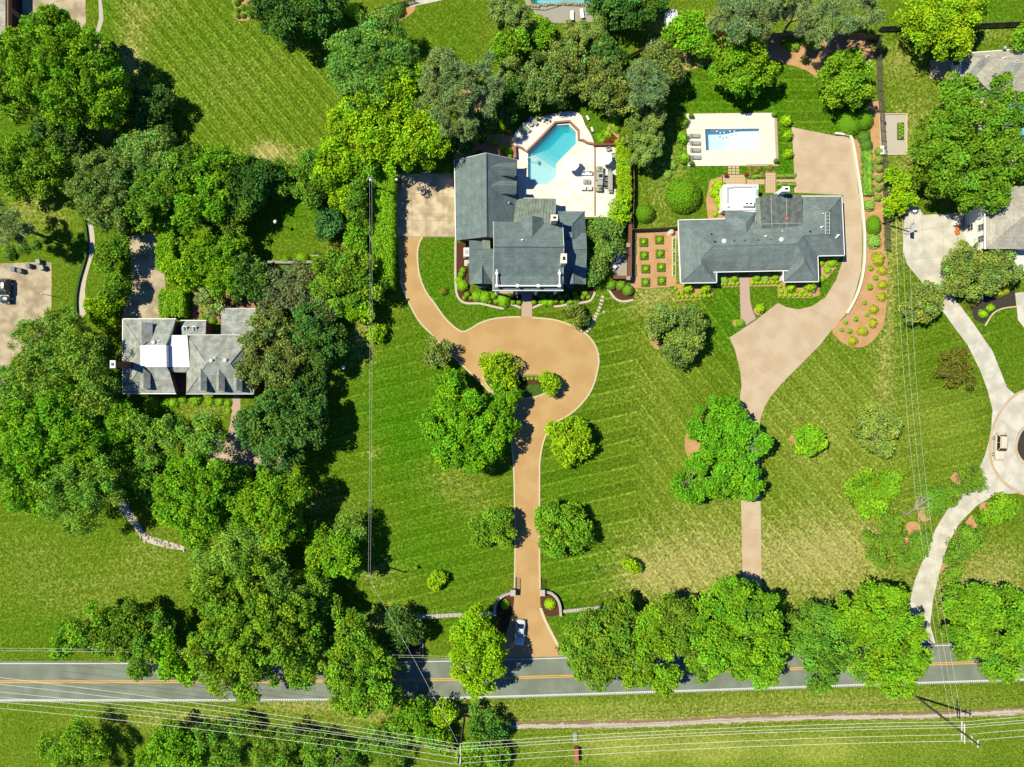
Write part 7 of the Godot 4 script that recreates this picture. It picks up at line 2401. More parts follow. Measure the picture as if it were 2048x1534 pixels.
# ---------------------------------------------------------------- fences and walls
func picket_fence(called: String, label: String, px: Array, hgt: float, w: float, gap: float, m: Material) -> void:
	var o := thing(called, label, "fence")
	var line := gp(px)
	var proto := MB.new()
	proto.box(Vector3(0, hgt / 2 + 0.04, 0), Vector3(w, hgt - 0.08, 0.025))
	proto.box(Vector3(0, hgt - 0.02, 0), Vector3(w * 0.6, 0.06, 0.025))
	var pm := proto.mesh()
	var count := 0
	var rest := MB.new()
	for i in line.size() - 1:
		var a := line[i]
		var b := line[i + 1]
		var L := (b - a).length()
		var d := (b - a) / L
		var ang := atan2(-d.y, d.x)
		for k in [0.35, hgt - 0.35]:
			var r := MB.new()
			r.box(Vector3((a.x + b.x) / 2, k, (a.y + b.y) / 2), Vector3(L, 0.09, 0.05), Basis.from_euler(Vector3(0, ang, 0)))
			put("rail", r, m, o)
		var posts := int(L / 2.4) + 1
		for k in posts + 1:
			var c := a.lerp(b, float(k) / posts)
			var q := MB.new()
			q.cbox(Vector3(c.x, hgt / 2 + 0.03, c.y), Vector3(0.12, hgt + 0.06, 0.12), 0.03, Basis.from_euler(Vector3(0, ang, 0)))
			put("post", q, m, o)
		var n := int(L / (w + gap))
		for k in n:
			var c := a.lerp(b, (k + 0.5) / n)
			var off := Vector2(-d.y, d.x) * 0.045
			if count < 300:
				var e := add("picket", pm, m, o, Vector3(c.x + off.x, 0, c.y + off.y))
				e.rotation.y = ang
			else:
				rest.box(Vector3(c.x + off.x, hgt / 2, c.y + off.y), Vector3(w, hgt, 0.025), Basis.from_euler(Vector3(0, ang, 0)))
			count += 1
	if rest.v.size():
		put("pickets", rest, m, o).set_meta("kind", "stuff")

# a wall of separate rough stones along a line
func stone_wall(label: String, px: Array, w: float, hgt: float, m: Material) -> void:
	rng.seed = hash(label)
	var o := thing("stone_wall", label, "wall")
	var line := smooth(gp(px), false, 6)
	var core := MB.new()
	ribbon(core, line, w * 0.9, 0.0, hgt * 0.96)
	put("mortar", core, M.stone, o)
	var cv := Curve3D.new()
	for k in line:
		cv.add_point(Vector3(k.x, 0, k.y))
	var L := cv.get_baked_length()
	var at := 0.0
	while at < L:
		var s := rnd(0.35, 0.6)
		var c := cv.sample_baked(minf(at + s / 2, L))
		var d := cv.sample_baked(minf(at + s / 2 + 0.1, L)) - cv.sample_baked(maxf(at + s / 2 - 0.1, 0.0))
		var mb := MB.new()
		mb.cbox(Vector3(c.x, hgt + rnd(-0.05, 0.03), c.z), Vector3(s - 0.03, 0.16, w * rnd(0.92, 1.06)), 0.05, Basis.from_euler(Vector3(rnd(-0.05, 0.05), atan2(-d.z, d.x), rnd(-0.05, 0.05))))
		put("coping_stone", mb, m, o)
		at += s

func plain_wall(called: String, label: String, px: Array, w: float, hgt: float, m: Material, cap: Material, steps := 1) -> Node3D:
	var o := thing(called, label, "wall")
	var line := gp(px)
	if steps > 1:
		line = smooth(line, false, steps)
	var a := MB.new()
	ribbon(a, line, w, 0.0, hgt)
	put("wall_body", a, m, o)
	var b := MB.new()
	ribbon(b, line, w + 0.08, hgt, hgt + 0.07)
	put("capping", b, cap, o)
	return o

func box_thing(called: String, label: String, category: String, x: float, y: float, s: Vector3, m: Material, lid: Material, turn := 0.0, base := 0.0, group := "") -> Node3D:
	var o := thing(called, label, category, P(x, y, s.y) * Vector3(1, 0, 1) + Vector3(0, base, 0), turn, group)
	var a := MB.new()
	a.cbox(Vector3(0, s.y * 0.45, 0), Vector3(s.x, s.y * 0.9, s.z), 0.03)
	put("box_body", a, m, o)
	var b := MB.new()
	b.cbox(Vector3(0, s.y * 0.95, 0), Vector3(s.x + 0.06, s.y * 0.1, s.z + 0.06), 0.02)
	put("lid", b, lid, o)
	return o

func make_things() -> void:
	# vehicles
	car("silver-blue sedan waiting in the driveway mouth by the road", 1040, 1262, deg_to_rad(176), 4.7, 1.82, M.car_white, false)
	car("dark SUV parked at the left edge by the bins", 17, 583, deg_to_rad(180), 4.6, 1.85, M.car_dark, true)
	car("beige SUV on the eastern turning circle", 1995, 892, deg_to_rad(178), 5.0, 1.95, M.car_beige, true)
	# slate house terrace
	umbrella("white octagonal parasol beside the turquoise pool", 1145, 327, 1.28)
	umbrella("white octagonal parasol next to the yellow-green hedge", 1212, 316, 1.18)
	lounger("lounge chair with cushion nearer the trees on the raised terrace", 1067, 244, deg_to_rad(-45), 0.5, M.cushion_grey)
	lounger("lounge chair with cushion nearer the corner of the raised terrace", 1052, 258, deg_to_rad(-45), 0.5, M.cushion_grey)
	var ft := thing("fire_table", "round dark fire table between the two terrace chairs", "fire table", P(1061, 251) + Vector3(0, 0.5, 0))
	var fm := MB.new()
	fm.lathe(Vector3.ZERO, [Vector2(0.3, 0), Vector2(0.3, 0.3), Vector2(0.5, 0.34), Vector2(0.5, 0.4), Vector2(0.2, 0.4), Vector2(0.18, 0.36), Vector2(0.001, 0.36)], 18)
	put("bowl", fm, M.grey_metal, ft)
	pot("potted plant at the lower end of the terrace chairs", 1046, 266, 0.3, 0.5, M.grey_metal, "leaf_fresh")
	pot("potted plant at the upper end of the terrace chairs", 1074, 241, 0.3, 0.5, M.grey_metal, "leaf_fresh")
	armchair("sofa", "white outdoor sofa with dark pillows below the parasol", 1174, 346, 0.0, 1.9, M.cushion_white, M.white_paint)
	var ct := table("coffee_table", "grey slatted coffee table between sofa and armchairs", 1173.5, 363, 0.0, 1.35, 0.8, 0.42, M.table_grey)
	var bw := thing("planter_bowl", "green planter bowl on the coffee table", "bowl", P(1173.5, 363, 0.45) * Vector3(1, 0, 1) + Vector3(0, 0.47, 0))
	var bm := MB.new()
	bm.lathe(Vector3.ZERO, [Vector2(0.1, 0), Vector2(0.24, 0.12), Vector2(0.2, 0.12), Vector2(0.001, 0.08)], 14)
	put("bowl", bm, M.stone, bw)
	var bl := add("foliage", bush_mesh("loose1"), M.leaf_olive, bw, Vector3(0, 0.08, 0))
	bl.scale = Vector3(0.2, 0.16, 0.2)
	armchair("armchair", "left white armchair facing the coffee table", 1167.5, 376.5, PI, 0.78, M.cushion_white, M.white_paint)
	armchair("armchair", "right white armchair facing the coffee table", 1179.5, 376.5, PI, 0.78, M.cushion_white, M.white_paint)
	armchair("armchair", "grey armchair behind the hedge-side parasol", 1217, 298, deg_to_rad(20), 0.8, M.cushion_grey, M.grey_metal)
	armchair("armchair", "grey armchair right of the hedge-side parasol", 1228, 311, deg_to_rad(-80), 0.9, M.cushion_grey, M.grey_metal)
	var dt := table("dining_table", "long slatted outdoor dining table near the hedge", 1220.5, 362, 0.0, 0.85, 3.3, 0.75, M.table_grey)
	for k in [[1229, 354, "top"], [1229.5, 363.5, "middle"], [1230, 372.5, "bottom"]]:
		armchair("dining_chair", "%s dark chair on the hedge side of the outdoor dining table" % k[2], k[0], k[1], deg_to_rad(-90), 0.6, M.black_metal, M.black_metal, 0.05, "chairs on the hedge side of the dining table")
	for k in [[1212.5, 354, "top"], [1213, 364, "middle"], [1213.5, 373, "bottom"]]:
		armchair("dining_chair", "%s dark chair on the pool side of the outdoor dining table" % k[2], k[0], k[1], deg_to_rad(90), 0.6, M.black_metal, M.grey_metal, 0.05, "chairs on the pool side of the dining table")
	armchair("dining_chair", "grey chair at the upper head of the outdoor dining table", 1219, 342, 0.0, 0.65, M.cushion_grey, M.grey_metal)
	armchair("dining_chair", "grey chair at the lower head of the outdoor dining table", 1221.5, 382, PI, 0.65, M.cushion_grey, M.grey_metal)
	var ok := thing("outdoor_kitchen", "grey outdoor kitchen counter along the brick border", "kitchen counter", P(1198.5, 358) + Vector3(0, 0.05, 0))
	for k in [[0.0, -1.6, 1.2, 0.9, 1.0], [0.0, -0.3, 1.25, 1.5, 0.95], [0.0, 1.0, 1.0, 0.9, 1.15], [-0.1, 2.0, 1.0, 0.9, 0.9]]:
		var m := MB.new()
		m.cbox(Vector3(k[0], k[4] / 2, k[1]), Vector3(k[2], k[4], k[3]), 0.03)
		put("cabinet", m, M.table_grey, ok)
	var gr := MB.new()
	gr.cbox(Vector3(0.1, 1.06, -0.3), Vector3(0.6, 0.22, 0.5), 0.06)
	put("grill", gr, M.black_metal, ok)
	for k in [-1.6, 2.0]:
		var pl := add("herb_pot", bush_mesh("loose2"), M.leaf_olive, ok, Vector3(0, 0.9, k))
		pl.scale = Vector3(0.3, 0.4, 0.3)
	var hp := thing("pool_basketball_hoop", "white basketball hoop leaning over the pool's left edge", "basketball hoop", P(1054, 319) + Vector3(0, 0.05, 0))
	var hm := MB.new()
	hm.tube([Vector3(0, 0, 0), Vector3(0.3, 1.0, 0), Vector3(0.9, 1.5, 0)], [0.05, 0.05, 0.04], 6)
	put("arm", hm, M.white_paint, hp)
	var hb := MB.new()
	hb.box(Vector3(0.9, 1.6, 0), Vector3(0.05, 0.6, 0.8))
	put("backboard", hb, M.light_metal, hp)
	var hr := MB.new()
	var ring := []
	var rr := []
	for i in 13:
		ring.append(Vector3(1.2 + cos(i * TAU / 12) * 0.22, 1.4, sin(i * TAU / 12) * 0.22))
		rr.append(0.02)
	hr.tube(ring, rr, 5, false)
	put("hoop", hr, M.orange, hp)
	for k in [["white bench on the curved lawn, nearer the top", 1175, 237, deg_to_rad(-62)], ["white bench on the curved lawn, nearer the pool deck", 1184, 260, deg_to_rad(-70)], ["white bench on the dark bed beside the eastern drive", 1954, 590, deg_to_rad(-45)]]:
		var o := thing("garden_bench", k[0], "bench", P(k[1], k[2]), k[3])
		var big := 2.4 if k[1] > 1500 else 0.85
		for i in 3:
			var s := MB.new()
			s.box(Vector3(0, 0.42, -0.1 + i * 0.12), Vector3(big, 0.04, 0.1))
			put("seat_slat", s, M.white_paint, o)
		for a in [-1, 1]:
			var l := MB.new()
			l.box(Vector3(a * big * 0.42, 0.2, 0.0), Vector3(0.08, 0.4, 0.34))
			put("leg", l, M.white_paint, o)
	# pale pool terrace
	for k in [[1389, 272, "topmost"], [1390, 286.5, "second"], [1390.5, 300.5, "third"], [1391, 315, "lowest"]]:
		lounger("%s of the four grey sun loungers beside the pale pool" % k[2], k[0], k[1], 0.0, 0.12, M.cushion_grey, "sun loungers beside the pale pool")
	for k in [[1434, 263, "first"], [1440.5, 266, "second"], [1448, 265.5, "third"], [1460, 263, "fourth"], [1469, 262.5, "fifth"]]:
		var fb := thing("floating_ball", "%s from the left of the small balls floating in the pale pool" % k[2], "ball", P(k[0], k[1]) + Vector3(0, 0.04, 0), 0.0, "balls floating in the pale pool")
		var fbm := MB.new()
		fbm.lathe(Vector3.ZERO, [Vector2(0.001, -0.12), Vector2(0.11, -0.06), Vector2(0.14, 0.0), Vector2(0.1, 0.09), Vector2(0.001, 0.13)], 12)
		put("ball_shell", fbm, M.white_paint, fb)
	pot("potted shrub at the upper left corner of the pale pool terrace", 1380, 234, 0.36, 0.12, M.stone, "leaf_dark")
	pot("potted shrub at the lower left corner of the pale pool terrace", 1381, 328, 0.36, 0.12, M.stone, "leaf_dark")
	pot("potted shrub at the upper right corner of the pale pool terrace", 1545, 231, 0.36, 0.12, M.stone, "leaf_mid")
	pot("potted shrub at the lower right corner of the pale pool terrace", 1549, 324, 0.36, 0.12, M.stone, "leaf_dark")
	pot("red flower pot at the left of the paved patio edge", 1450, 352, 0.3, 0.03, M.terracotta, "leaf_red")
	pot("red flower pot at the right of the paved patio edge", 1490.5, 351, 0.3, 0.03, M.terracotta, "leaf_red")
	var sp := thing("paver_steps", "three by three square pavers set in the lawn below the pale pool", "pavers")
	for i in 3:
		for j in 3:
			var m := MB.new()
			m.cbox(P(1459.5 + i * 7.8, 334.5 + j * 5.6) + Vector3(0, 0.03, 0), Vector3(0.58, 0.06, 0.42), 0.015)
			put("paver", m, M.sand_paver, sp)
	# jointed paving behind the ranch house: rows of single pavers
	var pv := sheet("rear_patio_base", [1444, 349, 1494, 349, 1494, 358, 1530, 358, 1530, 345, 1537, 340, 1546, 340, 1553, 346, 1553, 358, 1590, 358, 1590, 368, 1553, 368, 1553, 386, 1530, 386, 1530, 368, 1444, 370], 0.012, M.brick)
	var pb := MB.new()
	pb.cbox(Vector3.ZERO, Vector3(0.43, 0.05, 0.43), 0.012)
	var pmesh := pb.mesh()
	for r in [[1446, 350, 1494, 369], [1494, 359, 1530, 368], [1531, 346, 1552, 386], [1553, 359, 1590, 367.5]]:
		var yy: float = r[1] + 2.5
		while yy < r[3] - 1.5:
			var xx: float = r[0] + 2.5
			while xx < r[2] - 1.5:
				add("paver", pmesh, M.sand_paver, pv, P(xx, yy) + Vector3(0, 0.02, 0))
				xx += 4.95
			yy += 4.95
	# stepping stones to the turning circle
	var ss := thing("stepping_stone_path", "curving line of pale stepping stones down to the turning circle", "path")
	rng.seed = 5
	for k in [[1205, 594], [1203.5, 601], [1201.5, 608], [1199, 615], [1196.5, 621], [1193.5, 627], [1191, 633], [1188.5, 639], [1185.5, 645], [1182, 650.5], [1178, 656.5], [1174, 662.5]]:
		var m := MB.new()
		m.cbox(P(k[0], k[1]) + Vector3(0, 0.025, 0), Vector3(rnd(0.5, 0.68), 0.05, rnd(0.36, 0.46)), 0.015, Basis.from_euler(Vector3(0, rnd(-0.6, -0.2), 0)))
		put("stepping_stone", m, M.pale_stone, ss)
	var rk := MB.new()
	rk.lathe(P(1208, 624), [Vector2(0.22, 0), Vector2(0.28, 0.1), Vector2(0.2, 0.22), Vector2(0.001, 0.26)], 7, Vector3(1, 1, 1))
	tag(put("boulder", rk, M.pale_stone), "small pale boulder lying right of the stepping stones", "boulder")
	# air units
	air_unit("white box air conditioner left of the slate-roofed house", 933, 504, 1.0, 1.6, false)
	air_unit("round-topped white air conditioner left of the slate-roofed house", 934, 524.5, 0.85, 0.85, true)
	air_unit("grey round air conditioner at the ranch house's white end wall", 1343, 463, 0.85, 0.85, true)
	# flags at the porch
	for k in [["red flag hanging from the slate house porch column", 1075, 587, M.red_cloth], ["pale flag hanging from the slate house porch column", 1034.5, 590, M.cushion_white]]:
		var c := P(k[1], k[2], 2.6)
		var o := thing("porch_flag", k[0], "flag", Vector3(c.x, 2.2, c.z))
		var s := MB.new()
		s.tube([Vector3(0, 0.0, -0.6), Vector3(0, 0.8, 0.5)], [0.02, 0.02], 5)
		put("staff", s, M.white_paint, o)
		var f := MB.new()
		var prev := []
		for i in 5:
			var zz := -0.1 + i * 0.14
			var top := Vector3(sin(i * 1.7) * 0.06, 0.35 + i * 0.1, zz)
			var bot := Vector3(sin(i * 1.7 + 0.8) * 0.12, -0.45 + i * 0.06, zz + 0.05)
			if i > 0:
				f.face([prev[0], top, bot, prev[1]], Vector3.RIGHT)
			prev = [top, bot]
		put("cloth", f, k[3], o)
	# gates, posts and walls at the road
	for k in [["left leaf of the open black iron driveway gate", 1031.5, 1154, 1180, 1027, -1.0], ["right leaf of the open black iron driveway gate", 1082.5, 1154, 1180, 1085, 1.0]]:
		var o := thing("iron_gate", k[0], "gate")
		var a := P(k[1], k[2])
		var b := P(k[1], k[3])
		for yy in [0.2, 1.5]:
			var m := MB.new()
			m.box(Vector3(a.x, yy, (a.z + b.z) / 2), Vector3(0.07, 0.07, b.z - a.z))
			put("rail", m, M.black_metal, o)
		for i in 15:
			var m := MB.new()
			m.box(Vector3(a.x, 0.85, lerpf(a.z, b.z, i / 14.0)), Vector3(0.035, 1.5, 0.035))
			put("bar", m, M.black_metal, o)
	for k in [["stone gate pillar on the left of the driveway mouth", 1026, 1186], ["stone gate pillar on the right of the driveway mouth", 1085, 1186]]:
		var o := thing("gate_pillar", k[0], "gate pillar", P(k[1], k[2], 1.5) * Vector3(1, 0, 1))
		var m := MB.new()
		m.box(Vector3(0, 0.75, 0), Vector3(0.75, 1.5, 0.95))
		put("shaft", m, M.stone, o)
		var c := MB.new()
		c.cbox(Vector3(0, 1.57, 0), Vector3(0.95, 0.14, 1.15), 0.05)
		put("cap", c, M.gravel, o)
	stone_wall("curved stone wall left of the gate", [1021, 1184, 1008, 1188, 996, 1198, 990, 1212, 990, 1228], 0.5, 0.9, M.gravel)
	stone_wall("curved stone wall right of the gate", [1090, 1181, 1102, 1184, 1113, 1194, 1119, 1208, 1121, 1227], 0.5, 0.9, M.gravel)
	stone_wall("low straight stone wall running west from the gate", [834, 1233, 880, 1230, 940, 1227, 988, 1226], 0.75, 0.5, M.gravel)
	stone_wall("low straight stone wall running east from the gate", [1124, 1222, 1160, 1218, 1200, 1214, 1232, 1211], 0.6, 0.4, M.gravel)
	box_thing("house_number_post", "slim white post on the verge right of the sedan", "post", 1129, 1267, Vector3(0.12, 1.0, 0.12), M.white_paint, M.white_paint)
	box_thing("island_pillar", "small white pillar at the right end of the island wall", "pillar", 1096, 748, Vector3(0.5, 1.1, 0.5), M.white_paint, M.white_paint)
	# white retaining wall along the ranch drive
	plain_wall("drive_wall", "white curving retaining wall along the ranch drive", [1668, 268, 1690, 271, 1700, 276, 1706, 300, 1714, 350, 1720, 390, 1724, 430, 1727, 470, 1727, 510, 1724, 545, 1717, 575, 1706, 602, 1692, 627], 0.26, 0.5, M.cream_paint, M.cream_paint, 4)
	# fences
	picket_fence("picket_fence", "long open picket fence along the eastern lot line", [1751, 84, 1755, 160, 1759, 240, 1764, 320, 1768, 410, 1771, 500], 1.9, 0.1, 0.13, M.wood_grey)
	picket_fence("board_fence", "brown board fence below the top edge pines", [1400, 66, 1460, 74, 1540, 76, 1650, 73, 1755, 80], 1.9, 0.15, 0.012, M.wood_fence)
	picket_fence("board_fence", "short board fence behind the maple at the upper right", [1755, 62, 1810, 60, 1960, 55, 2090, 50], 1.7, 0.15, 0.03, M.wood_grey)
	picket_fence("board_fence", "stepped board fence on the slope beside the lime green tree", [1256, 117, 1290, 100, 1345, 76], 1.7, 0.15, 0.012, M.wood_fence)
	picket_fence("board_fence", "lower parallel board fence beside the grey-green pine", [1275, 132, 1300, 116, 1332, 92], 1.7, 0.15, 0.012, M.wood_fence)
	picket_fence("board_fence", "board fence with long shadow on top of the gravel garden", [1262, 462, 1310, 460, 1354, 457], 1.9, 0.15, 0.012, M.wood_fence)
	picket_fence("board_fence", "brown board fence dividing the pool gardens below the hedge", [1265, 300, 1266, 380, 1264, 458], 1.7, 0.15, 0.012, M.wood_fence)
	picket_fence("picket_fence", "short picket fence at the top edge beside the side path", [752, 24, 790, 15, 830, 4], 1.3, 0.1, 0.09, M.wood_grey)
	plain_wall("brick_wall", "dark brick wall between the slate house yard and gravel garden", [1257.5, 432, 1257, 500, 1256.5, 558], 0.55, 1.7, M.brick_dark, M.brick_dark)
	plain_wall("brick_wall", "short brick wall closing the little yard at its lower end", [1225, 557, 1254, 557], 0.5, 1.5, M.brick_dark, M.brick_dark)
	for k in [["brick pillar halfway along the dark brick wall", 1257, 490], ["brick pillar at the lower corner of the dark brick wall", 1257, 556]]:
		box_thing("brick_pillar", k[0], "pillar", k[1], k[2], Vector3(0.65, 2.0, 0.65), M.brick_dark, M.stone)
	plain_wall("garden_wall", "low dark wall under the small western back lawn", [520, 525, 590, 526, 690, 523], 0.4, 0.7, M.brick_dark, M.stone)
	plain_wall("terrace_step_wall", "pale low stone wall on the sloping back lawn", [1290, 92, 1322, 78], 0.6, 0.5, M.pale_stone, M.pale_stone)
	sheet("yard_paving", [1222, 500, 1255, 500, 1255, 556, 1235, 556, 1222, 540], 0.012, M.stone)
	table("bistro_table", "small grey table in the little brick-walled yard", 1237, 520, 0.3, 0.8, 0.8, 0.72, M.light_metal, 0.012)
	armchair("armchair", "pale chair in the little brick-walled yard", 1230, 533, 2.4, 0.7, M.cushion_white, M.light_metal, 0.012)
	# raised beds at the white end wall and trellis strips
	for k in [["upper", 488], ["middle", 515], ["lower", 541]]:
		var o := thing("raised_bed", "%s of three white-edged narrow beds at the ranch end wall" % k[0], "raised bed", P(1347.5, k[1]))
		for s in [[-0.3, 0, 0.08, 2.2], [0.3, 0, 0.08, 2.2], [0, -1.1, 0.6, 0.08], [0, 1.1, 0.6, 0.08]]:
			var m := MB.new()
			m.box(Vector3(s[0], 0.17, s[1]), Vector3(s[2], 0.34, s[3]))
			put("board", m, M.cream_paint, o)
		var so := MB.new()
		so.box(Vector3(0, 0.12, 0), Vector3(0.52, 0.2, 2.12))
		put("soil", so, M.dark_soil, o)
		for i in 4:
			var e := add("seedling", bush_mesh("loose1"), M.leaf_fresh, o, Vector3(0, 0.2, -0.8 + i * 0.53))
			e.scale = Vector3(0.2, 0.2, 0.24)
	for k in [["top", 470], ["middle", 498], ["bottom", 540]]:
		var o := thing("trellis_bed", "%s strip of grey-green herbs along the brick wall" % k[0], "herb bed", P(1268, k[1]))
		var m := MB.new()
		m.cbox(Vector3(0, 0.08, 0), Vector3(0.9, 0.16, 2.2), 0.03)
		put("bed_edge", m, M.stone, o)
		for i in 5:
			var e := add("herb", bush_mesh("loose2"), M.leaf_grey, o, Vector3(0, 0.15, -0.88 + i * 0.44))
			e.scale = Vector3(0.36, 0.26, 0.24)
	# gravel pad contents
	var vb := thing("vegetable_bed", "planted wooden vegetable bed on the grey gravel pad", "raised bed", P(1800, 263))
	for s in [[-0.55, 0, 0.08, 3.0], [0.55, 0, 0.08, 3.0], [0, -1.5, 1.1, 0.08], [0, 0, 1.1, 0.08], [0, 1.5, 1.1, 0.08]]:
		var m := MB.new()
		m.box(Vector3(s[0], 0.17, s[1]), Vector3(s[2], 0.34, s[3]))
		put("board", m, M.wood_grey, vb)
	var vs := MB.new()
	vs.box(Vector3(0, 0.13, 0), Vector3(1.0, 0.22, 2.9))
	put("soil", vs, M.dark_soil, vb)
	for i in 9:
		var e := add("vegetable", bush_mesh("loose%d" % (i % 3)), M.leaf_lime if i == 0 else M.leaf_fresh, vb, Vector3(0.25 if i % 2 else -0.22, 0.22, -1.25 + i * 0.31))
		e.scale = Vector3(0.27, 0.3, 0.27)
	box_thing("storage_box", "white rounded storage box at the corner of the gravel pad", "storage box", 1767, 300, Vector3(1.0, 0.9, 1.5), M.white_paint, M.white_paint, 0.0, 0.03)
	var fp := thing("fire_pit", "small black drum standing on the gravel pad", "drum", P(1768, 248) + Vector3(0, 0.03, 0))
	var fq := MB.new()
	fq.lathe(Vector3.ZERO, [Vector2(0.2, 0), Vector2(0.22, 0.4), Vector2(0.18, 0.4), Vector2(0.16, 0.1), Vector2(0.001, 0.1)], 14)
	put("drum_body", fq, M.black_metal, fp)
	box_thing("light_box", "small white box with dark top on the inner bend of the grey drive", "box", 1976, 981, Vector3(0.5, 0.8, 0.7), M.white_paint, M.grey_metal)
	box_thing("patio_table", "white table beside the white side wall", "table", 1915, 446, Vector3(1.1, 0.75, 0.7), M.white_paint, M.white_paint, 0.0, 0.02)
	armchair("armchair", "red chair just below the white patio table", 1916, 456, 0.2, 0.6, M.orange, M.orange, 0.02)
	armchair("armchair", "red chair further below the white patio table", 1915, 464, 0.4, 0.6, M.orange, M.orange, 0.02)
	# bins by the dark SUV
	for k in [["blue-grey bin at the left edge above the dark SUV", 25, 538, 0.0], ["pale bin leaning beside the blue-grey one", 38, 541, 0.3], ["grey bin under the pine shadow", 55, 531, 0.1], ["white-lidded bin furthest right of the bin row", 75, 523, 0.2], ["small white tub below the white-lidded bin", 82, 535, 0.4]]:
		box_thing("bin", k[0], "bin", k[1], k[2], Vector3(0.7, 1.0, 0.75), M.bin_grey, M.table_grey if k[1] > 60 else M.bin_grey, k[3], 0.014)
	# lamps, posts, hoops
	lamp_post("white-topped lamp post on the small western back lawn", 550, 443, 3.4, 0.32)
	lamp_post("white-topped lamp post on the yellow grass below the dark trees", 686, 735, 3.4, 0.36)
	lamp_post("grey-topped lamp post by the little tree on the back lot line", 623, 328, 3.0, 0.3)
	lamp_post("lamp post on the parking pad's upper corner", 793, 358, 3.0, 0.3)
	lamp_post("slim lamp post beside the dark SUV's drive", 84, 588, 3.5, 0.12)
	for k in [["white square board on a post above the low western wall", 629, 510, 3.0, Vector3.BACK], ["basketball hoop at the top of the parking pad", 852, 344, 3.0, Vector3.BACK], ["basketball hoop on the grey eastern drive", 1826, 455, 3.2, Vector3.RIGHT]]:
		var t := P(k[1], k[2], k[3])
		var o := thing("basketball_hoop" if k[1] > 700 else "notice_board", k[0], "hoop" if k[1] > 700 else "board", Vector3(t.x, 0, t.z))
		var d: Vector3 = k[4]
		var m := MB.new()
		m.tube([-d * 0.9, -d * 0.9 + Vector3(0, 2.4, 0), -d * 0.1 + Vector3(0, k[3] - 0.3, 0)], [0.07, 0.06, 0.05], 7)
		put("post", m, M.black_metal, o)
		var bb := MB.new()
		bb.box(Vector3(0, k[3] - 0.3, 0), Vector3(1.5, 1.0, 0.05) if absf(d.z) > 0.5 else Vector3(0.05, 1.0, 1.6), Basis.from_euler(Vector3(0.25 if absf(d.z) > 0.5 else 0.0, 0, 0.0 if absf(d.z) > 0.5 else -0.1)))
		put("backboard", bb, M.trim_grey, o)
		if k[1] > 700:
			var hr2 := MB.new()
			var pr := []
			var rs := []
			for i in 13:
				pr.append(d * 0.35 + Vector3(cos(i * TAU / 12) * 0.23, k[3] - 0.55, sin(i * TAU / 12) * 0.23))
				rs.append(0.02)
			hr2.tube(pr, rs, 5, false)
			put("hoop", hr2, M.orange, o)
	pot("orange clay pot alone on the central lawn", 833, 1133, 0.3, 0.0, M.orange, "leaf_olive")
	var gb := thing("brick_pier", "reddish brick pier in the rough field below the road", "pier", P(1152, 1505))
	for i in 5:
		var m := MB.new()
		m.cbox(Vector3(0, 0.6, -1.0 + i * 0.5), Vector3(0.75, 1.2, 0.48), 0.03)
		put("block", m, M.terracotta, gb)
	box_thing("culvert_cover", "long grey culvert cover north of the brick pier", "cover", 1150, 1474, Vector3(0.7, 0.25, 1.6), M.stone, M.stone)
	for k in [["dark culvert mouth under the tree-shaded road verge", 832, 1298, 2.6, 2.8], ["dark culvert mouth below the road by the small lime bush", 873, 1416, 2.0, 1.8]]:
		var o := thing("culvert", k[0], "culvert", P(k[1], k[2]))
		var m := MB.new()
		for s in [[-k[3] / 2, 0, 0.2, k[4]], [k[3] / 2, 0, 0.2, k[4]], [0, -k[4] / 2, k[3], 0.2]]:
			m.box(Vector3(s[0], 0.2, s[1]), Vector3(s[2], 0.4, s[3]))
		put("headwall", m, M.stone, o)
		var c := MB.new()
		c.box(Vector3(0, 0.01, 0.1), Vector3(k[3] - 0.3, 0.04, k[4] - 0.3))
		put("mouth", c, M.dark_soil, o)
	# white shed and loungers of the teal pool
	var sh := thing("garden_shed", "white garden shed beside the lime green tree", "shed", P(1345, 34, 2.4) * Vector3(1, 0, 1), 0.15)
	var sm := MB.new()
	sm.box(Vector3(0, 1.1, 0), Vector3(1.8, 2.2, 2.2))
	put("wall", sm, M.white_paint, sh)
	for s in [-1.0, 1.0]:
		var m := MB.new()
		m.face([Vector3(0, 2.8, -1.25), Vector3(0, 2.8, 1.25), Vector3(s * 1.1, 2.15, 1.25), Vector3(s * 1.1, 2.15, -1.25)])
		put("roof_slope", m, M.white_roof, sh)
	lounger("white lounger on the flagstones, nearer the rocks of the teal pool", 1144, 32, deg_to_rad(90), 0.03, M.cushion_white)
	lounger("white lounger on the flagstones, further right below the teal pool", 1164, 28, deg_to_rad(97), 0.03, M.cushion_white)
	box_thing("deck_box", "grey deck box below the flagstone loungers", "box", 1135, 49, Vector3(1.2, 0.6, 0.5), M.grey_metal, M.grey_metal)
	# rocks round the teal pool and in the creeks
	rng.seed = 77
	var rs3 := thing("pool_rocks", "string of rough grey rocks round the teal pool's rim", "rocks")
	for i in 26:
		var t := i / 25.0
		var m := MB.new()
		m.lathe(P(lerpf(1060, 1196, t), 13 - 5.0 * sin(t * 3.0) + rnd(-2, 2)) + Vector3(0, 0.03, 0), [Vector2(0.3, 0), Vector2(0.36, 0.15), Vector2(0.22, 0.32), Vector2(0.001, 0.36)], 6, Vector3(rnd(0.6, 1.3), rnd(0.7, 1.2), rnd(0.6, 1.1)))
		put("rock", m, M.stone, rs3)
	var rc := thing("creek_rocks", "scattered pale rocks lining the lower left creek", "rocks")
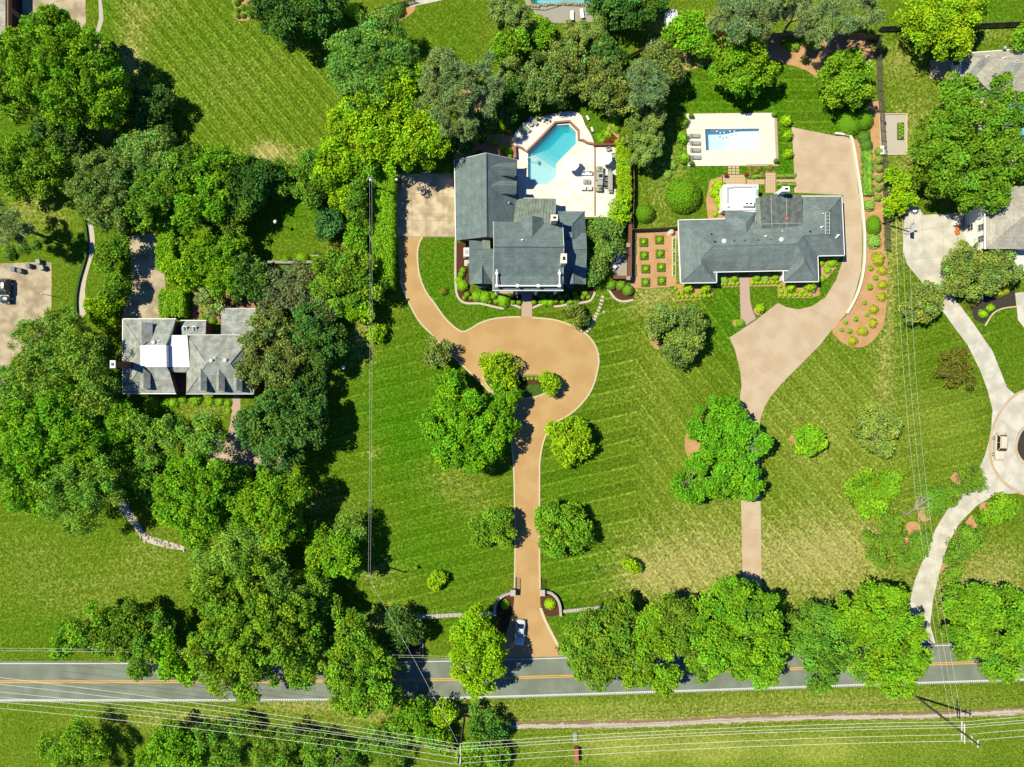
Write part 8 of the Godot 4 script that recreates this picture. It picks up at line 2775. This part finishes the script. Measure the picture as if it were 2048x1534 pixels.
	for i in 60:
		var t := rng.randf()
		var c := Vector2(232, 992).lerp(Vector2(290, 1075), t / 0.6) if t < 0.6 else Vector2(290, 1075).lerp(Vector2(366, 1097), (t - 0.6) / 0.4)
		var m := MB.new()
		m.lathe(P(c.x + rnd(-9, 9), c.y + rnd(-6, 6)), [Vector2(0.25, 0), Vector2(0.3, 0.1), Vector2(0.18, 0.24), Vector2(0.001, 0.27)], 6, Vector3(rnd(0.5, 1.6), rnd(0.6, 1.2), rnd(0.5, 1.3)))
		put("rock", m, M.pale_stone if i % 3 else M.stone, rc)
	# bare white tree by the grey drive
	var dtree := thing("bare_tree", "bare leaning tree with white forked branches by the grey drive", "tree", P(1802, 1030))
	var bt := MB.new()
	var tips := [[1842, 985, 6.5], [1850, 990, 7.0], [1868, 992, 7.0], [1862, 1012, 6.0], [1835, 1000, 5.5]]
	var f0 := P(1828, 1018, 4.2) - P(1802, 1030)
	bt.tube([Vector3.ZERO, f0 * 0.5 + Vector3(0, 0.6, 0), f0], [0.24, 0.2, 0.15], 7)
	put("trunk", bt, M.pale_bark, dtree)
	rng.seed = 31
	for k in tips:
		var m := MB.new()
		var e := P(k[0], k[1], k[2]) - P(1802, 1030)
		m.tube([f0, f0.lerp(e, 0.5) + Vector3(rnd(-0.2, 0.2), 0.2, rnd(-0.2, 0.2)), e], [0.12, 0.09, 0.04], 6)
		for j in 4:
			var s := f0.lerp(e, 0.5 + 0.12 * j)
			m.tube([s, s + Vector3(rnd(-0.8, 0.8), rnd(0.2, 0.8), rnd(-0.8, 0.8))], [0.05, 0.015], 5)
		put("branch", m, M.pale_bark, dtree)
	# utility poles and wires
	pole("tall wire pole with crossarms at the lower right verge", 1832, 1393, 17.0, [[13.2, 1.6], [12.5, 1.6], [15.0, 0.5], [16.4, 0.6]], deg_to_rad(0), 0.19)
	pole("big wire pole among the bushes at the bottom edge", 930, 1430, 16.0, [[13.5, 1.5], [12.7, 1.4]], deg_to_rad(0), 0.19)
	pole("small wire pole at the edge of the dark lawn shade", 757, 1128, 8.6, [[8.2, 0.5]], deg_to_rad(90), 0.13)
	pole("service pole at the upper end of the twin wires", 760, 385, 9.0, [[8.6, 0.5]], deg_to_rad(90), 0.13)
	var lp := pole("street light pole over the picket fence", 1765, 447, 8.5, [], 0.0, 0.13)
	var la := MB.new()
	la.tube([Vector3(0, 8.2, 0), Vector3(0.7, 8.5, -0.1)], [0.04, 0.04], 6)
	put("lamp_arm", la, M.grey_metal, lp)
	var lh := MB.new()
	lh.cbox(Vector3(0.95, 8.5, -0.15), Vector3(0.7, 0.16, 0.32), 0.05)
	put("lamp_head", lh, M.light_metal, lp)
	var tf := MB.new()
	tf.lathe(P(742, 360, 8.2), [Vector2(0.25, -0.5), Vector2(0.28, 0), Vector2(0.28, 0.4), Vector2(0.2, 0.5), Vector2(0.001, 0.52)], 12)
	tag(put("pole_transformer", tf, M.light_metal), "grey drum transformer hung at the top of the twin wires", "transformer")
	for i in 2:
		wire("%s of the twin service wires crossing the central lawn" % ["left one", "right one"][i], P(739 + i * 4.5, 362, 8.6), P(736.5 + i * 4, 1157, 8.2), 0.8, "service wires over the central lawn", 0.010)
	wire("thin wire slanting from the small pole across the road", P(739, 1160, 8.3), P(917, 1488, 13.0), 0.6, "", 0.012)
	var lw := [[1354, 1488, 13.5, 1.0], [1368, 1496, 13.4, 1.2], [1384, 1502, 13.4, 1.2], [1395, 1505, 12.7, 1.4], [1405, 1516, 12.7, 1.4], [1417, 1529, 12.7, 1.2]]
	for i in lw.size():
		var k: Array = lw[i]
		wire("%s from the top of the wires left of the big wire pole" % ORDER[i], P(-60, k[0] - 6, k[2] - 1.0), P(917, k[1], k[2]), k[3], "wires left of the big wire pole", 0.020)
	var rw := [[1487, 1443, 13.2], [1494, 1450, 13.0], [1500, 1455, 13.0], [1516, 1469, 13.2], [1527, 1482, 13.2]]
	for i in rw.size():
		var k: Array = rw[i]
		wire("%s from the top of the wires between the two big poles" % ORDER[i], P(919, k[0], 13.2), P(1936, k[1], k[2]), 1.2, "wires between the two big poles", 0.022)
		wire("%s from the top of the wires right of the crossarm pole" % ORDER[i], P(1936, k[1], k[2]), P(2160, k[1] - 16, k[2]), 0.2, "wires right of the crossarm pole", 0.022)
	for i in 3:
		wire("%s fine wire crossing the eastern lawns from the street light pole" % ["left", "middle", "right"][i], P(1792 + i * 13, 432 + i * 5, 8.3), P(1902 + i * 12, 1440 + i * 4, 12.6), 3.2, "wires over the eastern lawns", 0.010)
	for i in 2:
		wire("%s low wire along the northern road verge" % ["upper", "lower"][i], P(-60, 1296 + i * 5, 7.0), P(900, 1313 + i * 4, 7.0), 0.6, "low verge wires", 0.012)
